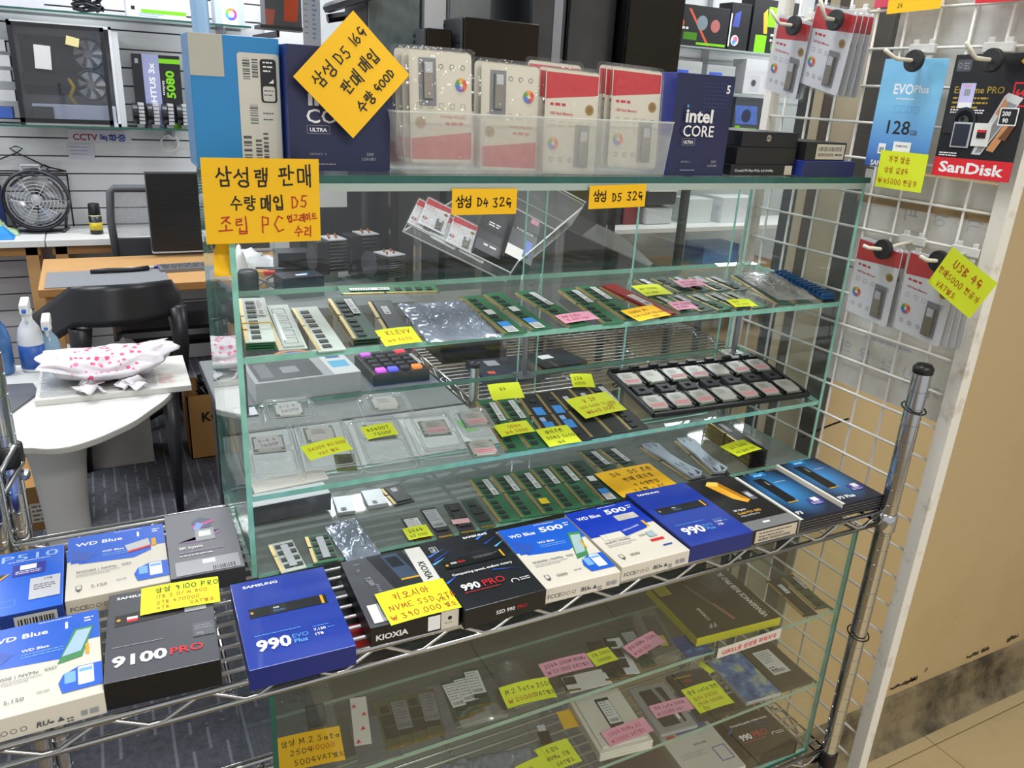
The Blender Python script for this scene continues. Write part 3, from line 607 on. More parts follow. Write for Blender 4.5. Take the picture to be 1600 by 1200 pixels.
def p_wd(w, d, cap, unit, model, speed, kind):
    BL = WDB if kind != 'b' else WDD
    def f(p):
        if kind == 'b': p.poly([(0, d), (0, .078), (.0, .07), (.022, .07), (.022, .065), (.046, .065), (.046, .06), (w - .016, .069), (w - .016, .077), (w, .077), (w, d)], BL)
        else: p.poly([(0, d), (0, .078), (.004, .078), (.004, .073), (.012, .073), (.012, .07), (w - .035, .064), (w - .016, .075), (w - .016, .085), (w, .085), (w, d)], BL)
        p.text('WD Blue', .008, d - .023, .0105, PW, .02, width=.036 if len(cap) > 1 else .05)
        p.text(cap, w - (.05 if len(cap) > 1 else .03), d - .022, .0155, PW, .03, width=.034 if len(cap) > 1 else None); p.fine(w - .013, d - .012, w - .004, 2, .005, .002, PW, 3)
        p.fine(.05, d - .004, .085, 1, .003, .001, PW, 12)
        if kind == 'b':
            p.rect(w - .045, d - .043, w - .012, d - .029, mat('#cfcac0', .5, 0, 0)); p.fine(w - .043, d - .033, w - .014, 4, .003, .001, PG, 5)
            p.rect(.014, .058, .048, .072, WDC); p.frame(.02, .055, .05, .072, .0004, PG); p.poly([(.046, .058), (.085, .066), (.085, .082), (.046, .074)], WDD); p.text('WD Blue ' + model, .05, .069, .0042, PW, .01, rot=11); p.rect(w - .017, .068, w - .013, .084, PGO)
        else:
            p.poly([(.005, d - .03), (.03, d - .045), (.018, .073), (.005, .078)], mat('#2a55b8', .4, 0, 0)); p.text('WD Blue', .036, d - .046, .006, PW, .02); p.fine(.036, d - .051, .075, 2, .004, .0013, WDL, 4)
            if kind == 'g': p.poly([(.066, .042), (.084, .046), (.1, .098), (.083, .1)][:4], mat('#3f8a55', .4, 0, 0)); p.poly([(.07, .052), (.084, .054), (.097, .092), (.084, .094)], mat('#a8c4c8', .35, 0, 0)); p.rect(.088, .06, .091, .078, PGO)
            elif kind == 'f': p.poly([(.066, .056), (.087, .06), (.098, .106), (.081, .106)], mat('#3f8a55', .4, 0, 0)); p.poly([(.07, .066), (.086, .069), (.096, .103), (.083, .103)], mat('#a9c6e6', .35, 0, 0)); p.rect(.09, .062, .093, .078, PGO)
            else: p.poly([(.064, .076), (.088, .082), (.086, .102), (.06, .094)], LGREY); p.poly([(.064, .076), (.088, .082), (.088, .086), (.063, .08)], PRED); p.rect(.089, .083, .094, .1, PGO)
            p.poly([(w, .012), (w, .045), (w - .02, .045), (w - .032, .038), (w - .036, .027), (w - .033, .012)], WDB); p.rrect(w - .02, .018, w - .007, .044, .001, PW); p.rrect(w - .031, .024, w - .022, .04, .001, WDL); p.rect(w - .019, .036, w - .008, .041, WDL)
        p.text(model + ' | NVMe', .01, .05, .0062, PDG, .0); p.text('SSD', .062 if kind == 'b' else .056, .05, .0062, PDG, 0); p.fine(.01, .046, .06, 2, .0035, .0011, PG, 7)
        p.frame(.01, .016, .016, .024, .0006, PDG); p.poly([(.01, .016), (.016, .016), (.013, .012)], PDG); p.text(speed, .025, .016, .0072, PDG, 0)
        if kind == 'b': p.rect(.07, .034, .09, .039, PRED); p.poly([(.074, .044), (.086, .044), (.086, .058), (.074, .056)], mat('#a9bcc4', .4, 0, 0)); p.rect(.078, .02, .092, .0225, WDD)
        else: p.fine(.05, .021, .064, 1, .003, .0014, PG, 5)
    return f
def p_wdf(w):
    def f(p):
        p.text('FC', .004, .0055, .0075, PDG, .01); p.text('CE', .0125, .0055, .0075, PDG, .01)
        for x in (.024, .031, .0385): p.ring(x, .008, .0026, .0005, PDG, 10)
        p.text('RU', .048, .0055, .0075, PDG, .03, shear=.2); p.fine(.058, .006, .062, 1, .003, .002, PDG, 3); p.poly([(.064, .0055), (.07, .0055), (.067, .0105)], PDG); p.fine(.0715, .0055, .077, 2, .003, .0014, PDG, 4); p.rect(.083, .005, .088, .0105, PG); p.rect(.09, .005, .097, .0105, PG)
    return f
carton('ssd_box', 'blue and cream WD Blue 500 SN5000 drive box next to the black 990 PRO', 'drive box', on('w', .347, .057, -2), .102, .135, .02, WDC, WDC, group=GBOX, prints={'top': p_wd(.102, .135, '500', 'GB', 'SN5000', '5000', 'g'), 'front': p_wdf(.102)})
carton('ssd_box', 'cream and deep blue WD Blue 500 GB SN570 drive box with red tab', 'drive box', on('w', .454, .063, 0), .104, .137, .02, WDC, WDC, group=GBOX, prints={'top': p_wd(.104, .137, '500', 'GB', 'SN570', '3500', 'b'), 'front': p_wdf(.104)})
carton('ssd_box', 'blue 990 EVO Plus drive box between a WD Blue box and the gold crystal box', 'drive box', on('w', .5605, .069, -1), .103, .149, .024, EVOS, EVOB, group=GBOX, prints={'top': p_evo(.103, .149)})
GP = mat('#1e1b1c', .35, 0, .1, 10)
def p_gold(p):
    w, d = .083, .147
    G1 = mat('#e9a92a', .35, 0, 0); G2 = mat('#f7cf62', .35, 0, 0); G3 = mat('#b8791a', .35, 0, 0)
    p.poly([(.024, .128), (.034, .137), (.048, .131), (.056, .09), (.06, .072), (.05, .066), (.036, .082)], G1); p.poly([(.024, .128), (.034, .137), (.048, .131), (.041, .12)], G2); p.poly([(.041, .12), (.048, .131), (.056, .09), (.06, .072), (.05, .08)], G3); p.poly([(.036, .082), (.041, .12), (.05, .08), (.05, .066)], mat('#f0b53c', .35, 0, 0))
    p.rect(.062, .07, .073, .094, mat('#6c6f74', .4, 0, 0)); p.rect(.064, .078, .071, .09, LGREY)
    p.text('SK hynix', .012, .05, .006, PW, .02); p.text('Gold P31 SSD', .012, .041, .0072, mat('#e8b64a', .4, 0, 0), .02); p.text('PCIe NVMe M.2', .012, .0345, .005, PW, 0)
    p.rect(0, 0, w, .022, mat('#8f9092', .35, .3, .1, 30)); p.rect(.03, .012, .042, .016, PW)
def p_goldf(p): p.rect(.006, .001, .08, .0195, mat('#d3c7b0', .5, 0, 0)); p.fine(.012, .014, .075, 2, .005, .0018, PDG, 3); p.bars(.012, .003, .07, .007, PDG, 60)
carton('ssd_box', 'black Gold P31 SSD drive box printed with an orange gold crystal', 'drive box', on('w', .6565, .07, -1), .083, .147, .021, GP, GP, group=GBOX, prints={'top': p_gold, 'front': p_goldf})
def crucial_mat():
    m = bpy.data.materials.new('navy_carton_with_printed_blue_halo'); m.use_nodes = True
    nt = m.node_tree; N = nt.nodes; L = nt.links; b = N['Principled BSDF']; b.inputs['Roughness'].default_value = .3
    tc = N.new('ShaderNodeTexCoord'); mp = N.new('ShaderNodeMapping'); mp.inputs['Scale'].default_value = (15, 9.5, 0); mp.inputs['Location'].default_value = (0, -.08, 0)
    g = N.new('ShaderNodeTexGradient'); g.gradient_type = 'SPHERICAL'; L.new(tc.outputs['Object'], mp.inputs[0]); L.new(mp.outputs[0], g.inputs[0])
    cr = N.new('ShaderNodeValToRGB'); cr.color_ramp.elements[0].position = .3; cr.color_ramp.elements[0].color = (*lin('#10203c'), 1); cr.color_ramp.elements[1].position = .95; cr.color_ramp.elements[1].color = (*lin('#3f8fd0'), 1)
    L.new(g.outputs['Fac'], cr.inputs[0]); L.new(cr.outputs[0], b.inputs['Base Color'])
    return m
CRM = crucial_mat()
def p_cruc(w, d, nm):
    def f(p):
        p.rect(0, 0, .005, d, mat('#e6e3dc', .5, 0, 0)); p.poly([(.028, d), (.028, d - .012), (.052, d - .012), (.055, d), ], mat('#1f86c8', .4, 0, 0)); p.text('crucial', .031, d - .009, .006, PW, .02)
        p.poly([(.02, .045), (.036, .045), (.04, .052), (.04, .112), (.036, .118), (.02, .118)][::1], mat('#16171a', .4, 0, 0)); p.text('crucial', .033, .108, .0045, PW, 0, rot=-90); p.rect(.02, .043, .04, .0455, PGO)
        p.fine(.046, .1, .075, 1, .003, .001, PW, 5)
        p.poly([(.05, .025), (.072, .025), (.076, .034), (.074, .045), (.052, .043)], mat('#4b3f9c', .4, 0, 0)); p.rect(.06, .034, .071, .044, PW); p.fine(.052, .031, .07, 2, .0035, .0012, PW, 3)
        p.text(nm, .008, .012, .011, PW, .03)
    return f
def p_crucf(p):
    for i in range(4): p.rect(.001, .003 + i * .0045, .085, .0034 + i * .0045, PG)
NAVY = mat('#15171d', .4, 0, .05)
for nm, x, y, a, w, lab in (('P3', .742, .062, -1, .084, 'navy crucial P3 drive box with white spine beside the Gold P31 box'), ('P3 Plus', .836, .072, -1, .084, 'navy crucial P3 Plus drive box with white spine beside the chrome post')):
    carton('ssd_box', lab, 'drive box', on('w', x, y, a), w, .135, .021, NAVY, CRM, NAVY, mat('#e3e0d8', .5), group=GBOX, prints={'top': p_cruc(w, .135, nm), 'front': p_crucf})
GB2 = 'drive boxes on the open left end of the wire shelf'
P5 = mat('#1f66dc', .3, 0, .05, 8, name='bright_blue_carton')
def p_510(p):
    w, d = .1, .127
    p.text('P510', .038, .106, .0185, mat('#a9c8f4', .5, 0, 0), 0, width=.056); p.fine(.045, .103, .09, 1, .003, .0012, PW, 3)
    p.rect(.05, .072, .082, .096, mat('#2b2f9a', .4, 0, 0)); p.rect(.057, .084, .073, .094, PW); p.fine(.053, .08, .08, 2, .0035, .0014, PW, 3)
    p.poly([(.0, .052), (.02, .05), (.045, .08), (.0, .084)], PK); p.poly([(.02, .05), (.045, .08), (.048, .08), (.023, .048)], PGO)
    p.rect(.068, .02, .097, .062, mat('#c9cbd2', .4, 0, 0)); p.text('1TB', .082, .055, .005, PK, .02); p.fine(.072, .046, .093, 3, .004, .0016, PDG, 3); p.fine(.01, .028, .04, 1, .003, .001, PLB, 4); p.frame(.04, .014, .056, .026, .0006, PLB)
def p_510f(p): p.text('CE', .034, .006, .0075, PLB, .01); p.ring(.02, .0095, .003, .0006, PLB); p.ring(.028, .0095, .003, .0006, PLB); p.rect(.055, .003, .094, .018, LGREY); p.bars(.058, .004, .091, .014, PK, 26)
carton('ssd_box', 'bright blue P510 drive box at the left edge of the wire shelf', 'drive box', on('w', -.2425, .226, 0), .1, .127, .022, mat('#163a8c', .4), P5, group=GB2, prints={'top': p_510, 'front': p_510f})
carton('ssd_box', 'WD Blue 1 TB drive box behind the grey 9100 PRO box', 'drive box', on('w', -.138, .235, -1), .104, .133, .02, WDC, WDC, group=GB2, prints={'top': p_wd(.104, .133, '1', 'TB', 'SN5000', '5,150', 'r'), 'front': p_wdf(.104)})
HY = mat('#77787f', .4, 0, .06, 6, name='grey_carton')
def p_hyn(p):
    w, d = .079, .148
    p.poly([(.012, .075), (.03, .07), (.055, .09), (.062, .095), (.06, .084), (.035, .076)], mat('#8a6a95', .4, 0, 0)); p.poly([(.03, .1), (.05, .102), (.056, .12), (.04, .13), (.03, .12)], mat('#3a4568', .35, 0, 0)); p.poly([(.03, .104), (.056, .115), (.056, .121), (.03, .11)], mat('#d04f9a', .4, 0, 0)); p.poly([(.03, .1), (.038, .1), (.044, .112), (.036, .118)], mat('#7f9ce0', .35, 0, 0))
    p.rect(.032, .072, .054, .1, mat('#a0a3a9', .4, 0, 0)); p.rect(.036, .082, .05, .095, PW); p.text('SK hynix', .012, .058, .0075, PW, .03); p.fine(.012, .049, .066, 1, .003, .002, mat('#a58fb4', .5, 0, 0), 3); p.fine(.012, .042, .052, 1, .003, .0018, PW, 4)
    p.rect(.006, .002, .075, .031, mat('#a9abb0', .4, .2, .05)); p.rect(.035, .02, .049, .029, PW); p.bars(.045, .004, .07, .012, PDG, 22)
carton('ssd_box', 'grey SK hynix drive box printed with a colourful prism', 'drive box', on('w', -.045, .236, -2), .079, .148, .024, DGREY, HY, group=GB2, prints={'top': p_hyn})
PR9 = mat('#4c4e55', .3, 0, .08, 6, coat=.2, name='graphite_carton')
def p_9100(p):
    w, d = .1, .142
    p.text('SAMSUNG', .008, d - .012, .006, PW, .03, sx=1.2); p.poly([(.007, .083), (w - .012, .088), (w - .012, .108), (.007, .101)], mat('#24201f', .35, 0, .2, 60)); p.rect(.018, .088, .028, .096, PRED); p.rect(.018, .092, .028, .096, PW); p.disc(.0105, .093, .002, PGO)
    p.rect(.072, .086, .093, .112, mat('#d6d9de', .15, .6, .3, 90)); p.fine(.006, .049, .055, 1, .003, .001, PG, 3)
    p.text('9100', .006, .02, .021, PW, .035, width=.048); p.text('PRO', .0565, .022, .014, PRED, .015, width=.03); p.rect(.078, .042, .098, .064, mat('#5d5f66', .4, 0, 0)); p.fine(.08, .058, .096, 2, .004, .001, PG, 3); p.text('2TB', .081, .045, .004, PG, .02)
carton('ssd_box', 'dark grey 9100 PRO drive box with a lime note on top', 'drive box', on('w', -.103, .074, -3.5), .1, .142, .03, BLACK, PR9, group=GB2, prints={'top': p_9100})
carton('ssd_box', 'WD Blue 1 TB drive box in front of the blue P510 box', 'drive box', on('w', -.21, .069, 1), .103, .133, .024, WDC, WDC, group=GB2, prints={'top': p_wd(.103, .133, '1', 'TB', 'SN5000', '5,150', 'f'), 'front': p_wdf(.103)})
o = carton('ssd_box', 'black and red box showing through the wires beside the KIOXIA box', 'drive box', T(.092, .085, -.0232), .06, .12, .0165, BLACK, BLACK, mat('#b81f24', .4))
p = PR(); p.rect(0, 0, .06, .028, mat('#b81f24', .4)); p.rect(.004, .004, .03, .012, mat('#6d1114', .4)); p.build('top_print', o, ftop(.06, .12, .0165))

# ================================================================== notes
def note(label, W, w, h, paper, lines, name='price_note', curl=.0, group=None, tilt=0, cat='note'):
    fn = lambda u, v: (-w / 2 + w * u, -h / 2 + h * v, .0003 + curl * ((v - .0) ** 2 * .6 + (u * (1 - u)) * .5) + curl * .25 * math.sin(3 * u))
    b = MB(); b.grid(fn, 8, 6, paper); o = b.build(name, None, None, False, W=W @ RX(tilt)); tag(o, label, cat, group)
    p = PR(z0=.0003, step=3e-5)
    for t in lines: p.hand(t[0], t[1] * w, t[2] * h, t[3], t[4], w=t[5] if len(t) > 5 else None, rot=t[6] if len(t) > 6 else 0, gap=t[7] if len(t) > 7 else 1)
    if lines:
        V = []
        for (x, y, z) in p.mb.v:
            u = min(1, max(0, x / w)); v = min(1, max(0, y / h)); q = fn(u, v); V.append((x - w / 2, y - h / 2, q[2] + z))
        p.mb.v = V; p.mb.build('handwriting', o)
    return o
note('lime note with red writing and price on the KIOXIA box', on('w', .149, .018, 0, .0262), .08, .056, LIME, [('키오시아', .2, .66, .0115, RINK), ('NVME SSD 2TB', .08, .38, .0095, RINK), ('VAT', .74, .3, .0075, RINK), ('₩ 390.000', .05, .1, .0095, RINK), ('별도', .8, .1, .008, RINK)], curl=.003)
note('lime note with small writing on the 9100 PRO box', on('w', -.081, .117, -5, .0315), .077, .046, LIME, [('삼성 9100 PRO', .18, .72, .0085, INK), ('1TB 5.0/14.800', .18, .5, .006, RINK), ('2TB 470000', .2, .28, .006, RINK), ('4TB', .2, .08, .006, RINK), ('VAT별도', .62, .1, .006, RINK)], curl=.003)
# ================================================================== on top of the upper case
TZ = .4644
def box_at(name, label, cat, x0, x1, y0, y1, z0, z1, body, front=None, top=None, sides=None, prints=None, a=0, group=None):
    w, d, h = x1 - x0, y1 - y0, z1 - z0
    return carton(name, label, cat, T((x0 + x1) / 2, (y0 + y1) / 2, z0) @ RZ(a), w, d, h, body, top, front, sides, group, prints)
SKY = mat('#2b86c4', .35, 0, .04, 8, name='sky_blue_carton')
def p_sky(p):
    w, h = .087, .128
    p.rect(0, .089, .032, h, mat('#b6b4a8', .5, 0, .05)); p.rrect(.045, -.0, w - .001, .113, .003, mat('#cfccc0', .5, 0, .03))
    for (x, y, x1, y1) in ((.05, .088, .057, .108), (.059, .09, .065, .108), (.055, .045, .063, .064), (.047, .004, .055, .034), (.059, .002, .065, .03), (.067, .008, .072, .036)): p.bars(x, y, x1, y1, PDG, 14, False)
    p.rrect(.067, .066, .083, .108, .003, PK); p.rrect(.069, .0675, .081, .082, .002, mat('#cfccc0', .5, 0, .03)); p.fine(.07, .077, .08, 2, .004, .0012, PDG, 3); p.fine(.07, .104, .08, 3, .004, .0014, PW, 4); p.poly([(.07, .085), (.08, .085), (.08, .089), (.075, .085)], PW)
    p.fine(.068, .055, .08, 2, .006, .0012, PDG, 4)
box_at('hardware_box', 'tall sky blue and white box with barcode label behind the big yellow sign', 'box', -.017, .070, .228, .29, TZ, .5925, SKY, prints={'front': p_sky}, top=WHITE)
INT = mat('#262a4e', .35, 0, .05, 8, name='indigo_carton'); INTS = mat('#27358c', .35, 0, .05)
def p_intel(w, h, full):
    def f(p):
        s = w / .108
        if full:
            p.text('5', w - .013, h - .021, .014, PW, .03)
            for i in range(10):
                for j in range(9): 
                    if i + j * .6 < 11: p.rect(w - .05 + j * .0045, h - .01 - i * .0048, w - .05 + j * .0045 + .0016, h - .0095 - i * .0048, mat('#5a6fc0', .5, 0, 0))
        p.rect(.0205 * s, .084, .0235 * s, .087, PLB)
        p.text('intel', .02 * s, .0665, .0225, PW, .03, width=.05 * s); p.text('CORE', .018 * s, .049, .0195, PW, .01, width=.057 * s)
        p.frame(.018 * s, .038, .042 * s, .0465, .0004, PG); p.text('ULTRA', .021 * s, .0402, .0052, PW, .03, width=.018 * s)
        p.text('SERIES 2', .02 * s, .0165, .003, PG, 0, width=.018 * s); p.text('225F', w - .027, .0165, .0042, PG, .02); p.text('LGA1851', w - .032, .0115, .0042, PG, .02); p.fine(.02 * s, .0065, .05 * s, 1, .002, .0012, PG, 3)
    return f
box_at('processor_box', 'indigo processor box behind the tilted yellow sign on the case', 'box', .0725, .1815, .207, .27, TZ, .588, INTS, INT, prints={'front': p_intel(.109, .1236, False)})
box_at('processor_box', 'indigo intel CORE ULTRA 5 box right of the clear bin', 'box', .5455, .640, .183, .25, TZ, .5885, INTS, INT, prints={'front': p_intel(.0945, .124, True)})
CART = mat('#1f1f21', .4, 0, .08, 10); LB = mat('#c9bfa8', .5, 0, .03)
def p_cb(p): p.text('Crucial P3 Plus PCIe 4.0 NVMe', .007, .005, .0045, PW, .01, width=.07); p.rect(.098, .001, .112, .0135, LB)
box_at('ssd_box', 'bottom black box of the stack on the glass top', 'drive box', .655, .768, .185, .30, TZ, TZ + .0145, CART, prints={'front': p_cb}, group='black boxes stacked on the glass top')
box_at('ssd_box', 'middle black box of the stack on the glass top', 'drive box', .662, .77, .185, .30, TZ + .0148, TZ + .037, CART, group='black boxes stacked on the glass top')
def p_ct(p): p.ring(.048, .012, .0042, .001, LB); p.text('S', .048, .0095, .007, LB, .02, align='c')
box_at('ssd_box', 'topmost black box of the stack with a round emblem', 'drive box', .669, .772, .187, .30, TZ + .0373, TZ + .0575, CART, prints={'front': p_ct}, group='black boxes stacked on the glass top')
box_at('ssd_box', 'flat navy blue box on the right end of the glass top', 'drive box', .776, .878, .172, .27, TZ, TZ + .0215, mat('#2a3c8c', .4), mat('#232a58', .4))
def p_lb(p): p.rect(.02, .002, .076, .0225, LB); p.bars(.024, .013, .07, .019, PDG, 40); p.bars(.024, .006, .055, .0105, PDG, 40); p.fine(.058, .007, .073, 1, .002, .0025, PDG, 3)
box_at('ssd_box', 'black box with barcode label lying on the navy box', 'drive box', .779, .858, .176, .27, TZ + .0218, TZ + .0468, CART, prints={'front': p_lb})

# ---- blister packs
USBW = mat('#d9d2bf', .5, 0, .03, 10, name='cream_card'); USBH = mat('#e3e3e6', .5, 0, .03, 10, name='white_card'); REDC = mat('#c4232c', .45, 0, .04, 10, name='red_card'); BRASS = mat('#b08a48', .35, .6, .1)
RAIN = [mat(c, .5, 0, 0) for c in ('#d9482e', '#e8a12c', '#5a9a3c', '#3f77c4', '#8a55a8', '#e06a2c')]
def usb_pack(label, W, w=.078, h=.122, card=None, flip=False, shell=.009, group=None, stick=True, hole=True, name='flash_drive_pack'):
    """card with printed face in the x-y plane (y up, z to the viewer), a drive and its clear shell"""
    card = card or USBW; b = MB(); r = .005
    P = []
    for cx, cy, a in ((w / 2 - r, h - r, 0), (-w / 2 + r, h - r, 90), (-w / 2 + r, r, 180), (w / 2 - r, r, 270)):
        for i in range(4): an = math.radians(a + 30 * i); P.append((cx + r * math.cos(an), cy + r * math.sin(an)))
    b.prism(P, 0, .0006, card); o = b.build(name, None, None, W=W); tag(o, label, 'flash drive', group)
    p = PR(z0=.0006)
    X = (lambda x: -x) if flip else (lambda x: x); Y = (lambda y: h - y) if flip else (lambda y: y)
    def rect(x0, y0, x1, y1, m): a, c = X(x0), X(x1); e, g = Y(y0), Y(y1); p.rect(min(a, c), min(e, g), max(a, c), max(e, g), m)
    pts = [(-w / 2 + .001, h - .034), (w / 2 - .001, h - .026), (w / 2 - .001, h - .004), (-w / 2 + .001, h - .004)]; p.poly([(X(a), Y(c)) for a, c in pts], REDC)
    rot = 180 if flip else 0
    p.text('Exascend', X(-.028), Y(h - .043), .0058, REDC, .02, rot=rot, sx=.8) if False else p.fine(X(-.03) if not flip else X(-.005), Y(h - .041), (X(-.005) if not flip else X(-.03)), 1, .003, .0032, REDC, 4)
    p.text('USB Flash Memory', X(-.03), Y(h - .051), .0045, REDC, .02, rot=rot, width=.032)
    p.disc(X(.025), Y(h - .043), .0062, BRASS); p.disc(X(.025), Y(h - .043), .0036, mat('#8f6f36', .4, .5, 0))
    for i in range(5): p.frame(X(-.026 + .013 * i) - .0028, Y(h - .061) - .0028, X(-.026 + .013 * i) + .0028, Y(h - .061) + .0028, .0005, PG)
    cx, cy = X(-.024), Y(.034)
    for i in range(6):
        a0 = 60 * i; p.poly([(cx, cy)] + [(cx + .0072 * math.cos(math.radians(a0 + 20 * k)), cy + .0072 * math.sin(math.radians(a0 + 20 * k))) for k in range(4)], RAIN[i])
    p.disc(cx, cy, .0022, card)
    for i in range(3): p.ring(X(-.026 + .013 * i), Y(.016), .0028, .0006, PDG, 10)
    rect(.006, .008, .026, .057, mat('#7d7f83', .45, 0, .1, 60)); p.build('card_print', o, None)
    if stick:
        s = MB(); y0, y1 = sorted((Y(.012), Y(.05))); x0, x1 = sorted((X(.0105), X(.0215))); s.box(x0, y0, .0012, x1, y1, .0055, mat('#9a9182', .3, .8, .1)); s.box(x0 + .001, y1 - .012, .0055, x1 - .001, y1 - .001, .0062, LGREY); s.build('usb_drive', o, None, bevel=.001)
    c = MB(); e = .003; k = 6
    def ring(g, z): return [(q[0] * (1 + g * 2 / w), h / 2 + (q[1] - h / 2) * (1 + g * 2 / h), z) for q in P]
    R0, R1, R2 = ring(.004, .0008), ring(.0008, .0009), ring(-.002, shell)
    n = len(P)
    for A, B in ((R0, R1), (R1, R2)):
        for i in range(n): c.face([A[i], A[(i + 1) % n], B[(i + 1) % n], B[i]], BLIST)
    c.face(R2, BLIST); c.build('blister_shell', o, None, True)
    return o
# ---- frosted bin and its packs
BX0, BX1, BY0, BY1 = .1935, .5425, .180, .262
BL0, BL1 = .179, .5465
binn = thing('storage_bin', 'frosted clear plastic bin of four compartments on the glass top', 'bin')
zt = TZ + .0645
def wall(pts, name='bin_wall'):
    q = MB(); q.face(pts, FROST); return q.build(name, binn, None)
wall([(BX0, BY0 + .004, TZ), (BX1, BY0 + .004, TZ), (BL1, BY0, zt), (BL0, BY0, zt)])
wall([(BX1, BY1 - .004, TZ), (BX0, BY1 - .004, TZ), (BL0, BY1, zt), (BL1, BY1, zt)])
wall([(BX0, BY1 - .004, TZ), (BX0, BY0 + .004, TZ), (BL0, BY0, zt), (BL0, BY1, zt)])
wall([(BX1, BY0 + .004, TZ), (BX1, BY1 - .004, TZ), (BL1, BY1, zt), (BL1, BY0, zt)])
wall([(BX0, BY0 + .004, TZ + .0005), (BX1, BY0 + .004, TZ + .0005), (BX1, BY1 - .004, TZ + .0005), (BX0, BY1 - .004, TZ + .0005)], 'bin_floor')
for x in (.2845, .3635, .444): wall([(x, BY0 + .004, TZ), (x, BY1 - .004, TZ), (x, BY1, zt), (x, BY0, zt)], 'divider')
q = MB(); q.tube([(BL0, BY0, zt), (BL1, BY0, zt), (BL1, BY1, zt), (BL0, BY1, zt), (BL0, BY0, zt)], .0012, FROST, 6); q.build('rim', binn, None)
def standing(x, y, z, lean=10, yaw=0, roll=0): return T(x, y, z) @ RZ(yaw) @ RX(90 - lean) @ RZ(roll)
GU = 'flash drive packs standing in the clear bin'
k = 0
for cx, ys, zb, flip, lab in ((.2395, (.197, .209, .221), .008, True, 'first'), (.3235, (.197, .207), .0, True, 'second'), (.403, (.191, .201, .222), -.002, False, 'third'), (.495, (.190, .199, .208), .005, False, 'fourth')):
    for i, y in enumerate(ys):
        hh = .118 if not (lab == 'third' and i == 2) else .124
        where = ('front', 'second', 'rearmost')[i] if len(ys) == 3 else ('front', 'rear')[i]
        usb_pack(f'{where} flash drive pack in the {lab} compartment of the clear bin', standing(cx + .004 * i * (-1), y, TZ + .0025 + zb * (1 if i == 0 else .9) + .001 * i, 6, 0, (-1.5 if lab == 'second' else 0) - (2 if lab in ('third', 'fourth') else 0)), .074, hh, flip=flip, group=GU, shell=.0075)
usb_pack('flash drive blister pack squeezed against the left wall of the clear bin', standing(.216, .236, TZ + .004, 4), .05, .098, flip=True, group=GU, stick=False)

# ---- yellow signs
def sign(label, W, w, h, lines, curl=0.0): return note(label, W, w, h, YELLOW, lines, 'yellow_sign', curl, None, 0, 'sign')
FRONT = lambda x, y, z, roll=0, lean=0, yaw=0: T(x, y, z) @ RZ(yaw) @ RX(90 - lean) @ RZ(roll)
RB = .0014
sign('large yellow sign about used memory and assembled PCs on the left front corner', FRONT(.0345, .1625, .4395, 0, 0), .1125, .0825, [('삼성', .11, .67, .0185, INK, .0018), ('램', .43, .67, .017, INK, .0018), ('판매', .64, .68, .019, INK, .0018), ('수량', .22, .4, .0135, INK, .0015), ('매입', .47, .4, .0135, INK, .0017), ('D5', .74, .42, .0125, RINK, .0013), ('조립', .11, .12, .0165, RINK, .0014), ('PC', .46, .12, .0175, RINK, .0013), ('업그레이드', .7, .24, .0072, RINK, .0011, 4, .92), ('수리', .76, .06, .0105, RINK, .0012)], .001)
sign('tilted square yellow sign reading D5 16G leaning on the processor box', FRONT(.1375, .196, .5615, 46, 4), .092, .083, [('삼성', .12, .66, .0155, INK, .0016), ('D5', .47, .68, .0125, INK, .0014), ('16G', .72, .7, .012, INK, .0014), ('판매', .3, .38, .014, INK, .0016), ('매입', .62, .4, .0135, INK, .0016), ('수량', .28, .1, .0125, INK, .0016), ('GOOD', .58, .13, .0095, INK, .0015)], .002)
sign('small yellow tag reading D4 32G under the glass top', FRONT(.28, .1655, .436, 0), .0815, .029, [('삼성', .06, .28, .0125, INK, .0015, 0, .82), ('D4', .38, .3, .0105, INK, .0014), ('32G', .62, .28, .0115, INK, .0014)])
sign('small yellow tag reading D5 32G under the glass top, right of the other tag', FRONT(.4615, .1655, .4405, 1.5), .084, .028, [('삼성', .07, .3, .0125, INK, .0015, 0, .82), ('D5', .4, .3, .0105, INK, .0014), ('32G', .66, .3, .0115, INK, .0014)])
b = MB(); b.grid(lambda u, v: (-.016 + .02 * u + .006 * v, .168 + .016 * math.sin(PI * v) + .002 * u, .364 + .04 * v), 2, 8, YELLOW); tag(b.build('curled_paper', None, None, True, solid=.0003), 'curled end of yellow paper below the big sign at the case corner', 'paper')
# ================================================================== memory sticks, processors and drives on the shelves
PCB_G = mat('#2f6a47', .4, 0, .12, 60, name='green_circuit_board'); PCB_K = mat('#1d1f20', .4, 0, .1, 60, name='black_circuit_board'); PCB_D = mat('#2b4a3c', .4, 0, .12, 60, name='dark_green_circuit_board'); PCB_P = mat('#c0ccc4', .4, 0, .1, 60, name='pale_circuit_board')
CHIP = mat('#26282b', .45, 0, .08, 90, name='memory_chip'); STK = mat('#d8dadb', .45, 0, .04, 40, name='white_sticker'); STKB = mat('#3d8fe0', .45, 0, .04, name='blue_sticker'); STKP = mat('#e5b9bd', .45, 0, .04, name='pink_sticker')
_pm = {}
def proto(key, fn):
    if key not in _pm: b = MB(); fn(b); _pm[key] = b.data(key[0])
    return _pm[key]
def board(L, Wd, m, th=.0013):
    def f(b):
        b.prism([(0, 0), (Wd, 0), (Wd, L), (0, L), (0, L * .56 + .0012), (.0032, L * .56 + .0012), (.0032, L * .56 - .0012), (0, L * .56 - .0012)], 0, th, m)
    return f
def gold(L, th=.0013, w=.0042, m=None):
    def f(b):
        for y0, y1 in ((.003, L * .56 - .0016), (L * .56 + .0016, L - .003)): b.box(-.00008, y0, -.00005, w, y1, th + .00012, m or GOLD)
    return f
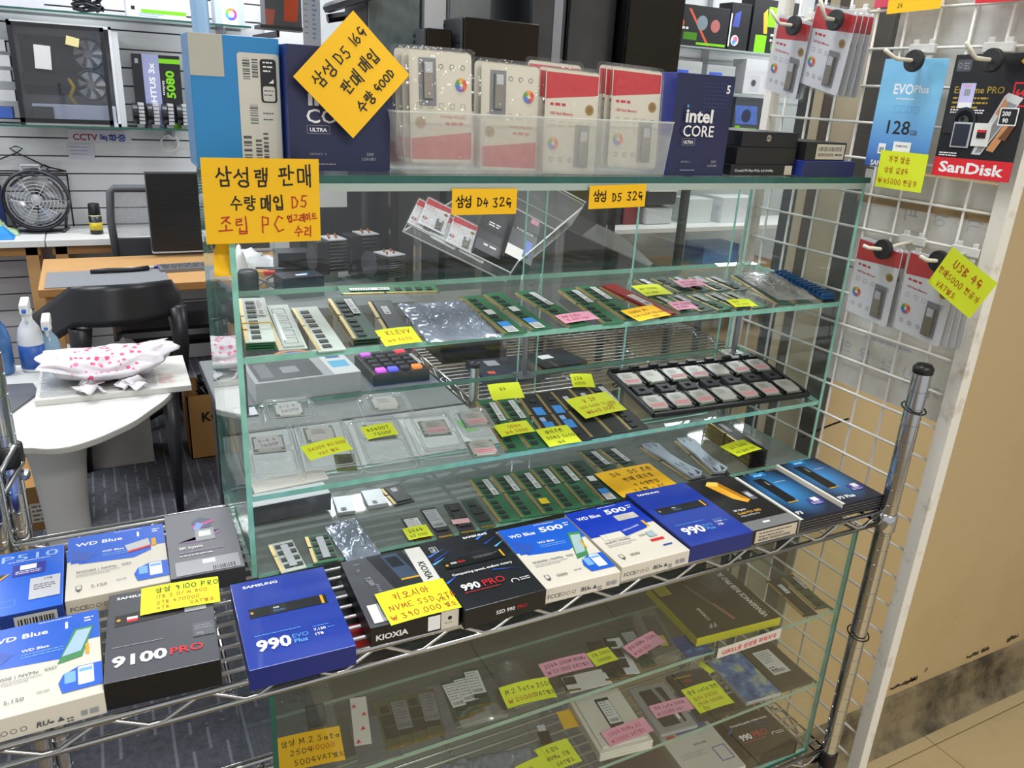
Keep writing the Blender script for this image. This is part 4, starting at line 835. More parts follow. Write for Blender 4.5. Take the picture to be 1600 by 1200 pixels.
def tick_mat():
    m = bpy.data.materials.new('gold_contact_fingers'); m.use_nodes = True
    nt = m.node_tree; N = nt.nodes; Lk = nt.links; b = N['Principled BSDF']; b.inputs['Metallic'].default_value = .7; b.inputs['Roughness'].default_value = .32
    tc = N.new('ShaderNodeTexCoord'); wv = N.new('ShaderNodeTexWave'); wv.bands_direction = 'Y'; wv.inputs['Scale'].default_value = 180
    Lk.new(tc.outputs['Object'], wv.inputs['Vector']); cr = N.new('ShaderNodeValToRGB'); cr.color_ramp.elements[0].color = (*lin('#9c8650'), 1); cr.color_ramp.elements[1].color = (*lin('#dcc68a'), 1)
    Lk.new(wv.outputs['Fac'], cr.inputs[0]); Lk.new(cr.outputs[0], b.inputs['Base Color'])
    return m
GOLDF = tick_mat()
def ram(label, W, pcb=None, style='std', L=.1334, Wd=.0312, group=None, lift=0, name='memory_stick', cat='memory stick', detail=True):
    """one memory stick; origin at its front left corner, gold edge on the left"""
    pcb = pcb or PCB_G
    o = link(name, proto(('circuit_board', L, Wd, pcb.name), board(L, Wd, pcb)), None, W); tag(o, label, cat, group)
    link('contacts', proto(('contacts', L), gold(L, m=GOLDF)), o)
    if not detail: return o
    ch = proto(('chip', Wd > .02), lambda b: b.box(0, 0, .0013, .0098, .0078, .0024, CHIP))
    if style in ('std', 'blue', 'upper', 'yellow', 'nolabel'):
        n = 8 if L > .1 else 4; ys = [.008 + i * (L - .024) / (n - .35) + (.0035 if i >= n // 2 else 0) for i in range(n)]
        for y in ys: link('chip', ch, o, T(.0075, y, 0))
    def lab(x0, y0, x1, y1, m, h=.0026, nm='sticker', fine=True):
        q = MB(); q.box(x0, y0, h, x1, y1, h + .00012, m); s_ = q.build(nm, o, None)
        if fine and m is STK:
            p = PR(z0=h + .00014); rnd = random.randint(1, 99); p.bars(x0 + .002, y0 + .003, x1 - .002, y0 + (y1 - y0) * .3, PDG, 10, False); p.fine(x0 + .0015, y1 - .004, x1 - .001, int((y1 - y0) / .006), .0034, .0011, PDG, rnd); p.build('sticker_print', s_, None)
    k = L / .1334
    if style == 'std': lab(.0185, L * .55, .0275, L * .92, STK)
    elif style == 'upper': lab(.009, L * .5, .018, L * .9, STK); 
    elif style == 'blue': lab(.006, L * .16, .021, L * .27, STKB); lab(.006, L * .02, .021, L * .155, STK); lab(.008, L * .46, .02, L * .58, STK, fine=False)
    elif style == 'yellow': lab(.0185, L * .55, .0275, L * .92, STK); lab(.008, L * .2, .021, L * .32, mat('#e8cf22', .45))
    elif style == 'sheet':   # full length heat spreader label
        q = MB(); q.box(.006, .006, .0013, Wd - .002, L - .006, .0028, mat('#55585c', .4, .3, .1, 60)); q.build('heat_spreader', o, None); lab(.012, L * .62, .02, L * .82, STK, .0029)
    elif style == 'silver':
        q = MB(); q.box(.006, .004, .0013, Wd - .003, L - .004, .003, mat('#a9b4ac', .35, .2, .25, 90)); q.build('heat_spreader', o, None)
        for i in range(5):
            p = PR(z0=.0031); p.frame(.009, .012 + i * .022, .024, .028 + i * .022, .0006, PDG); p.build('spreader_print', o, None)
        q = MB(); q.box(.008, .02, .0031, .012, .1, .0034, mat('#e2e6e4', .3)); q.build('sticker', o, None)
    elif style == 'red':
        q = MB(); q.box(.006, .004, .0013, Wd - .001, L - .004, .0042, mat('#9c2a2c', .35, .3, .08)); q.build('heat_spreader', o, None); lab(.012, L * .3, .024, L * .62, STK, .0043)
    elif style == 'bluelabels':
        for y in (.25, .55): lab(.01, L * y, .025, L * (y + .16), STKB, .0015)
        lab(.01, L * .42, .018, L * .5, mat('#8fb6ea', .45), .0015)
        link('chip', ch, o, T(.009, L * .12, 0)); link('chip', ch, o, T(.014, L * .82, 0))
    elif style == 'winged':
        HS = mat('#aab6c6', .3, .5, .06, 30, name='silver_blue_spreader'); q = MB()
        q.prism([(.005, .002), (.024, .002), (Wd + .002, .012), (Wd - .004, .05), (Wd - .004, .085), (Wd + .003, .125), (Wd - .008, .1315), (.006, .1315), (.003, .11), (.007, .07), (.005, .03)], .0013, .006, HS); s_ = q.build('heat_spreader', o, None, bevel=.0006)
        p = PR(z0=.0062)
        for x in (.008, .02): p.poly([(x, .128), (x + .009, .128), (x + .0045, .112)], PDG); p.poly([(x + .0018, .1265), (x + .0072, .1265), (x + .0045, .117)], HS)
        p.frame(.011, .04, .022, .052, .0012, PDG); p.rect(.012, .05, .021, .054, HS); p.poly([(.007, .006), (.013, .004), (.011, .02)], PDG); p.poly([(.02, .005), (.029, .01), (.026, .022)], PDG); p.fine(.013, .032, .02, 3, .004, .001, PDG, 3); p.build('spreader_print', s_, None)
    elif style == 'so':
        for yy in (.1, .32, .56, .78):
            for xx in (.0065, .0185): link('chip', ch, o, T(xx, L * yy, 0))
        lab(.0125, L * .12, .0215, L * .86, mat('#a4a9ad', .35, .3, .06), .0026)
    elif style == 'dark': lab(.012, L * .6, .02, L * .85, STK, .0016)
    return o
ORD = ['first', 'second', 'third', 'fourth', 'fifth', 'sixth', 'seventh', 'eighth', 'ninth', 'tenth', 'eleventh', 'twelfth']
G1 = 'memory sticks on the top sloping shelf'
# --- top shelf, left to right
for i in range(4): ram(('bottom', 'second', 'third', 'top')[i] + ' green stick of the banded stack at the left end of the top shelf', on('s1', .012, .186, -6, .0005 + .0028 * i), PCB_G if i < 3 else PCB_P, 'std', group=G1, detail=(i == 3))
q = MB()
q.tube([(.001, .045, -.0095), (.0295, .045, -.0095), (.0318, .045, -.005), (.0318, .045, .001), (.0295, .045, .0033), (.001, .045, .0033), (-.0008, .045, .001), (-.0008, .045, -.005), (.001, .045, -.0095)], .0008, mat('#c9a93a', .5), 6)
tag(q.build('rubber_band', None, None, True, W=on('s1', .012, .186, -6, .0105)), 'yellow rubber band around the leftmost memory stack', 'rubber band')
ram('silver coated memory stick right of the banded stack', on('s1', .045, .178, -3), PCB_P, 'silver', group=G1)
ram('pale memory stick with eight black chips near the left end of the top shelf', on('s1', .085, .164, 0), PCB_P, 'nolabel', group=G1)
for i in range(3): ram(('bottom', 'middle', 'top')[i] + ' memory stick of the dark stack of three on the top shelf', on('s1', .127, .172, -2, .0005 + .0033 * i), PCB_D, 'std', group=G1, detail=(i == 2))
ram('green memory stick lying crosswise at the back of the top shelf', on('s1', .29, .318, 84, .0005), PCB_G, 'upper', group=G1)
ram('grey memory stick with heat spreader under the lime note on the top shelf', on('s1', .171, .17, -5, .0005), PCB_K, 'sheet', group=G1)
for i, (x, y, a, st, pc, lb) in enumerate(((.314, .163, 2, 'blue', PCB_G, 'green memory stick with blue sticker beside the silvery bag'), (.354, .167, 4, 'blue', PCB_G, 'green memory stick with blue sticker, second from the silvery bag'), (.409, .166, 7, 'std', PCB_G, 'green memory stick under the pink note on the top shelf'), (.46, .166, -1.5, 'std', PCB_G, 'green memory stick right of the pink note on the top shelf'), (.498, .172, 0, 'std', PCB_G, 'green memory stick beside the red one on the top shelf'), (.553, .166, 9, 'red', PCB_D, 'memory stick with red heat spreader on the top shelf'))):
    ram(lb, on('s1', x, y, a), pc, st, group=G1)
GS = 'short laptop memory sticks in two rows on the top shelf'
for i, (x, y, a) in enumerate(((.617, .25, 8), (.65, .251, 8), (.684, .249, 9), (.718, .245, 8), (.75, .24, 8))): ram(ORD[i] + ' short memory stick in the back row on the top shelf', on('s1', x, y, a), PCB_D, 'upper' if i != 1 else 'nolabel', .0676, .03, GS)
for i, (x, y, a) in enumerate(((.598, .178, 10), (.63, .176, 10), (.662, .174, 9), (.694, .172, 8), (.726, .171, 8))): ram(ORD[i] + ' short memory stick in the front row on the top shelf', on('s1', x, y, a), PCB_D if i % 2 else PCB_G, 'upper', .0676, .03, GS)
# bags: crumpled antistatic film over sticks
ESD = mat('#a9b5c8', .16, .5, .3, 30, name='antistatic_film')
def crumple(label, W, w, d, h, m, name='antistatic_bag', cat='bag', n=22, seed=1, rid=.0025, parts=0, ribs=0):
    rnd = random.Random(seed); ph = [(rnd.uniform(20, 130), rnd.uniform(20, 130), rnd.uniform(0, 6)) for _ in range(9)]
    def fn(u, v):
        e = min(1, 5 * min(u, 1 - u, v, 1 - v)); z = h * e ** .5 * (.65 + .35 * math.sin(u * PI * (2 + seed % 2) + seed)) + e * sum(rid * .35 * math.sin(a * u * w * 8 + b_ * v * d * 8 + c) for a, b_, c in ph)
        if ribs: z += e * .0045 * abs(math.sin(ribs * PI * u)) ** .4 - .003 * e
        return (-w / 2 + w * u + .001 * math.sin(v * 30 + seed), -d / 2 + d * v + .001 * math.sin(u * 25), max(.0004, z + .0004))
    b = MB(); b.grid(fn, n, n, m); b.face([fn(i / n, 0) for i in range(n + 1)] + [fn(1, 1), fn(0, 1)], m) if False else None
    # flat underside
    b.face([(-w / 2, -d / 2, .0003), (-w / 2, d / 2, .0003), (w / 2, d / 2, .0003), (w / 2, -d / 2, .0003)], m)
    o = b.build(name, None, None, True, W=W); tag(o, label, cat); return o
crumple('silvery blue antistatic bag of memory on the top shelf', on('s1', .262, .223, -2), .092, .124, .006, ESD, seed=2, rid=.0022, ribs=3, n=40)
q = ram('blue finned memory stick at the right end of the top shelf', on('s1', .866, .172, -3, .0006), PCB_K, 'nolabel', Wd=.03, group=G1)
BLUEH = mat('#2a5f92', .35, .4, .06, name='blue_heatsink')
h_ = MB(); h_.box(.004, .004, .0026, .03, .129, .005, BLUEH); hs = h_.build('heat_spreader', q, None)
for i in range(12): z_ = MB(); z_.box(.006, .008 + .01 * i, .005, .03, .0125 + .01 * i, .0105, BLUEH); z_.build('fin', hs, None)
for i, (x, a) in enumerate(((.775, -9), (.815, -6))):
    ram(('left', 'right')[i] + ' memory stick inside clear packing at the right end of the top shelf', on('s1', x, .176, a, .0006), PCB_D, 'dark', group=G1)
o = crumple('crinkled clear plastic pack over memory at the right end of the top shelf', on('s1', .833, .243, -8, .004), .074, .125, .008, FOILBAG, 'plastic_pack', 'packaging', 14, 5, .003)
# notes of the top shelf
n8 = lambda t1, t2, ink=RINK: [(t1, .12, .55, .0065, ink), (t2, .12, .18, .006, ink)]
note('lime note reading KLEVV on the top shelf beside the silvery bag', on('s1', .18, .172, 4, .007), .046, .034, LIME, [('KLEVV', .22, .62, .0085, RINK), ('16G 5600', .12, .2, .006, RINK)], curl=.002, tilt=8)
note('pink note on the green sticks in the middle of the top shelf', on('s1', .432, .188, 5, .004), .056, .026, PINK, n8('8G 2133', '12.000 VAT'), curl=.002)
note('lime note on the short sticks of the back row', on('s1', .602, .256, 0, .006), .05, .04, LIME, n8('8G 3200', '25.000', INK), curl=.002)
note('pink note on the back row of short sticks', on('s1', .687, .272, 2, .006), .048, .026, PINK, n8('16G 2666', '40.000', INK), curl=.002)
note('pink note on the front row of short sticks', on('s1', .609, .191, 0, .006), .038, .026, PINK, n8('4G 2400', '8.000', INK), curl=.002)
note('orange note with black writing on the red memory stick', on('s1', .533, .175, 10, .007), .062, .037, YELLOW, [('DDR4 8G', .12, .62, .007, INK), ('32G 5600 80.000', .05, .32, .0062, INK), ('VAT', .5, .06, .006, INK)], curl=.002)
note('lime note on the front row of short sticks near the clear pack', on('s1', .711, .182, -6, .006), .041, .026, LIME, n8('16G', '35.000', INK), curl=.002)

# --- middle shelf
SIL = mat('#cfcfca', .4, .35, .06, 60, name='processor_lid'); SUB = mat('#7f8a80', .45, 0, .08, 60, name='processor_substrate')
def cpu(label, W, sticker=None, group=None, s=.0375, writing=None):
    b = MB(); b.box(-s / 2, -s / 2, 0, s / 2, s / 2, .0012, SUB); o = b.build('processor', None, None, W=W); tag(o, label, 'processor', group)
    l = MB(); a = s * .445; l.prism([(-a, -a * .72), (-a * .8, -a * .72), (-a * .8, -a), (a * .8, -a), (a * .8, -a * .72), (a, -a * .72), (a, a * .72), (a * .8, a * .72), (a * .8, a), (-a * .8, a), (-a * .8, a * .72), (-a, a * .72)], .0012, .0032, SIL); lid = l.build('lid', o, None, bevel=.0004)
    p = PR(z0=.0033)
    if sticker: p.rect(-a * .75, -a * .8, a * .9, -a * .15, sticker); p.fine(-a * .65, -a * .4, a * .8, 2, .004, .0011, PRED, 3)
    if writing: p.hand(writing[0], -a * .7, a * .1, .0065, BINK, rot=8); p.hand(writing[1], -a * .6, -a * .55, .0065, BINK, rot=8)
    else: p.fine(-a * .6, a * .55, a * .5, 4, .003, .0007, PDG, 5)
    p.build('lid_print', lid, None); return o
def clamshell(label, W, w, d, h=.012, group=None):
    """clear two-leaf blister: a flange with a raised tray for the chip and a flat lid leaf"""
    b = MB()
    def rr(x0, y0, x1, y1, r, z):
        P = []
        for cx, cy, a in ((x1 - r, y1 - r, 0), (x0 + r, y1 - r, 90), (x0 + r, y0 + r, 180), (x1 - r, y0 + r, 270)):
            for i in range(4): an = math.radians(a + 30 * i); P.append((cx + r * math.cos(an), cy + r * math.sin(an), z))
        return P
    def loft(rings, cap=True):
        n = len(rings[0])
        for A, B in zip(rings, rings[1:]):
            for i in range(n): b.face([A[i], A[(i + 1) % n], B[(i + 1) % n], B[i]], CLAM)
        if cap: b.face(rings[-1], CLAM)
    loft([rr(-w / 2, -d / 2, w / 2, d / 2, .008, .0005), rr(-w / 2 + .004, -d / 2 + .004, w / 2 - .004, d / 2 - .004, .007, .0012), rr(-w / 2 + .006, -d / 2 + .006, w / 2 - .006, d / 2 - .006, .006, h)], False)
    y = 0 if d > .09 else -d / 2 + .008
    m = d / 2 - .007
    loft([rr(-w / 2 + .007, y, w / 2 - .007, m, .005, h), rr(-w / 2 + .009, y + .003, w / 2 - .009, m - .003, .004, .006)], True)
    if d > .09: loft([rr(-w / 2 + .007, -m, w / 2 - .007, y - .002, .005, h), rr(-w / 2 + .01, -m + .004, w / 2 - .01, y - .006, .004, .002)], True)
    b.face(rr(-w / 2 + .003, -d / 2 + .003, w / 2 - .003, d / 2 - .003, .006, h + .003), CLAM)
    for q_ in (rr(-w / 2, -d / 2, w / 2, d / 2, .008, .001), rr(-w / 2 + .006, -d / 2 + .006, w / 2 - .006, d / 2 - .006, .006, h), rr(-w / 2 + .009, y + .003, w / 2 - .009, m - .003, .004, h)): b.tube(q_ + [q_[0]], .0008, CLAMR, 5)
    if d > .09:
        q_ = rr(-w / 2 + .009, -m + .003, w / 2 - .009, y - .005, .005, h); b.tube(q_ + [q_[0]], .0009, CLAMR, 5)
    o = b.build('clamshell_pack', None, None, False, W=W); tag(o, label, 'packaging', group); return o
GC = 'processors in clear clamshells on the middle shelf'
for i, (x, y, w, d, a, cx, cy, st, wr, lb) in enumerate((
    (.043, .243, .066, .122, -5, .042, .257, None, ('5-4 G', '7400F'), 'at the left end of the front row'), (.108, .24, .07, .122, -4, .107, .262, None, None, 'under the long lime note'), (.178, .231, .068, .116, -5, .182, .25, STKP, None, 'under the square lime note'), (.253, .231, .066, .1, -6, .255, .24, STKP, None, 'with the pink sticker'), (.318, .245, .05, .062, -6, .316, .247, STKP, None, 'beside the first green stick'),
    (.083, .33, .072, .062, -4, .083, .33, None, ('5-2 G', '5600X'), 'at the back left'), (.212, .315, .07, .06, -4, .211, .315, None, None, 'at the back middle'))):
    cpu('processor in the clear clamshell ' + lb, on('s2', cx, cy, a, .0068), st, GC, writing=wr)
    clamshell('clear clamshell ' + lb + ' on the middle shelf', on('s2', x, y, a, .0006), w, d, .010, 'clear clamshells on the middle shelf')
cpu('bare processor with pink sticker on the middle shelf edge', on('s2', .302, .188, -6), STKP)
cpu('bare processor lying behind the black tray', on('s2', .862, .34, -4, .001), None)
b = MB(); b.box(-.043, -.011, 0, .043, .011, .0012, mat('#dfe0d9', .5)); tag(b.build('paper_card', None, None, W=on('s2', .052, .187, 3)), 'white paper strip at the left front of the middle shelf', 'card')
b = MB(); b.box(-.012, -.017, 0, .012, .017, .0015, mat('#5f6a2a', .4)); b.box(-.008, -.013, .0015, .008, .013, .002, mat('#3c451c', .4)); tag(b.build('adapter_board', None, None, W=on('s2', .122, .2, -8, .004)), 'small olive chip board below the long lime note', 'circuit board')
G2 = 'memory sticks on the middle shelf'
for i, (x, y, a, st, pc, lb) in enumerate(((.328, .172, -6, 'std', PCB_G, 'green memory stick beside the processors'), (.362, .17, -4, 'std', PCB_G, 'green memory stick with white stickers, second from the processors'), (.396, .172, -6, 'bluelabels', PCB_K, 'black memory stick with blue stickers, left of two'), (.4285, .17, -5, 'bluelabels', PCB_K, 'black memory stick with blue stickers, right of two'), (.461, .17, -2, 'dark', PCB_K, 'plain black memory stick left of two more under the lime note'), (.4945, .172, -1.5, 'dark', PCB_K, 'plain black memory stick, middle of three under the lime note'), (.528, .172, -.6, 'std', PCB_K, 'plain black memory stick nearest the black tray'))):
    ram(lb + ' on the middle shelf' if 'shelf' not in lb else lb, on('s2', x, y, a), pc, st, group=G2)
# processor tray
TRK = mat('#232325', .35, 0, .08, 40, name='black_tray_plastic')
tw, td = .306, .134
tray = thing('processor_tray', 'black plastic tray holding two rows of seven processors', 'tray', on('s2', .737, .254, -2, .0006))
b = MB(); b.box(-tw / 2, -td / 2, 0, tw / 2, td / 2, .003, TRK)
for s in (-1, 1): b.box(-tw / 2, s * td / 2 - .003, .003, tw / 2, s * td / 2 + .003, .009, TRK); b.box(s * tw / 2 - .003, -td / 2, .003, s * tw / 2 + .003, td / 2, .009, TRK)
b.build('base', tray, None, bevel=.0008)
cw = tw / 7
for i in range(7):
    x = -tw / 2 + cw * (i + .5)
    for yy in (-.037, .037):
        b = MB(); b.box(x - .0195, yy - .02, .003, x - .017, yy + .02, .0095, TRK); b.box(x + .017, yy - .02, .003, x + .0195, yy + .02, .0095, TRK); b.box(x - .012, yy + .0185, .003, x + .012, yy + .021, .008, TRK); b.build('pocket', tray, None)
    b = MB(); b.box(x - .012, -.0105, .003, x + .012, .0105, .0035, TRK); b.box(x - .0125, -.011, .0035, x - .005, .011, .009, DGREY); b.box(x + .005, -.011, .0035, x + .0125, .011, .009, DGREY); b.box(x - .005, .004, .0035, x + .005, .011, .009, DGREY); b.box(x - .005, -.011, .0035, x + .005, -.004, .009, DGREY); b.build('lock_block', tray, None)
for s in range(8):
    b = MB(); x = -tw / 2 + tw * (s + .3) / 8; b.box(x - .008, td / 2 - .002, .003, x + .008, td / 2 + .005, .0125, TRK); b.build('tab', tray, None)
for r, (yy, nm) in enumerate(((.037, 'back'), (-.037, 'front'))):
    for i in range(7):
        x = -tw / 2 + cw * (i + .5)
        cpu(f'{ORD[i]} processor from the left in the {nm} row of the black tray', on('s2', .737, .254, -2, .0006) @ T(x, yy, .0062) @ RX(4 if r else 2) @ RZ(random.uniform(-4, 4)), STKP if (i + r) % 3 != 1 or i in (0,) else None, 'processors in the black tray', .0385)
# notes of the middle shelf
note('long lime note lying over the second clamshell', on('s2', .104, .217, 10, .0155), .056, .03, LIME, [('5600X 80.000', .1, .55, .006, RINK), ('VAT 별도', .25, .15, .006, RINK)], curl=.003)
note('square lime note on the third clamshell', on('s2', .178, .238, 3, .0155), .042, .028, LIME, [('G5400T', .12, .55, .007, INK), ('7500F', .25, .15, .007, INK)], curl=.002)
note('lime note propped behind the two green sticks on the middle shelf', on('s2', .395, .308, -4, .006), .051, .03, LIME, [('16G', .3, .55, .006, INK)], curl=.003, tilt=18)
note('small lime note propped behind the plain black sticks', on('s2', .527, .306, -14, .008), .036, .028, LIME, n8('32G', '6000', INK), curl=.003, tilt=15)
note('wide lime note with red price over the plain black sticks', on('s2', .512, .241, 5, .005), .077, .053, LIME, [('V 3P', .3, .68, .01, RINK), ('32G 5600 75.000', .1, .42, .0065, RINK), ('₩660.000', .15, .15, .009, RINK), ('VAT', .7, .3, .008, RINK)], curl=.003)
note('lime note across the two green sticks on the middle shelf', on('s2', .362, .214, 1, .005), .052, .028, LIME, [('DDR4', .35, .55, .007, RINK), ('16G 5000', .15, .15, .007, RINK)], curl=.002)
note('lime note with black writing at the front of the black sticks', on('s2', .414, .182, 0, .005), .051, .042, LIME, [('마이크론', .2, .66, .0075, INK), ('DDR5 5600', .12, .36, .007, INK), ('16G', .3, .08, .007, INK)], curl=.002)

# --- bottom of the case
G3 = 'memory sticks on the case floor'
ram('short laptop memory stick at the left end of the case floor', on('b', .031, .157, 2), PCB_P, 'so', .0676, .03, G3)
ram('short laptop memory stick second from the left on the case floor', on('b', .071, .161, -3), PCB_G, 'so', .0676, .03, G3)
crumple('crumpled clear antistatic bag on the case floor', on('b', .128, .199, 3), .042, .098, .006, ESD, seed=3, rid=.003, n=16)
b = MB(); b.box(-.052, -.018, 0, .052, .018, .026, mat('#6a6d74', .3, .3, .4, 60), mat('#b4b9bd', .3, .2, .1, 20)); tag(b.build('long_box', None, None, W=on('b', .072, .3, 2), bevel=.001), 'long dark box with pale top at the back left of the case floor', 'box')
def m2(label, W, pcb=None, sticker=None, L=.08, group='small drive boards on the case floor', contacts_back=False, sil=False):
    pcb = pcb or PCB_K; o = link('m2_drive', proto(('m2_board', L, pcb.name), lambda b: b.prism([(0, 0), (.022, 0), (.022, L), (.0125, L), (.011, L - .0012), (.0095, L), (0, L)], 0, .0009, pcb)), None, W); tag(o, label, 'drive board', group)
    y = L - .004 if contacts_back else 0
    q = MB(); q.box(.001, y, .0009, .021, y + .0038, .00105, GOLD); q.build('contacts', o, None)
    for (x0, y0, x1, y1) in ((.003, .2, .019, .42), (.003, .46, .019, .68), (.005, .74, .016, .88)):
        q = MB(); q.box(x0, y0 * L, .0009, x1, y1 * L, .0022, CHIP); q.build('chip', o, None)
    if sticker:
        q = MB(); q.box(.0015, L * .3, .0023, .0205, L * .9, .0024, sticker); s_ = q.build('sticker', o, None); p = PR(z0=.0025); p.fine(.003, L * .84, .019, 6, .005, .0012, PDG, random.randint(1, 50)); p.bars(.004, L * .34, .018, L * .42, PDG, 18); p.build('sticker_print', s_, None)
    return o
def flat(name, label, cat, W, w, d, h, m, fn=None, bevel=.0005):
    b = MB(); b.box(-w / 2, -d / 2, 0, w / 2, d / 2, h, m); o = b.build(name, None, None, bevel=bevel, W=W); tag(o, label, cat)
    if fn: p = PR(); fn(p); p.build('face_print', o, ftop(w, d, h))
    return o
flat('adapter', 'silver adapter sleeve on the case floor, left of two', 'adapter', on('b', .142, .285, -6), .024, .045, .005, mat('#b4babd', .3, .5, .06), lambda p: p.rect(.006, .004, .013, .012, PG))
flat('adapter', 'silver adapter sleeve on the case floor, right of two', 'adapter', on('b', .186, .287, -4), .028, .045, .006, mat('#b9bfc2', .3, .5, .06), lambda p: p.rect(.008, .004, .014, .012, PG))
ram('short memory stick with yellow sticker on the case floor', on('b', .207, .262, 4), PCB_K, 'sheet', .055, .03, G3)
m2('small drive board under the lime note on the case floor', on('b', .201, .165, -2), PCB_K, STK, .06)
m2('drive board with long silver sticker on the case floor', on('b', .231, .16, -3), PCB_K, mat('#aeb2b4', .35, .3, .08))
m2('drive board with pink sticker on the case floor', on('b', .2625, .16, -6), PCB_K, None)
m2('dark green drive board beside the row of green sticks', on('b', .2925, .162, -4), PCB_D, None)
q = MB(); q.box(-.012, -.006, .0024, .012, .006, .0026, STKP); o = q.build('sticker_label', None, None, W=on('b', .274, .187, -8)); tag(o, 'small pink sticker lying on a drive board on the case floor', 'sticker')
for i, (x, y, a, st, lb) in enumerate(((.322, .165, -5, 'std', 'first'), (.355, .165, -6, 'std', 'second'), (.388, .162, -6.5, 'yellow', 'third'), (.4205, .164, -7, 'std', 'fourth'), (.453, .162, -7, 'std', 'fifth'), (.488, .162, -6, 'blue', 'sixth'))):
    ram(f'{lb} green stick of the row on the case floor, counted from the left' + (', yellow sticker' if st == 'yellow' else ', blue sticker' if st == 'blue' else ''), on('b', x, y, a), PCB_G if i < 5 else PCB_D, st, group=G3)
ram('green stick half under the orange note on the case floor, left of two', on('b', .534, .19, -3), PCB_D, 'std', group=G3)
ram('green stick half under the orange note on the case floor, right of two', on('b', .573, .187, -2), PCB_D, 'std', group=G3)
ram('silver winged memory stick on the case floor, left of two', on('b', .649, .169, 1), PCB_K, 'winged', Wd=.033, group=G3)
ram('silver winged memory stick on the case floor, right of two', on('b', .695, .172, -11), PCB_K, 'winged', Wd=.033, group=G3)
for i in range(8): ram(ORD[i] + ' black stick from below in the tall stack at the right of the case floor', on('b', .772, .172, -7, .0005 + .0038 * i), PCB_K, 'dark', group='black sticks in the tall stack', detail=(i == 7))
note('lime note on the small drive boards of the case floor', on('b', .21, .18, -1, .003), .033, .028, LIME, [('256G', .15, .55, .007, INK), ('30.000', .1, .15, .006, INK)], curl=.002)
note('large orange note with black writing on the case floor', on('b', .569, .197, 0, .004), .103, .078, YELLOW, [('D4 . D5 호환', .2, .74, .012, INK), ('판매 대기중', .3, .5, .011, INK), ('* 수량한정', .36, .27, .0095, INK), ('고급형 - PC', .25, .06, .01, INK)], curl=.003)
note('lime note on the tall stack of black sticks', on('b', .757, .182, 8, .0335), .058, .038, LIME, [('16G 2666', .15, .55, .0075, INK), ('45.000 VAT', .12, .15, .007, INK)], curl=.003)
# ================================================================== lower case: used drives
GL = 'small drive boards in the lower case'
def shell_box(label, W, w, d, h, name='clear_case', cat='plastic case', m=None):
    """open-bottomed clear box with a lid rim"""
    b = MB(); m = m or BLIST
    b.box(-w / 2, -d / 2, 0, w / 2, d / 2, .001, m); b.box(-w / 2 + .002, -d / 2 + .002, .001, w / 2 - .002, d / 2 - .002, h, m); b.box(-w / 2, -d / 2, h, w / 2, d / 2, h + .0012, m)
    o = b.build(name, None, None, bevel=.0015, W=W); tag(o, label, cat); return o
shell_box('clear plastic case at the left end of the lower case', on('l1', .036, .082, -7), .072, .13, .016)
m2('dark drive board inside the clear case at the left', on('l1', .04, .085, -7, .002), PCB_K, mat('#55575a', .4), .042, GL)
note('orange note on the clear case at the left of the lower case', on('l1', .03, .041, -8, .0185), .074, .05, YELLOW, [('삼성 M.2 Sata', .1, .68, .0088, INK), ('250G', .22, .4, .0085, INK), ('50000', .52, .42, .0075, RINK), ('500G', .26, .1, .0085, INK), ('VAT별도', .6, .12, .0075, INK)], curl=.003)
flat('paper_strip', 'white paper strip printed with red marks in the lower case', 'strip', on('l1', .1, .077, -12, .003), .02, .078, .0008, mat('#d9d5ce', .5), lambda p: [p.poly([(x, y), (x + .006, y + .001), (x + .003, y + .007)], PRED) for x, y in ((.001, .06), (.012, .045), (.009, .022), (.002, .002))] and None)
flat('antistatic_card', 'grey antistatic card beside the red marked strip', 'card', on('l1', .108, .045, -6), .05, .07, .0012, mat('#6f7378', .35, .3, .1))
for i, (x, y, a) in enumerate(((.118, .021, -7), (.135, .02, -8), (.1515, .019, -9.5), (.168, .019, -11))):
    m2(ORD[i] + ' of four bare drive boards lying side by side in the lower case', on('l1', x - .004, y, a, .001 + .0006 * i), mat('#55583e', .4, 0, .15, 80), mat('#77797c', .4, 0, .5, 120) if i % 2 else None, .079, GL)
flat('antistatic_card', 'grey antistatic card right of the four bare drive boards', 'card', on('l1', .197, .058, -8), .02, .085, .001, mat('#77797e', .35, .3, .1), lambda p: p.fine(.003, .07, .012, 2, .004, .0014, PRED, 3))
for i, (x, y, a) in enumerate(((.208, .03, -3), (.2235, .032, -4), (.236, .04, -9))):
    m2(('left', 'middle', 'right')[i] + ' white labelled drive board in the lower case', on('l1', x, y, a, .001 + .001 * i), PCB_D, STK, .07, GL)
crumple('clear film scrap under the white labelled drive boards', on('l1', .24, .03, -5), .06, .03, .003, FOILBAG, 'plastic_scrap', 'packaging', 10, 4, .002)
flat('antistatic_card', 'grey card between the drive boards and the domed blister', 'card', on('l1', .27, .05, -8), .03, .065, .001, mat('#6a6d72', .35, .3, .1))
b = MB(); b.lathe([(.02, .001), (.0185, .008), (.014, .016), (.008, .018)], BLIST, 16, Matrix.Scale(1.9, 4, (0, 1, 0))); tag(b.build('blister_dome', None, None, True, W=on('l1', .302, .066, -12)), 'domed clear blister under the curled lime note', 'packaging')
note('curled lime note reading M.2 sata in the lower case', on('l1', .302, .026, -6, .013), .067, .034, LIME, [('M.2 Sata 250G', .08, .6, .0075, INK), ('₩ 25000', .08, .18, .0075, RINK), ('VAT별도', .6, .2, .007, INK)], curl=.006)
m2('drive board sticking out under the long pink note', on('l1', .356, .02, -12), PCB_K, None, .06, GL)
flat('paper_card', 'white card at the front edge under the long pink note', 'card', on('l1', .392, .028, -6), .062, .03, .001, mat('#c9cac6', .5))
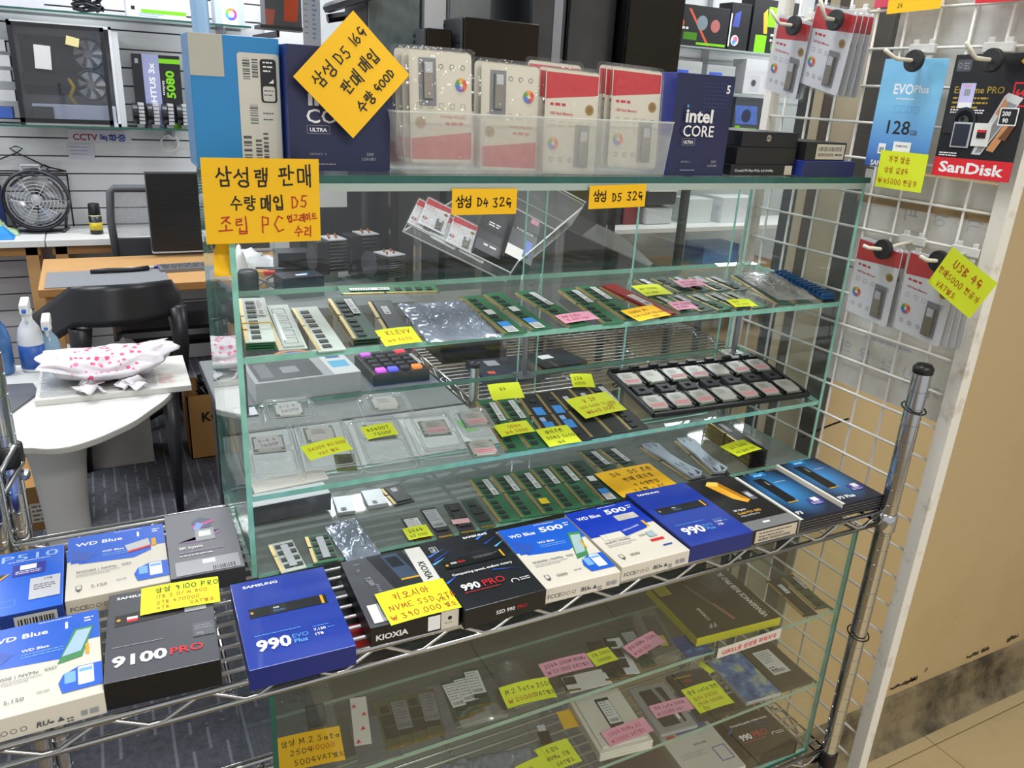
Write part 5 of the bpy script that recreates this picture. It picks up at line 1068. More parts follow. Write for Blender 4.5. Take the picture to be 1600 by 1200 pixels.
note('long pink note in the lower case', on('l1', .378, .058, -4, .006), .071, .027, PINK, [('256G 500M NVMe', .08, .6, .0065, INK), ('₩ 37.000 VAT별도', .08, .18, .0065, INK)], curl=.003)
for i, (x, y, a) in enumerate(((.414, .017, -13), (.437, .016, -16))): m2(('left', 'right')[i] + ' black drive board under the small lime note in the lower case', on('l1', x, y, a), PCB_K, None, .08, GL)
note('small lime note right of the long pink note', on('l1', .433, .054, 0, .006), .036, .027, LIME, [('1TB 500G', .1, .6, .0058, INK), ('50000', .2, .18, .006, INK)], curl=.002)
flat('paper_sleeve', 'white sleeve behind the silver labelled drive board', 'sleeve', on('l1', .465, .05, -12), .02, .075, .0012, mat('#c6cdd2', .4))
m2('silver labelled drive board crossed by a tilted pink note', on('l1', .474, .016, -9.5, .002), PCB_D, mat('#b3b7ba', .35, .3, .08), .082, GL)
note('tilted pink note across the silver labelled drive board', on('l1', .497, .046, 12, .012), .061, .026, PINK, [('삼성 NVMe 256G', .06, .58, .0062, INK), ('₩ 40.000', .06, .14, .0062, RINK)], curl=.003)
shell_box('clear case with a yellow labelled chip in the lower case', on('l1', .527, .06, -16), .038, .1, .012)
m2('dark board with yellow label inside the clear case', on('l1', .518, .04, -16, .002), PCB_K, None, .075, GL)
flat('label_tab', 'yellow label on the chip in the clear case', 'label', on('l1', .532, .05, -16, .0055), .012, .022, .0005, mat('#d8b82a', .45))
flat('blue_card', 'blue card reading ON beside the yellow edged memory box', 'card', on('l1', .569, .03, -4), .044, .044, .001, mat('#26407e', .4), lambda p: p.text('UT  ON', .006, .008, .008, PLB, .01))
# memory kit box with yellow edge
def p_ven(p):
    w, d = .156, .137; VY = mat('#b8b12a', .4, 0, .05)
    p.rect(.004, d - .036, .026, d - .008, VY); p.fine(.006, d - .012, .024, 6, .004, .0014, mat('#6f6a1a', .5, 0, 0), 3)
    p.text('VENGEANCE RGB PRO SL', .134, .008, .013, mat('#dededa', .5, 0, 0), .03, rot=90, width=.118); p.fine(.137, .05, .141, 8, .005, .0013, VY, 4)
    p.poly([(.055, .112), (.058, .118), (.078, .03), (.075, .024)], mat('#6e5d57', .4, 0, .2, 80)); p.poly([(.07, .06), (.073, .062), (.082, .02), (.077, .018)], mat('#a06a58', .4, 0, 0)); p.poly([(.084, .118), (.0855, .118), (.112, .03), (.1105, .03)], PDG)
    p.text('CORSAIR', .044, .028, .0075, mat('#dededa', .5, 0, 0), .01, rot=90); p.poly([(.03, .012), (.036, .012), (.04, .022), (.034, .018)], PSIL); p.poly([(.038, .012), (.044, .013), (.046, .023), (.042, .019)], PSIL)
VE = mat('#c6c01e', .4, 0, .06)
carton('memory_kit_box', 'flat dark memory box with yellow edges reading VENGEANCE', 'box', on('l1', .649, .082, -4, .004), .15, .132, .0145, VE, mat('#3b372c', .35, 0, .1, 10), group=None, prints={'top': p_ven})
o = flat('label_strip', 'white label strip with red Korean lettering on the front glass', 'label', T(.6545, .0032, -.1725) @ RX(90) @ RZ(-.5), .121, .0175, .0004, mat('#d8d2c8', .5))
p = PR(); p.text('GSKILL용 삼성용 파워지국', .008, .0045, .0095, PRED, .015, width=.104); p.build('face_print', o, ftop(.121, .0175, .0004))
ram('dark long memory stick at the right end of the lower case, left of two', on('l1', .772, .014, -8), PCB_K, 'dark', .095, .026, 'dark sticks at the right end of the lower case')
ram('dark memory stick with white sticker at the right end of the lower case', on('l1', .803, .02, -9), PCB_D, 'std', .09, .026, 'dark sticks at the right end of the lower case')
# second shelf of the lower case
crumple('crumpled foil wrapped boards at the bottom left of the lower case', on('l2', .29, .05, -8), .1, .08, .012, ESD, seed=6, rid=.004)
crumple('crumpled foil bag beside the lime notes at the bottom', on('l2', .225, .055, 4), .07, .09, .012, ESD, seed=7, rid=.004)
note('lime note at the very bottom between foil bags', on('l2', .325, .03, 4, .012), .045, .034, LIME, n8('128G', '15.000', RINK), curl=.003)
o = flat('usb_stick_pack', 'black stick drive in a clear sleeve in the lower case', 'flash drive', on('l2', .37, .082, -12), .04, .06, .002, BLIST)
q = MB(); q.box(-.008, -.025, .002, .008, .012, .006, SATIN); q.box(-.006, .012, .0025, .006, .024, .0055, LGREY); q.build('drive_body', o, None, bevel=.001)
flat('paper_card', 'yellow card standing between the stick drive and white tray', 'card', on('l2', .418, .1, -10, .004), .024, .034, .001, mat('#e2b61c', .5))
note('lime note with black writing below the stick drive', on('l2', .368, .042, 0, .009), .052, .043, LIME, [('512G', .25, .68, .0075, INK), ('NVMe 1TB', .15, .4, .007, INK), ('VAT별도', .3, .1, .007, INK)], curl=.003)
# stacked white blister trays
WT = mat('#d5d2c8', .45, 0, .03, name='white_tray')
for i in range(3):
    b = MB(); b.box(-.042, -.056, 0, .042, .056, .0045, WT); b.box(-.036, -.05, .0045, .036, .05, .0075, WT)
    tag(b.build('blister_tray', None, None, bevel=.002, W=on('l2', .468, .0665, -7, .0005 + .0052 * i)), ('bottom', 'middle', 'top')[i] + ' white tray of the stack in the lower case', 'tray', 'stacked white trays')
m2('silver labelled drive board on the white trays', on('l2', .456, .03, -7, .0185), PCB_K, STK, .075, GL)
note('pink note on the white trays', on('l2', .474, .03, 0, .02), .074, .027, PINK, [('500G NVMe A3', .1, .55, .0068, RINK), ('₩75000 VAT별도', .08, .14, .0065, RINK)], curl=.003)
b = MB(); b.box(-.0325, -.05, 0, .0325, .05, .006, mat('#a3a5a8', .4, .3, .06)); o = b.build('boxed_ssd', None, None, bevel=.003, W=on('l2', .562, .0625, -6)); tag(o, 'grey framed flat drive with dark window in the lower case', 'drive')
q = PR(); q.rrect(.012, .012, .053, .088, .004, mat('#1a1d24', .25)); q.poly([(.034, .088), (.041, .088), (.049, .012), (.042, .012)], mat('#8f959c', .3, .3, 0)); q.rect(.043, .02, .047, .045, PW); q.build('face_print', o, ftop(.065, .1, .006))
note('pink note on the grey framed flat drive', on('l2', .572, .053, -6, .008), .066, .025, PINK, [('삼성 Sata 500G', .08, .58, .0062, INK), ('₩ 55000 VAT', .08, .14, .0062, INK)], curl=.002)
SSDB = mat('#1f2022', .4, 0, .1)
b = MB(); b.box(-.034, -.049, 0, .034, .049, .007, SSDB); o = b.build('flat_ssd', None, None, bevel=.001, W=on('l2', .637, .062, -6)); tag(o, 'black flat drive under a lime note in the lower case', 'drive')
for x, y in ((-.03, -.045), (.03, -.045), (-.03, .045), (.03, .045)): q = MB(); q.lathe([(.0014, .007), (.0014, .0074)], STEEL, 8, T(x, y, 0)); q.build('screw', o, None)
q = PR(); q.text('SSD', .02, .075, .008, PRED, .01); q.rect(.008, .085, .04, .089, mat('#a07f2a', .4, .3, 0)); q.build('face_print', o, ftop(.068, .098, .007))
note('lime note with red prices on the black flat drive', on('l2', .637, .048, -3, .009), .064, .05, LIME, [('삼성 sata 정품', .08, .72, .0075, INK), ('120G 20000', .1, .46, .0068, RINK), ('250G 30000', .1, .24, .0068, RINK), ('1TB', .15, .04, .0065, RINK)], curl=.004)
# plain blue and yellow stand-in picture on the drive
b = MB(); b.box(-.0335, -.05, 0, .0335, .05, .007, mat('#c8cbd0', .3, .5, .05)); o = b.build('flat_ssd', None, None, bevel=.0008, W=on('l2', .7235, .0625, -4)); tag(o, 'flat drive with a mottled blue sticker in the lower case', 'drive')
def blue_mat():
    m = bpy.data.materials.new('mottled_blue_sticker'); m.use_nodes = True; nt = m.node_tree; N = nt.nodes; b_ = N['Principled BSDF']; b_.inputs['Roughness'].default_value = .3
    tc = N.new('ShaderNodeTexCoord'); nz = N.new('ShaderNodeTexNoise'); nz.inputs['Scale'].default_value = 55; nt.links.new(tc.outputs['Object'], nz.inputs['Vector'])
    cr = N.new('ShaderNodeValToRGB'); cr.color_ramp.elements[0].position = .35; cr.color_ramp.elements[0].color = (*lin('#2d4a86'), 1); cr.color_ramp.elements[1].position = .7; cr.color_ramp.elements[1].color = (*lin('#a9b48c'), 1); e = cr.color_ramp.elements.new(.55); e.color = (*lin('#5a7fb8'), 1)
    nt.links.new(nz.outputs['Fac'], cr.inputs[0]); nt.links.new(cr.outputs[0], b_.inputs['Base Color']); return m
q = PR(); q.rect(.001, .001, .066, .099, blue_mat()); q.build('sticker', o, ftop(.067, .1, .007))
b = MB(); b.box(-.0335, -.05, 0, .0335, .05, .007, mat('#4c4a45', .35, .4, .06)); o = b.build('flat_ssd', None, None, bevel=.0008, W=on('l2', .793, .0625, -4)); tag(o, 'dark grey flat drive with white label at the right of the lower case', 'drive')
q = PR(); q.rect(.014, .03, .048, .086, STK); q.fine(.017, .08, .045, 6, .0045, .0014, PDG, 3); q.bars(.017, .034, .042, .041, PDG, 22); q.fine(.017, .045, .03, 2, .005, .0022, PK, 4); q.build('label_print', o, ftop(.067, .1, .007))
note('small lime tab behind the black flat drive', on('l2', .684, .107, 8, .004), .012, .028, LIME, [])
# bottom boxes of the lower case
def p_w3(p):
    p.rect(.03, .09, .092, .128, mat('#3a5aa0', .4, 0, 0)); p.rect(.034, .08, .09, .09, LGREY); p.rect(.01, .085, .026, .12, mat('#b8bcc0', .4, 0, 0)); p.rect(.01, .085, .026, .093, PRED); p.text('SATA SSD', .045, .062, .0058, PDG, .01); p.fine(.01, .05, .06, 3, .004, .0012, PG, 3); p.frame(.07, .02, .094, .05, .0015, mat('#2b49b8', .4, 0, 0))
carton('ssd_box', 'white and blue drive box on the bottom of the lower case', 'drive box', on('l3', .655, .075, -4), .1, .135, .02, WDC, mat('#c9c7c0', .5), prints={'top': p_w3})
carton('ssd_box', 'black 990 PRO drive box on the bottom of the lower case', 'drive box', on('l3', .7655, .078, -4), .1, .142, .024, BLACK, PRO, prints={'top': p_pro(.1, .142)})
carton('ssd_box', 'dark brown drive box at the bottom behind the white tray stack', 'drive box', on('l3', .548, .08, -4), .09, .13, .02, mat('#3c3432', .4), mat('#4a4040', .4), prints={'top': lambda p: p.fine(.02, .09, .07, 2, .006, .002, PG, 3)})
# ================================================================== hanging on the wire grid
HOOKM = mat('#d6d0bf', .4, 0, .05, name='cream_plastic_wire'); RUB = mat('#1d1d1e', .5, 0, .1, name='black_rubber')
def hook(label, y, z, st, tip, group='display hooks on the grid panel'):
    """bracket on the grid, bent arm, round black stopper at st and raised end at tip (world points)"""
    B0 = Vector((.916, y, z)); t = thing('display_hook', label, 'hook', T(*B0), group); S_ = Vector(st) - B0; E_ = Vector(tip) - B0
    q = MB(); q.box(-.006, -.02, -.006, .0005, .02, .006, mat('#d9d8d3', .4)); q.box(-.004, -.016, -.014, .0005, -.008, .012, mat('#d9d8d3', .4)); q.box(-.004, .008, -.014, .0005, .016, .012, mat('#d9d8d3', .4)); q.build('bracket', t, None, bevel=.001)
    mid = S_ + (E_ - S_) * .55; mid.z = S_.z + .001
    q = MB(); q.tube([(0, 0, -.002), S_ * .5, S_, mid, mid + (E_ - mid) * .3 + Vector((0, 0, -.001)), E_], .0026, HOOKM, 8); q.build('arm', t, None, True)
    q = MB(); q.lathe([(.0138, -.0035), (.0138, .0035)], RUB, 22, T(*S_) @ RY(90)); q.build('stopper', t, None, False, bevel=.0012)
    return t
def hang(x, y, z, tilt=0, roll=0, yaw=0): return frame((x, y, z), (0, -1, 0), (0, 0, 1)) @ RY(yaw) @ RX(tilt) @ RZ(roll)
hook('hook holding the light blue memory card pack', .128, .6395, (.862, .098, .621), (.82, .112, .632))
hook('hook holding the black and red SanDisk card', .02, .6395, (.862, -.009, .621), (.82, -.0, .638))
hook('hook holding the lower left flash drive packs', .078, .3875, (.842, .068, .379), (.815, .079, .383))
hook('hook holding the lower right flash drive packs behind the tilted lime note', -.004, .3875, (.842, -.017, .38), (.815, -.009, .386))
hook('upper hook holding the nearer clear flash drive packs', .25, .6898, (.837, .219, .673), (.8, .217, .695))
hook('upper hook holding the flash drive packs nearest the shop', .33, .6898, (.837, .296, .669), (.8, .31, .688))
GH = 'flash drive packs hanging on the grid'
def rack_of(y, z, n, words, x=.86, w=.074, h=.115, roll=-6, gap=.0085):
    nm = {2: ('front one', 'rear one'), 4: ('front one', 'second one', 'third one', 'rearmost one'), 3: ('front one', 'middle one', 'rear one')}[n]
    for i in range(n): usb_pack(words + ', ' + nm[i], hang(x + .008 + gap * i, y - .005 * i, z - .0015 * i, 0, roll + 1.5 * i) @ RX(8), w, h, USBH, False, .007, GH)
rack_of(.092, .272, 2, 'lower left flash drive pack on the grid')
rack_of(.008, .2685, 4, 'lower right flash drive pack on the grid')
rack_of(.258, .583, 4, 'upper nearer flash drive pack on the grid', roll=-13, w=.08, h=.112)
rack_of(.332, .574, 2, 'upper farther flash drive pack on the grid', roll=-12, w=.07, h=.11)
def hcard(name, label, cat, W, w, h, m, fn, th=.0008):
    b = MB(); b.box(-w / 2, 0, 0, w / 2, h, th, m); o = b.build(name, None, None, W=W, bevel=.0003); tag(o, label, cat)
    p = PR(z0=th); fn(p); p.mb.build('card_print', o, T(-w / 2, 0, 0)); return o
def sky_grad():
    m = bpy.data.materials.new('light_blue_card'); m.use_nodes = True; nt = m.node_tree; N = nt.nodes; b_ = N['Principled BSDF']; b_.inputs['Roughness'].default_value = .4
    tc = N.new('ShaderNodeTexCoord'); sp = N.new('ShaderNodeSeparateXYZ'); nt.links.new(tc.outputs['Generated'], sp.inputs[0])
    cr = N.new('ShaderNodeValToRGB'); cr.color_ramp.elements[0].position = .0; cr.color_ramp.elements[0].color = (*lin('#3f62b0'), 1); cr.color_ramp.elements[1].position = .6; cr.color_ramp.elements[1].color = (*lin('#7dbfe4'), 1); e = cr.color_ramp.elements.new(.22); e.color = (*lin('#5b93d0'), 1)
    nt.links.new(sp.outputs['Y'], cr.inputs[0]); nt.links.new(cr.outputs[0], b_.inputs['Base Color']); return m
def p_evoc(p):
    w, h = .098, .143
    p.text('EVO', .024, .098, .0185, PW, .02, width=.031); p.text('Plus', .0565, .1, .014, PW, .01, width=.022); p.fine(.03, .091, .062, 1, .003, .0015, PW, 3)
    for i in range(4): p.frame(.031 + .0105 * i, .074, .038 + .0105 * i, .083, .0006, WDL)
    p.text('128', .026, .046, .025, PK, .005, width=.036); p.text('GB', .0635, .046, .009, PDG, .0)
    p.rect(.018, .018, .03, .032, PW); p.rect(.02, .02, .028, .027, PG); p.poly([(.042, .01), (.066, .008), (.07, .013), (.07, .036), (.042, .036)], PW); p.text('SAMSUNG', .046, .029, .0042, PDG, .02); p.fine(.045, .022, .066, 2, .004, .0008, PG, 3)
    p.text('SAMSUNG', .01, -.0 + .0015, .01, PW, .03)
hcard('memory_card_pack', 'light blue memory card pack reading EVO Plus 128', 'memory card', hang(.888, .1145, .4825, 0, 0), .098, .143, sky_grad(), p_evoc)
def p_sand(p):
    w, h = .106, .149
    p.rect(0, 0, w, .024, PRED); p.text('SanDisk', w / 2, .006, .0185, PW, .03, align='c', width=w - .018)
    p.rrect(.004, h - .02, .024, h - .006, .002, PDG); p.ring(.0085, h - .013, .003, .0007, PG); p.fine(.014, h - .011, .022, 3, .003, .0012, PG, 3); p.text('4K', .086, h - .012, .008, PGO, .03)
    p.text('Extreme PRO', .008, .103, .0115, mat('#b59a3c', .4, 0, 0), .01, width=.066); p.fine(.008, .096, .06, 3, .0055, .0022, mat('#b59a3c', .4, 0, 0), 3); p.fine(.008, .082, .058, 2, .003, .0016, PW, 4)
    p.rect(.016, .085, .036, .115, mat('#c9c4ee', .4, 0, .03)); p.rect(.017, .085, .035, .092, PW); p.rect(.022, .1, .03, .108, PG); p.rect(.021, .111, .03, .113, PINK)
    p.rect(.085, .088, .107 - .001, .116, PRED); p.rect(.087, .09, .105, .114, PK); p.text('64', .0885, .1, .0115, PRED, .03); p.fine(.089, .094, .1, 1, .003, .002, PRED, 3)
    p.poly([(.05, .03), (.062, .03), (.1, .098), (.08, .104), (.076, .1), (.054, .045)], mat('#cfcfd0', .35, 0, 0)); p.poly([(.054, .032), (.062, .033), (.094, .09), (.082, .094)], mat('#8a8c8c', .4, 0, .3, 40))
    SK_ = mat('#c98e5e', .5, 0, .25, 50); p.poly([(.07, .08), (.078, .098), (.082, .092), (.079, .072)], SK_); p.poly([(.068, .036), (.078, .034), (.096, .07), (.088, .078), (.08, .06)], SK_); p.poly([(.08, .05), (.09, .048), (.098, .066), (.094, .072)], mat('#6e4526', .5, 0, .2, 60))
    p.rrect(.075, .066, .0985, .087, .001, PW); p.rrect(.0765, .0675, .097, .0855, .001, PK); p.text('200', .0785, .0775, .0072, PW, .03); p.text('90', .0805, .0695, .0072, PW, .03)
    p.disc(.03, .07, .0165, mat('#2c2f33', .3, 0, 0)); p.disc(.03, .07, .0125, mat('#16181b', .2, 0, 0)); p.disc(.03, .069, .007, mat('#4a5246', .2, 0, 0)); p.disc(.028, .072, .003, mat('#20262a', .2, 0, 0)); p.rect(.004, .054, .018, .078, mat('#25272a', .4, 0, 0)); p.fine(.006, .029, .04, 2, .003, .0014, PW, 6)
sd = hcard('memory_card_pack', 'black and red SanDisk memory card pack with a camera printed on it', 'memory card', hang(.888, .001, .4815, 0, 1), .106, .149, mat('#1d1e21', .35, 0, .08), p_sand)
q = MB(); q.box(-.034, .037, .0012, -.009, .068, .0035, mat('#b9bcc0', .3)); q.box(-.032, .039, .0035, -.011, .066, .0042, mat('#2a2f3c', .35)); q.build('adapter_card', sd, None, bevel=.0008)
q = MB(); q.box(-.006, .04, .0012, .016, .068, .003, mat('#e0e0dc', .4)); q.box(.0, .05, .003, .0115, .06, .004, mat('#2a2022', .35)); q.box(.0, .057, .004, .0115, .06, .0042, PRED); q.build('memory_card', sd, None, bevel=.0008)
note('lime note with red price below the light blue memory card pack', hang(.881, .096, .481, 0, 0), .075, .05, LIME, [('가격 상승', .2, .7, .0085, RINK), ('삼성 128G', .15, .42, .008, RINK), ('₩ 45000 현금가', .06, .12, .0078, RINK)], curl=.002)
note('tilted lime note reading USB 4G on the flash drive packs', hang(.836, -.058, .362, 0, -25), .074, .056, LIME, [('USB 4G', .2, .64, .0115, RINK, .0012), ('판매5000 현금가', .03, .36, .0085, RINK), ('VAT별도', .15, .08, .008, RINK)], curl=.003)
note('yellow note cut off at the top of the grid', hang(.895, .143, .718, 0, 2), .083, .066, YELLOW, [('24', .2, .1, .006, INK)], curl=.002)
hcard('memory_card_pack', 'red SanDisk pack cut off at the upper right corner', 'memory card', hang(.889, -.004, .6885), .106, .12, PRED, lambda p: (p.text('SanDisk', .053, .008, .0185, PW, .03, align='c', width=.088), p.rect(0, .03, .106, .12, PK)) and None)
hcard('memory_card_pack', 'pink red card cut off behind the yellow note', 'memory card', hang(.905, .2, .694), .03, .08, mat('#d6405c', .4), lambda p: None)
# laminated sheets tied behind the grid
SHEET = clear_mat('laminated_sheet', (.9, .9, .88), 1.45, .12, haze=.78, haze_col=(.84, .85, .84)); GH1 = mat('#b3b6c0', .6, 0, 0)
def sheet(label, y0, y1, z0, z1, fn=None):
    w, h = y1 - y0, z1 - z0; b = MB(); b.box(-w / 2, 0, -.0006, w / 2, h, 0, SHEET); o = b.build('laminated_sheet', None, None, W=hang(.9255, (y0 + y1) / 2, z0)); tag(o, label, 'sheet', 'sheets behind the grid')
    if fn: p = PR(z0=0.0); fn(p, w, h); p.build('show_through', o, T(-w / 2, 0, 0))
    return o
def back1(p, w, h):
    for t, x, y, s in (('의', .03, .05, .026), ('문', .065, .047, .026), ('담', .108, .042, .026), ('상', .145, .04, .026), ('가', .19, .03, .024)): p.text(t, x, y, s, GH1, .0, sx=-1, align='c')
    p.fine(.06, .085, .15, 1, .003, .004, GH1, 3)
def back2(p, w, h):
    for t, x in (('격', .19), ('영', .14), ('파', .09)): p.text(t, x, .085, .03, GH1, .0, sx=-1, align='c')
    p.ring(.1, .04, .03, .0012, GH1, 24, 20, 170); p.text('iniC', .1, .02, .026, GH1, .0, sx=-1, align='c')
sheet('whitish laminated sheet behind the grid with mirrored lettering, lower one', -.026, .19, .142, .325, back1)
sheet('whitish laminated sheet behind the grid, middle one', -.026, .19, .328, .475, back2)
sheet('whitish laminated sheet behind the grid, upper one', -.026, .185, .478, .72)
b = MB(); b.box(.9235, -.026, .427, .9252, .195, .441, mat('#a58a63', .6, 0, .1)); tag(b.build('wood_strip', None, None), 'thin brown strip running across the sheets behind the grid', 'strip')
q = MB(); q.tube([(.915, .12, .095), (.94, .17, .06), (.93, .215, .02)], .0016, BLACK, 6); tag(q.build('black_cable', None, None, True), 'short black cable slung across the grid by the case corner', 'cable')
# ================================================================== the shop behind
WOOD = mat('#c79a63', .5, 0, .1, 12, name='light_wood'); WOODE = mat('#a87a45', .5, 0, .1, 12); WTOP = mat('#e3e3e0', .4, 0, .02, 8, name='white_laminate')
def parts_box(root, name, x0, y0, z0, x1, y1, z1, m, bevel=.002, W=None):
    b = MB(); b.box(x0, y0, z0, x1, y1, z1, m); return b.build(name, root, None, bevel=bevel, W=W)
def desk(name, label, x0, x1, y0, y1, z, m, edge, legm, th=.03, leg=.04):
    t = thing(name, label, 'desk' if 'desk' in name else 'table'); b = MB(); b.box(x0, y0, z - th, x1, y1, z, m, None, edge, None, edge); b.build('top', t, None, bevel=.003)
    for x in (x0 + .02, x1 - .02 - leg):
        for y in (y0 + .02, y1 - .02 - leg): parts_box(t, 'leg', x, y, FZ, x + leg, y + leg, z - th, legm)
    return t
# glass wall shelves
for (x0, x1, z, lb) in ((-1.6, .62, .765, 'upper glass wall shelf on the white slats'), (-1.6, .36, .301, 'glass wall shelf under the white PC case')):
    t = thing('wall_shelf', lb, 'shelf'); pane(t, 'glass_board', x0, 3.47, z, x1, 3.745, z + .008, edge=GEDGE_D)
    for x in (x0 + .5, x0 + 1.05, x1 - .12): parts_box(t, 'bracket', x, 3.5, z - .03, x + .012, 3.75, z - .001, STEEL)
# white PC case with glass side
pc = thing('pc_case', 'white PC case with glass side showing fans, on the wall shelf', 'computer'); PCW = mat('#dfe1e4', .4, 0, .03)
X0, X1, Y0, Y1, Z0, Z1 = -.362, .03, 3.505, 3.72, .31, .725
b = MB(); b.box(X0, Y1 - .01, Z0, X1, Y1, Z1, PCW); b.box(X0, Y0, Z0, X1, Y1, Z0 + .012, PCW); b.box(X0, Y0, Z1 - .012, X1, Y1, Z1, PCW); b.box(X1 - .012, Y0, Z0, X1, Y1, Z1, PCW); b.box(X0, Y0, Z0, X0 + .012, Y1, Z1, SATIN); b.build('shell', pc, None)
parts_box(pc, 'motherboard', X0 + .03, Y1 - .03, Z0 + .12, X0 + .27, Y1 - .012, Z1 - .05, mat('#4a4d55', .5, 0, .4, 60))
parts_box(pc, 'power_shroud', X0 + .05, Y0 + .008, Z0 + .012, X1 - .015, Y1 - .03, Z0 + .085, mat('#d3dcf0', .4, 0, .05)); parts_box(pc, 'graphics_card', X0 + .03, Y0 + .04, Z0 + .16, X0 + .24, Y1 - .03, Z0 + .215, SATIN)
parts_box(pc, 'drive_cage', X0 + .05, Y0 + .004, Z0 + .02, X0 + .13, Y0 + .0078, Z0 + .075, DGREY)
for z in (Z0 + .17, Z0 + .3):
    f = MB(); c = Vector((X1 - .1, Y0 + .05, z)); f.tube([(c.x + .062 * math.cos(a), c.y, c.z + .062 * math.sin(a)) for a in [2 * PI * i / 24 for i in range(25)]], .006, DGREY, 6); f.lathe([(.018, -.01), (.018, .01)], GREY, 14, T(*c) @ RX(90))
    for k in range(7):
        a = 2 * PI * k / 7; a2 = a + .6; f.face([(c.x + .018 * math.cos(a), c.y - .012, c.z + .018 * math.sin(a)), (c.x + .058 * math.cos(a), c.y - .012, c.z + .058 * math.sin(a)), (c.x + .058 * math.cos(a2), c.y + .004, c.z + .058 * math.sin(a2)), (c.x + .018 * math.cos(a2), c.y + .004, c.z + .018 * math.sin(a2))], mat('#c6c9d0', .4))
    f.build('case_fan', pc, None)
b = MB(); b.tube([(X0 + .2, Y0 + .05, Z0 + .2), (X0 + .22, Y0 + .03, Z0 + .16), (X0 + .2, Y0 + .04, Z0 + .12), (X0 + .22, Y0 + .06, Z0 + .09)], .008, mat('#c9a21c', .5), 8); b.build('cable', pc, None, True)
b = MB(); b.box(X0, Y0 - .004, Z0 + .008, X1 - .03, Y0, Z1 - .006, clear_mat('tinted_glass', (.8, .81, .83), 1.5, .0, haze=.03)); gp = b.build('glass_side', pc, None)
b = MB()
for (x0, z0, x1, z1) in ((X0, Z0 + .008, X1 - .03, Z0 + .026), (X0, Z1 - .022, X1 - .03, Z1 - .006), (X0, Z0, X0 + .018, Z1 - .006), (X1 - .046, Z0, X1 - .03, Z1 - .006)): b.box(x0, Y0 - .006, z0, x1, Y0 - .004, z1, SATIN)
b.build('glass_border', gp, None)
parts_box(pc, 'front_rib', X1, Y0, Z0, X1 + .025, Y1, Z1 - .02, mat('#cfd3d8', .4))
flat('paper_note', 'pale yellow slip stuck on the white PC case glass', 'note', T(-.125, 3.497, .655) @ RX(90) @ RZ(-12), .05, .036, .001, mat('#e3d79a', .5))
flat('paper_note', 'white data sheet stuck on the white PC case glass', 'note', T(-.245, 3.497, .585) @ RX(90) @ RZ(-3), .062, .095, .001, mat('#d5d6d8', .5))
# graphics card box, cooler row, shelf boxes
NVG = mat('#7fd11c', .5, 0, .04, name='vivid_green')
def p_gpu(w, h):
    def f(p): p.rect(.04, 0, .11, h, mat('#9aa0c8', .4, 0, .05)); p.text('RTX 5080', .1, .012, .035, PW, .0, rot=90, width=.13) if False else None; p.text('HTUS 3x', .088, .11, .034, PW, .03, rot=90, width=.17); p.rect(.11, h - .035, w, h - .015, NVG); p.rect(.115, 0, w, .02, NVG); p.text('5080', .17, .13, .05, NVG, .03, rot=90, width=.12); p.fine(.118, .2, .128, 8, .008, .004, PW, 3); p.rect(.01, h - .04, .024, h - .02, PG)
    return f
carton('graphics_card_box', 'tall graphics card box with green and violet panels reading 5080', 'box', T(.205, 3.61, .31), .2, .1, .315, SATIN, prints={'front': p_gpu(.2, .315)})
for i in range(4):
    x = .085 + .062 * i; t = thing('cpu_cooler', f'{ORD[i]} tower cooler from the white PC case on the wall shelf', 'cooler', None, 'tower coolers on the wall shelf')
    for k in range(6): parts_box(t, 'fin', x + .022, 3.49 + .002, .325 + .016 * k, x + .046, 3.545, .337 + .016 * k, LGREY, 0)
    b = MB(); b.lathe([(.045, -.01), (.045, .01)], SATIN, 18, T(x + .008, 3.52, .37) @ RY(90)); b.build('fan', t, None); parts_box(t, 'base', x + .012, 3.5, .31, x + .042, 3.54, .325, STEEL, 0)
for (x0, x1, h, m, lb, fn) in ((-.55, -.215, .12, mat('#d3d5dc', .5), 'white box on the upper wall shelf at the left edge', None), (.1, .345, .15, mat('#dcdde4', .45), 'white box with green band on the upper wall shelf', lambda p: (p.rect(.06, .02, .245, .035, NVG), p.rect(.02, .03, .035, .045, PK), p.fine(.05, .015, .16, 2, .008, .003, WDL, 3)) and None), (.47, .6, .15, mat('#c3cfe0', .45), 'pale box with a rainbow ring on the upper wall shelf', None)):
    o = carton('shelf_box', lb, 'box', T((x0 + x1) / 2, 3.57, .774), x1 - x0, .12, h, m, prints={'front': fn} if fn else None)
    if 'rainbow' in lb:
        p = PR(); p.rect(.03, .0, .1, .1, PW)
        for i in range(6): p.ring(.07, .045, .026, .012, [mat(c, .4, 0, 0) for c in ('#e8549a', '#e8a04a', '#8fd04a', '#4ac0c8', '#5a6fe0', '#a05ae0')][i], 4, 60 * i, 60 * i + 60)
        p.build('front_print', o, ffront(x1 - x0, .12, h))
t = thing('cable_bundle', 'black tangled cables on the upper wall shelf', 'cables'); random.seed(3)
for i in range(5): b = MB(); pts = [(-.05 + .06 * math.cos(a * 1.3 + i), 3.55 + .04 * math.sin(a + i * 2), .79 + .012 * i + .01 * math.sin(3 * a)) for a in [k * .7 for k in range(9)]]; b.tube(pts, .006, SATIN, 6); b.build('cable', t, None, True)
for i, (x, z) in enumerate(((-.43, .6), (-.42, .54), (-.425, .48), (-.42, .4), (-.44, .33))): flat('stacked_part', ORD[i] + ' part from the top in the pile left of the white PC case', 'part', T(x, 3.6, z), .1, .1, .045, (mat('#c9ccd0', .4), mat('#dadcde', .4), mat('#d0d2d6', .4), mat('#cbcdd0', .4), mat('#3b62b8', .4))[i])
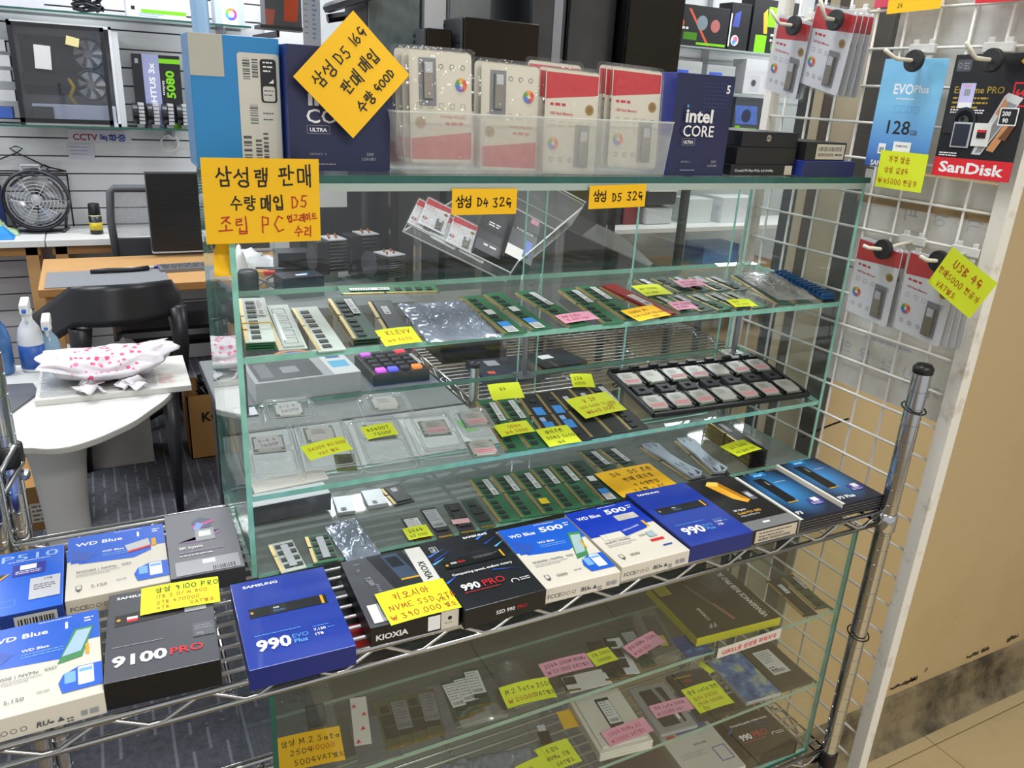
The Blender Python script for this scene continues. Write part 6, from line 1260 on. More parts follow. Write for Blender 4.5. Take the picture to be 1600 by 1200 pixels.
# CCTV notice and paper
o = flat('wall_sign', 'CCTV notice in red and blue Korean letters on the slat wall', 'sign', T(-.06, 3.7455, .25) @ RX(90), .27, .058, .002, mat('#d5d6e2', .5)); p = PR(); p.text('CCTV', .02, .01, .04, mat('#9c3a4c', .5, 0, 0), .03, width=.105); p.text('녹화중', .132, .01, .036, mat('#34439a', .5, 0, 0), .03, width=.115); p.build('face_print', o, ftop(.27, .058, .002))
flat('paper_sheet', 'small printed paper below the CCTV notice', 'paper', T(-.148, 3.7455, .178) @ RX(90), .11, .066, .001, mat('#cdd0de', .5), lambda p: p.fine(.01, .052, .1, 3, .016, .003, mat('#7f86b0', .5, 0, 0), 3))
b = MB(); b.tube([(.245 + .04 * math.cos(a), 3.735, .226 + .04 * math.sin(a)) for a in [2 * PI * i / 24 for i in range(25)]], .006, WHITE, 8); tag(b.build('tape_ring', None, None, True), 'white ring hanging on the slat wall under the coolers', 'ring')
# wrought iron scroll rack behind the fan
t = thing('iron_rack', 'black iron rack with scroll top behind the fan', 'rack'); IR = mat('#2a2724', .5, .3, .1)
for x in (-.62, -.5, -.36, -.22): b = MB(); b.tube([(x, 3.72, -.168), (x, 3.72, .08 if x > -.6 else .13)], .004, IR, 6); b.build('bar', t, None, True)
for pts in ([(-.62, .07), (-.22, .07)], [(-.62, .09), (-.22, .09)], [(-.22, .09), (-.3, .11), (-.37, .15), (-.41, .17), (-.46, .15), (-.55, .11), (-.62, .09)], [(-.41, .17), (-.385, .19), (-.41, .2), (-.435, .19), (-.41, .17)], [(-.33, .1), (-.31, .12), (-.29, .11), (-.3, .095)], [(-.5, .1), (-.52, .12), (-.54, .11), (-.53, .095)]): b = MB(); b.tube([(x, 3.72, z) for x, z in pts], .0035, IR, 6); b.build('scroll', t, None, True)
# white work tables with wooden legs and the fan
for x0, x1, lb in ((-1.2, -.335, 'white table with wooden trestle legs under the fan'), (-.33, .55, 'white table with wooden trestle legs under the spray can')):
    t = thing('work_table', lb, 'table'); parts_box(t, 'top', x0, 3.37, -.2, x1, 3.745, -.17, WTOP); parts_box(t, 'rail', x0 + .02, 3.39, -.24, x1 - .02, 3.42, -.2, WOODE)
    for x in (x0 + .03, x1 - .08):
        parts_box(t, 'leg', x, 3.39, FZ, x + .05, 3.43, -.2, WOOD); parts_box(t, 'leg', x, 3.68, FZ, x + .05, 3.72, -.2, WOOD)
fan = thing('desk_fan', 'round metal desk fan with wire guard on the white table', 'fan', T(-.352, 3.57, -.022)); FM = mat('#4a4c52', .35, .5, .08)
b = MB()
for r, y in ((.13, -.012), (.13, .045)): b.tube([(r * math.cos(a), y, r * math.sin(a)) for a in [2 * PI * i / 32 for i in range(33)]], .007, FM, 8)
b.lathe([(.132, -.012), (.134, .02), (.132, .045)], FM, 32, RX(90)); b.f.pop(); b.m.pop(); b.f.pop(); b.m.pop(); b.build('rim', fan, None, True)
b = MB()
for k in range(1, 9): b.tube([(.0145 * k * math.cos(a), -.012 - .035 * (1 - (k / 9) ** 2), .0145 * k * math.sin(a)) for a in [2 * PI * i / 28 for i in range(29)]], .0013, LGREY, 5)
for k in range(6): a = PI * k / 3; b.tube([(.02 * math.cos(a), -.047, .02 * math.sin(a)), (.075 * math.cos(a), -.035, .075 * math.sin(a)), (.13 * math.cos(a), -.01, .13 * math.sin(a))], .0018, LGREY, 5)
b.build('guard', fan, None, True)
b = MB(); b.lathe([(.022, -.01), (.026, .0), (.02, .035)], LGREY, 16, RX(90)); b.build('hub', fan, None, True)
for k in range(4):
    a0 = PI / 2 * k + .4; b = MB(); b.grid(lambda u, v: ((.02 + .095 * u) * math.cos(a0 + (v - .5) * (.5 + .75 * u)), .012 - .02 * (v - .5), (.02 + .095 * u) * math.sin(a0 + (v - .5) * (.5 + .75 * u))), 5, 5, mat('#b4b7bd', .25, .6, .05)); b.build('blade', fan, None, True, solid=.0012)
b = MB(); b.tube([(-.04, .01, .128), (-.04, .01, .15), (.03, .01, .15), (.03, .01, .128)], .007, LGREY, 8); b.build('handle', fan, None)
b = MB(); b.tube([(-.1, .02, -.142), (.1, .02, -.142)], .008, FM, 8); b.tube([(.11, .02, -.08), (.1, .06, -.14)], .007, FM, 8); b.tube([(-.11, .02, -.08), (-.1, .06, -.14)], .007, FM, 8); b.tube([(.09, -.02, -.142), (.11, .08, -.142)], .008, FM, 8); b.build('stand', fan, None, True)
b = MB(); b.lathe([(.03, 0), (.03, .05), (.024, .085)], SATIN, 14, T(0, .05, 0) @ RX(90) @ T(0, 0, -.09)); b.build('motor', fan, None, True)
can = thing('spray_can', 'black and yellow spray can on the white table', 'can', T(-.124, 3.5, -.1695))
b = MB(); b.lathe([(.026, 0), (.0275, .004), (.0275, .088)], SATIN, 18); b.build('body', can, None, True); b = MB(); b.lathe([(.0278, .02), (.0278, .055)], mat('#c9b22c', .45, 0, .5, 90), 18); b.build('label', can, None, True); b = MB(); b.lathe([(.0255, .088), (.0255, .094), (.024, .137), (.021, .14)], BLACK, 18); b.build('cap', can, None, True); b = MB(); b.lathe([(.0278, .083), (.0278, .088)], mat('#d8d2b0', .3, .4), 18); b.build('collar', can, None, True)
crumple('bright blue cloth bundle at the left edge of the white table', T(-.52, 3.45, -.169), .14, .1, .045, mat('#2f8fe0', .7), 'cloth_bundle', 'cloth', 14, 4, .01); crumple('pale green cloth at the left edge behind the blue one', T(-.5, 3.54, -.169), .13, .08, .07, mat('#a9c49a', .7), 'cloth_bundle', 'cloth', 14, 6, .01)
o = flat('fabric_panel', 'dark blue bag behind the fan at the left edge', 'bag', T(-.56, 3.66, -.169), .14, .06, .2, mat('#1c2c66', .7))
# mesh office chair behind the desk
oc = thing('office_chair', 'grey mesh back office chair behind the wooden desk', 'chair', T(.06, 3.14, 0)); OCM = mat('#55585e', .5)
b = MB(); b.tube([(-.115, 0, -.28), (-.125, 0, -.05), (-.115, .01, .065), (-.1, .01, .08), (.2, .01, .08), (.215, .01, .06), (.22, 0, -.28)], .016, OCM, 8); b.build('back_frame', oc, None, True)
b = MB(); b.grid(lambda u, v: (-.12 + .335 * u, .012 + .03 * math.sin(PI * u), -.13 + .2 * v), 8, 4, clear_mat('chair_mesh', (.8, .8, .82), 1.2, .5, haze=.45, haze_col=(.55, .57, .6))); b.build('mesh_back', oc, None, True)
parts_box(oc, 'lumbar_panel', -.11, -.005, -.29, .21, .02, -.13, mat('#3c3e44', .6)); parts_box(oc, 'seat', -.17, -.45, -.5, .27, 0, -.42, SATIN, .03)
b = MB(); b.tube([(.05, -.22, -.5), (.05, -.22, -.82)], .025, BLACK, 10); b.build('gas_column', oc, None, True)
for k in range(5): a = 2 * PI * k / 5; b = MB(); b.tube([(.05, -.22, -.82), (.05 + .26 * math.cos(a), -.22 + .26 * math.sin(a), -.87)], .016, BLACK, 8); b.build('base_leg', oc, None, True)
b = MB(); b.tube([(-.18, -.3, -.3), (-.19, -.1, -.24), (-.16, -.02, -.3)], .018, DGREY, 8); b.build('armrest', oc, None, True)
# wooden desk with monitor
desk('wood_desk', 'light wooden desk with a grey mat and a monitor', -.325, .72, 2.43, 2.955, -.17, WOOD, WOODE, WOOD)
flat('desk_mat', 'grey desk mat on the wooden desk', 'mat', T(-.105, 2.56, -.1698), .4, .25, .004, mat('#85878d', .7), lambda p: p.poly([(.22, .13), (.245, .14), (.22, .15), (.24, .14)], mat('#c2703a', .6)))
b = MB(); b.tube([(-.16, 2.63, -.16), (-.1, 2.625, -.155), (-.02, 2.63, -.158), (.04, 2.64, -.155)], .009, SATIN, 8); tag(b.build('cable_tool', None, None, True), 'black handled tool lying on the desk mat', 'tool')
b = MB(); b.tube([(-.1, 2.66, -.16), (.06, 2.67, -.16)], .005, WHITE, 8); b.tube([(.06, 2.67, -.16), (.09, 2.672, -.16)], .0055, mat('#3b2f9a', .4), 8); tag(b.build('marker_pen', None, None, True), 'white pen with violet cap on the desk mat', 'pen')
flat('keyboard', 'grey keyboard on the wooden desk under the monitor', 'keyboard', T(.215, 2.66, -.1695) @ RZ(4), .28, .1, .014, mat('#77787c', .5), lambda p: p.fine(.01, .08, .27, 6, .014, .009, DGREY, 3))
flat('paper_stack', 'white sheets on the right of the wooden desk', 'paper', T(.36, 2.55, -.1695) @ RZ(8), .18, .12, .008, WHITE)
mon = thing('monitor', 'black computer monitor seen from behind on the wooden desk', 'monitor', T(.22, 2.93, 0))
parts_box(mon, 'panel', -.145, -.012, -.15, .33, .02, .17, mat('#15161a', .4, 0, .15, 60), .004); parts_box(mon, 'bezel', -.147, .02, -.153, .332, .026, .173, mat('#8b8d92', .35), .001)
for k in range(14): parts_box(mon, 'vent_rib', -.13, -.014, -.13 + .02 * k, .31, -.012, -.127 + .02 * k, mat('#202228', .4), 0)
parts_box(mon, 'bottom_strip', -.146, -.014, -.156, .33, .022, -.15, LGREY, 0); b = MB(); b.tube([(.09, .0, -.15), (.09, .02, -.169)], .02, SATIN, 10); b.build('stand', mon, None)
# white oval table with box, bag and folder
tab = thing('oval_table', 'white oval table with a broad leg beside the chair', 'table')
op = [(-.309, 1.086), (-.26, 1.064), (-.217, 1.061), (-.17, 1.085), (-.132, 1.117), (-.09, 1.16), (-.055, 1.214), (-.02, 1.27), (.003, 1.326), (.018, 1.385), (.02, 1.43), (.012, 1.475), (-.01, 1.52), (-.06, 1.57), (-.15, 1.61), (-.3, 1.635), (-.45, 1.64), (-.62, 1.6), (-.72, 1.48), (-.75, 1.35), (-.7, 1.2), (-.6, 1.12), (-.45, 1.09)]
sp_ = []
for i in range(len(op)):
    P0, P1, P2, P3 = [Vector((*op[(i + k) % len(op)], 0)) for k in (-1, 0, 1, 2)]
    for k in range(3): t_ = k / 3; q = .5 * ((2 * P1) + (P2 - P0) * t_ + (2 * P0 - 5 * P1 + 4 * P2 - P3) * t_ ** 2 + (3 * P1 - P0 - 3 * P2 + P3) * t_ ** 3); sp_.append((q.x, q.y))
b = MB(); b.prism(sp_, -.196, -.18, WTOP, mat('#bdbcb6', .4)); b.build('top', tab, None, bevel=.003)
b = MB(); b.lathe([(.046, FZ), (.046, -.6), (.05, -.45), (.058, -.34), (.068, -.26), (.085, -.196)], WTOP, 24, T(-.262, 1.32, 0) @ Matrix.Scale(.62, 4, (0, 1, 0))); b.build('leg', tab, None, True)
b = MB(); b.prism([(-.66, 1.3), (-.56, 1.3), (-.56, 1.4), (-.66, 1.4)], FZ, -.205, WTOP); b.build('leg', tab, None)
WBX = mat('#dcdcd6', .5, 0, .03)
carton('keyboard_box', 'flat white box with faint red print on the oval table', 'box', T(-.12, 1.435, -.1795) @ RZ(-1), .335, .245, .014, WBX, prints={'top': lambda p: (p.fine(.265, .1, .305, 6, .013, .005, mat('#e0a8a0', .5, 0, 0), 3), p.rect(.27, .2, .285, .225, PDG), p.rect(.272, .204, .28, .22, PG)) and None})
crumple('clear bubble wrap sheet on the flat white box', T(-.155, 1.43, -.165), .25, .21, .003, BLIST, 'bubble_wrap', 'packaging', 30, 9, .002)
def bag_mat():
    m = bpy.data.materials.new('white_bag_with_pink_dots'); m.use_nodes = True; nt = m.node_tree; N = nt.nodes; L = nt.links; b_ = N['Principled BSDF']; b_.inputs['Roughness'].default_value = .35; b_.inputs['Subsurface Weight'].default_value = .1
    tc = N.new('ShaderNodeTexCoord'); v = N.new('ShaderNodeTexVoronoi'); v.inputs['Scale'].default_value = 55; L.new(tc.outputs['Object'], v.inputs['Vector']); c1 = N.new('ShaderNodeMath'); c1.operation = 'LESS_THAN'; c1.inputs[1].default_value = .34; L.new(v.outputs['Distance'], c1.inputs[0])
    sp = N.new('ShaderNodeSeparateXYZ'); L.new(tc.outputs['Object'], sp.inputs[0]); ab = N.new('ShaderNodeMath'); ab.operation = 'ABSOLUTE'; L.new(sp.outputs[0], ab.inputs[0]); lt = N.new('ShaderNodeMath'); lt.operation = 'LESS_THAN'; lt.inputs[1].default_value = .078; L.new(ab.outputs[0], lt.inputs[0])
    mu = N.new('ShaderNodeMath'); mu.operation = 'MULTIPLY'; L.new(c1.outputs[0], mu.inputs[0]); L.new(lt.outputs[0], mu.inputs[1]); mx = N.new('ShaderNodeMix'); mx.data_type = 'RGBA'; mx.inputs['A'].default_value = (*lin('#e8e3e8'), 1); mx.inputs['B'].default_value = (*lin('#ee5a92'), 1); L.new(mu.outputs[0], mx.inputs['Factor']); L.new(mx.outputs['Result'], b_.inputs['Base Color']); return m
random.seed(11); ph = [(random.uniform(-1, 1), random.uniform(-1, 1), random.uniform(-1, 1), random.uniform(0, 6)) for _ in range(8)]
b = MB(); nu, nv = 44, 22
def bagf(u, v):
    th = 2 * PI * u; f_ = PI * v; d = Vector((math.sin(f_) * math.cos(th), math.sin(f_) * math.sin(th), math.cos(f_)))
    w_ = sum(math.sin(13 * (d.x * a + d.y * c + d.z * e) + g) for a, c, e, g in ph) / 8
    fold = .05 * math.sin(16 * th + 5 * d.z) * max(0, abs(d.x) - .5)
    r = 1 + .22 * w_ + fold
    x = d.x * .15 * r; y = d.y * .085 * r; e = max(0, abs(d.x) - .55) / .45
    z = d.z * (.046 - .02 * e) * r - .026 * (1 - abs(d.x)) * (d.z > 0) + .03 * e * (.5 + .5 * math.sin(2.5 * d.y + d.x))
    return (x, y, max(-.044, z))
b.grid(bagf, 64, 30, bag_mat()); o = b.build('plastic_bag', None, None, True, W=T(-.133, 1.435, -.1185)); tag(o, 'white plastic bag with pink polka dots on the bubble wrap', 'bag')
for sx in (-1, 1):
    q = MB(); q.grid(lambda u, v: (sx * (.02 + .05 * u) + .012 * math.sin(9 * v), -.07 - .06 * v + .012 * math.sin(7 * u), -.036 + .016 * math.sin(PI * u) * (1 - v) + .005 * math.sin(11 * u + 5 * v)), 10, 8, mat('#ece8ec', .4)); q.build('handle', o, None, True, solid=.001)
b = MB(); b.prism([(-.5, 1.25), (-.34, 1.27), (-.285, 1.4), (-.3, 1.47), (-.5, 1.5)], -.1795, -.175, mat('#5b5e66', .5)); tag(b.build('folder', None, None), 'dark grey folder at the left of the oval table', 'folder')
def bottle(label, x, y, m, h=.2, r=.035, liquid=None, band=None):
    t = thing('spray_bottle', label, 'bottle', T(x, y, -.1798)); b = MB(); b.lathe([(r * .9, 0), (r, .006), (r, h * .45), (r * .8, h * .6), (r * .38, h * .72), (r * .38, h * .8)], m, 18); b.build('body', t, None, True)
    b = MB(); b.lathe([(r * .42, h * .78), (r * .42, h * .86)], WHITE, 14); b.build('collar', t, None, True); b = MB(); b.box(-.01, -.055, h * .86, .01, .028, h * .86 + .026, WHITE); b.box(-.005, -.062, h * .88, .005, -.055, h * .94, mat('#2b66c0', .4)); b.build('head', t, None, bevel=.005); b = MB(); b.tube([(0, -.03, h * .86), (0, -.036, h * .78), (0, -.028, h * .7)], .004, WHITE, 6); b.build('trigger', t, None, True)
    if band: b = MB(); b.lathe([(r * 1.01, h * .05), (r * 1.01, h * .38)], band, 18); b.build('label', t, None, True)
bottle('white spray bottle with blue label behind the oval table edge', -.3, 1.59, mat('#dfe2e8', .4), .185, .03, band=mat('#2f5fb0', .4)); bottle('clear spray bottle of blue liquid at the left edge of the oval table', -.375, 1.585, mat('#4a78b0', .15, 0, .1), .2, .033); bottle('small clear spray bottle with blue nozzle behind the white one', -.26, 1.6, mat('#8fb0c8', .15, 0, .1), .13, .024)
# black moulded chair
ch = thing('moulded_chair', 'black moulded plastic chair with a wide rounded back behind the oval table', 'chair', T(0, 0, 0)); CHM = mat('#26272b', .35, 0, .06, 20, name='black_chair_plastic')
b = MB()
def backf(u, v):
    x = -.335 + .45 * u; top = -.065 - .035 * abs(2 * u - 1) ** 2 - (.1 * max(0, .28 - u) / .28) ** 1 - .1 * max(0, u - .93) / .07; bot = top - .105 - .02 * math.sin(PI * u)
    y = 1.97 + .2 * (2 * u - 1) ** 2 + .03 * v; return (x, y, bot + (top - bot) * v)
b.grid(backf, 22, 6, CHM); b.build('backrest', ch, None, True, solid=.014)
for pts, rr in (([(.085, 2.1, -.17), (.09, 2.1, -.3), (.075, 2.1, -.45)], (.032, .026, .024)), ([(-.2, 2.03, -.2), (-.21, 2.06, -.32), (-.23, 2.1, -.45)], (.035, .028, .024))): b = MB(); b.tube(pts, .02, CHM, 10, radii=rr); b.build('back_support', ch, None, True)
b = MB(); b.prism([(-.28, 2.1), (-.24, 2.06), (.03, 2.06), (.07, 2.1), (.08, 2.4), (.03, 2.46), (-.26, 2.46), (-.31, 2.4)], -.47, -.44, CHM); b.build('seat', ch, None, bevel=.012)
for (x0, y0, x1, y1) in ((.04, 2.1, .031, 2.04), (-.24, 2.42, -.25, 2.48), (-.25, 2.1, -.28, 2.05), (.04, 2.42, .06, 2.47)): b = MB(); b.tube([(x0, y0, -.46), (x1, y1, FZ)], .02, CHM, 10, radii=[.03, .012]); b.build('leg', ch, None, True)
# cardboard boxes on the carpet
KB = mat('#b98a4e', .7, 0, .06, 8, name='cardboard')
kc = thing('cardboard_box', 'open cardboard box marked KC on the carpet beside the case', 'box', T(.2, 2.56, FZ))
for args in ((-.085, -.11, 0, .2, -.105, .27), (-.085, .105, 0, .2, .11, .27), (-.085, -.11, 0, -.08, .11, .27), (.195, -.11, 0, .2, .11, .27), (-.085, -.11, 0, .2, .11, .005)): parts_box(kc, 'panel', *args, KB, 0)
p = PR(); p.text('KC', .05, .16, .055, PK, .03, width=.07); p.build('front_print', kc, frame((-.085, -.111, 0), (1, 0, 0), (0, 0, 1)))
random.seed(5); cb_ = thing('cable_tangle', 'tangle of black cables heaped inside the KC box', 'cables')
for i in range(5): b = MB(); b.tube([(.25 + .075 * math.cos(a * 1.7 + i), 2.56 + .07 * math.sin(a + 2 * i), FZ + .245 + .014 * i + .03 * math.sin(2.3 * a)) for a in [k * .6 for k in range(10)]], .012, SATIN, 6); b.build('cable', cb_, None, True)
o = carton('cardboard_box', 'closed cardboard box under the oval table', 'box', T(-.46, 2.2, FZ), .32, .25, .16, mat('#8a643a', .7), KB, prints={'front': lambda p: (p.rect(.2, .03, .29, .1, mat('#c2b8a8', .6)), p.fine(.205, .085, .28, 4, .016, .006, PDG, 3)) and None})
carton('cardboard_box', 'white carton under the wooden desk', 'box', T(-.16, 2.58, FZ), .28, .18, .42, mat('#c9c7c2', .6), mat('#d6d4d0', .6))
crumple('white plastic bags on the carton under the wooden desk', T(-.16, 2.58, FZ + .421), .27, .17, .06, mat('#cfd0d4', .5), 'plastic_bags', 'bag', 20, 8, .012)
for i, (x, y, h) in enumerate(((.38, 2.2, .3), (.52, 2.2, .24))): crumple(('dark', 'darker')[i] + ' heap of cables beside the KC box', T(x, y, FZ), .14, .1, h * .5, SATIN, 'cable_heap', 'cables', 16, 3 + i, .012)
t = thing('steel_rack_leg', 'perforated steel upright beside the wooden desk', 'upright', T(.235, 2.12, 0))
parts_box(t, 'upright', -.012, -.012, FZ, .012, .012, -.12, STEEL, 0)
for k in range(12): b = MB(); b.box(-.005, -.0135, -.2 - .05 * k, .005, -.0125, -.18 - .05 * k, WHITE); b.build('slot', t, None)
# light blue plastic strip hanging behind the sky blue box
b = MB(); b.grid(lambda u, v: (.006 + .02 * u + .008 * math.sin(3 * (1 - v)) * (1 - v), .42 + .006 * math.sin(7 * u), .462 + .35 * v), 3, 14, mat('#9fc4e4', .4, 0, .1)); tag(b.build('hanging_strip', None, None, True, solid=.001), 'light blue plastic strip hanging behind the sky blue box', 'strip')
# ================================================================== behind and above the case
DK = mat('#1a1b1f', .3, 0, .12, 20, name='dark_case'); DK2 = mat('#101114', .25, 0, .1, 20); PANEL = mat('#4b4d52', .4, .2, .08, 20)
# side desk with parts
desk('side_desk', 'pale side desk with coolers and parts seen through the glass case', .26, .87, 1.95, 2.42, -.17, mat('#8e9094', .5), mat('#6b6d70', .5), STEEL)
crumple('white crumpled cloth on the wooden desk seen through the case', T(.47, 2.64, -.169), .26, .2, .06, mat('#dddfe2', .6), 'white_cloth', 'cloth', 20, 5, .012)
crumple('white tissue heap on the desk beside the big yellow sign', T(.33, 2.52, -.169), .12, .1, .1, mat('#e3e4e6', .6), 'tissue_heap', 'tissue', 16, 7, .014)
carton('part_box', 'dark box with grey lid behind the cable on the desk', 'box', T(.56, 2.52, -.169), .13, .1, .085, DK, PANEL)
carton('part_box', 'black box with blue and white label near the front of the side desk', 'box', T(.5, 2.14, -.169) @ RZ(6), .15, .1, .075, mat('#1c2233', .4), mat('#262c38', .4), prints={'top': lambda p: (p.rect(.06, .03, .1, .05, PW), p.rect(.085, .045, .11, .06, PLB)) and None})
b = MB(); b.lathe([(.035, 0), (.035, .09), (.03, .1)], mat('#3a3d42', .4), 16); tag(b.build('canister', None, None, True, W=T(.325, 2.13, -.169)), 'dark grey canister at the left of the side desk', 'canister')
carton('wood_block', 'tan block behind the dark canister', 'block', T(.385, 2.3, -.169) @ RZ(-30), .07, .04, .06, WOOD)
b = MB(); b.tube([(.4 + .05 * math.cos(a), 2.2 + .03 * math.sin(a), -.13 + .02 * math.sin(a * 2)) for a in [k * .5 for k in range(14)]], .005, GREY, 6); tag(b.build('usb_cable', None, None, True), 'loop of grey cord on the side desk', 'cord')
b = MB(); b.box(-.02, -.01, 0, .02, .01, .015, mat('#d8392c', .5)); tag(b.build('red_clip', None, None, bevel=.004, W=T(.41, 2.2, -.105)), 'small red clip on the grey cord', 'clip')
b = MB(); b.tube([(.39, 2.36, -.13), (.55, 2.33, -.13)], .02, SATIN, 8); tag(b.build('torch', None, None, True), 'black torch shaped tool on the side desk', 'tool')
def cooler(label, W, w=.12, d=.1, h=.155, group='large tower coolers on the side desk'):
    t = thing('tower_cooler', label, 'cooler', W, group)
    for k in range(9): b = MB(); b.box(-w * .1, -d / 2, .04 + (h - .04) * k / 9, w / 2, d / 2, .044 + (h - .04) * k / 9, STEEL); b.build('fin', t, None)
    b = MB(); b.box(-w * .1, -d / 2, h, w / 2, d / 2, h + .004, LGREY); b.build('top_fin', t, None)
    b = MB(); b.box(-w / 2, -d / 2, .03, -w * .1, d / 2, h, SATIN); b.build('fan_frame', t, None, bevel=.004); b = MB(); b.lathe([(.05, 0), (.05, .004)], DGREY, 18, T(-w / 2 - .004, 0, .09) @ RY(90)); b.build('fan_rotor', t, None)
    for k in range(4): b = MB(); b.lathe([(.004, h), (.004, h + .012), (.002, h + .016)], mat('#b8683a', .35, .8), 8, T(w * (.0 + .12 * k), (.02 if k % 2 else -.02), 0)); b.build('heat_pipe', t, None)
    b = MB(); b.box(-.03, -.03, 0, .03, .03, .04, STEEL); b.build('base', t, None)
cooler('tower cooler with copper pipe ends in front of the dark PC tower', T(.835, 2.2, -.169) @ RZ(18), .13, .1, .12)
cooler('tower cooler behind the yellow sign, left of two', T(.655, 2.34, -.169) @ RZ(10), .12, .1, .16); cooler('tower cooler behind the yellow sign, right of two', T(.795, 2.37, -.169) @ RZ(10), .12, .09, .17)
carton('printer', 'dark desktop printer with white paper above the coolers', 'printer', T(.74, 2.7, -.169), .26, .2, .4, mat('#26282c', .4), PANEL, prints={'front': lambda p: (p.rect(.05, .24, .2, .31, PW), p.rect(.03, .33, .24, .39, DK)) and None})
# shelving of PC towers
sh = thing('steel_shelving', 'black shelving holding PC towers behind the display case', 'shelving')
for z in (-.2, .43): parts_box(sh, 'board', .88, 2.25, z - .02, 2.3, 3.12, z, DK2, 0)
for x in (.88, 1.56, 2.28):
    for y in (2.25, 2.82): parts_box(sh, 'upright', x, y, FZ, x + .03, y + .03, .43, DK2, 0)
def tower(label, x0, x1, y0, y1, z0, z1, front, side, extra=None, group='PC towers on the black shelving', turn=False):
    w, d, h = x1 - x0, y1 - y0, z1 - z0; t = thing('pc_tower', label, 'computer', T((x0 + x1) / 2, (y0 + y1) / 2, z0) @ RZ(-90 if turn else 0), group)
    if turn: w, d = d, w
    h = h; b = MB(); b.box(-w / 2, -d / 2, .01, w / 2, d / 2, h, side); b.build('body', t, None, bevel=.004)
    b = MB(); b.box(-w / 2 + .004, -d / 2 - .012, .015, w / 2 - .004, -d / 2, h - .004, front); f = b.build('front_panel', t, None, bevel=.004)
    for s in (-1, 1):
        for q in (-1, 1): b = MB(); b.box(s * (w / 2 - .03) - .015, q * (d / 2 - .04) - .02, 0, s * (w / 2 - .03) + .015, q * (d / 2 - .04) + .02, .01, BLACK); b.build('foot', t, None)
    if extra == 'vents':
        for k in range(8): b = MB(); b.box(-w / 2 + .01, -d / 2 - .014, h - .03 - .022 * k, -w / 2 + .03, -d / 2 - .012, h - .02 - .022 * k, BLACK); b.build('vent', f, None)
        b = MB(); b.box(-w / 2 + .035, -d / 2 - .0135, h - .09, w / 2 - .004, -d / 2 - .012, h - .087, BLACK); b.build('seam', f, None)
    if extra == 'ports':
        for k in range(4): b = MB(); b.box(-w / 2 + .03, -d / 2 - .014, h - .05 - .014 * k, w / 2 - .05, -d / 2 - .012, h - .044 - .014 * k, LGREY); b.build('vent_slot', f, None)
        b = MB(); b.box(.02, -d / 2 - .014, .12, .06, -d / 2 - .012, h - .01, mat('#9a9ca4', .4)); b.build('label_strip', f, None); b = MB(); b.box(.0, -d / 2 - .0145, .12, .1, -d / 2 - .0125, .17, mat('#a9abb2', .4)); b.build('badge', f, None)
    return t
def art_mat():
    m = bpy.data.materials.new('grey_green_printed_panel'); m.use_nodes = True; nt = m.node_tree; N = nt.nodes; b_ = N['Principled BSDF']; b_.inputs['Roughness'].default_value = .25; tc = N.new('ShaderNodeTexCoord'); nz = N.new('ShaderNodeTexNoise'); nz.inputs['Scale'].default_value = 9; nz.inputs['Detail'].default_value = 6; nt.links.new(tc.outputs['Object'], nz.inputs['Vector']); cr = N.new('ShaderNodeValToRGB'); cr.color_ramp.elements[0].position = .35; cr.color_ramp.elements[0].color = (*lin('#626c6c'), 1); cr.color_ramp.elements[1].position = .72; cr.color_ramp.elements[1].color = (*lin('#c9bdb0'), 1); e = cr.color_ramp.elements.new(.6); e.color = (*lin('#7d8a8a'), 1); nt.links.new(nz.outputs['Fac'], cr.inputs[0]); nt.links.new(cr.outputs[0], b_.inputs['Base Color']); return m
tower('PC tower with a mottled grey green panel behind the tilted yellow sign', .885, 1.1, 2.55, 2.85, .431, 1.05, art_mat(), DK)
tower('small black PC tower with a vented grey end behind the clear bin', 1.035, 1.135, 2.3, 2.42, .431, .757, PANEL, DK2, 'vents', turn=True)
tower('black PC tower with grey end and plain black side behind the clear bin', 1.165, 1.48, 2.26, 2.44, .431, .803, PANEL, DK2, 'vents', turn=True)
tower('white PC tower showing above the black towers', 1.115, 1.215, 2.56, 2.85, .431, 1.12, mat('#e6e7ea', .4), mat('#c0c4c8', .4))
tower('pale PC tower with a light window beside the white one', 1.24, 1.43, 2.6, 2.9, .431, 1.12, mat('#aeb9c0', .25, 0, .3, 12), mat('#c0c4c8', .4))
tower('dark PC tower with a glass side and white label strip', 1.5, 1.66, 2.38, 2.8, .431, 1.1, mat('#4a4d54', .15, 0, .3, 8), DK2, 'ports')
tower('dark glass fronted PC tower behind the second pack compartment', 1.67, 1.9, 2.38, 2.8, .431, 1.1, mat('#43464c', .12, 0, .4, 7), DK2)
tower('tall plain black PC tower left of the graphics card boxes', 1.905, 2.19, 2.3, 2.8, .431, 1.1, DK2, mat('#0b0c0f', .3))
tower('dark PC tower standing on the lower board behind the coolers', .91, 1.1, 2.3, 2.78, -.199, .3, mat('#33353a', .4), DK2); tower('dark PC tower on the lower board, second from the coolers', 1.12, 1.34, 2.3, 2.78, -.199, .3, mat('#2d2f33', .4), DK2); tower('dark PC tower on the lower board, third from the coolers', 1.36, 1.6, 2.3, 2.78, -.199, .32, mat('#2a2c30', .4), DK2); tower('dark PC tower on the lower board at its right end', 1.62, 1.9, 2.3, 2.78, -.199, .3, mat('#303236', .4), DK2)
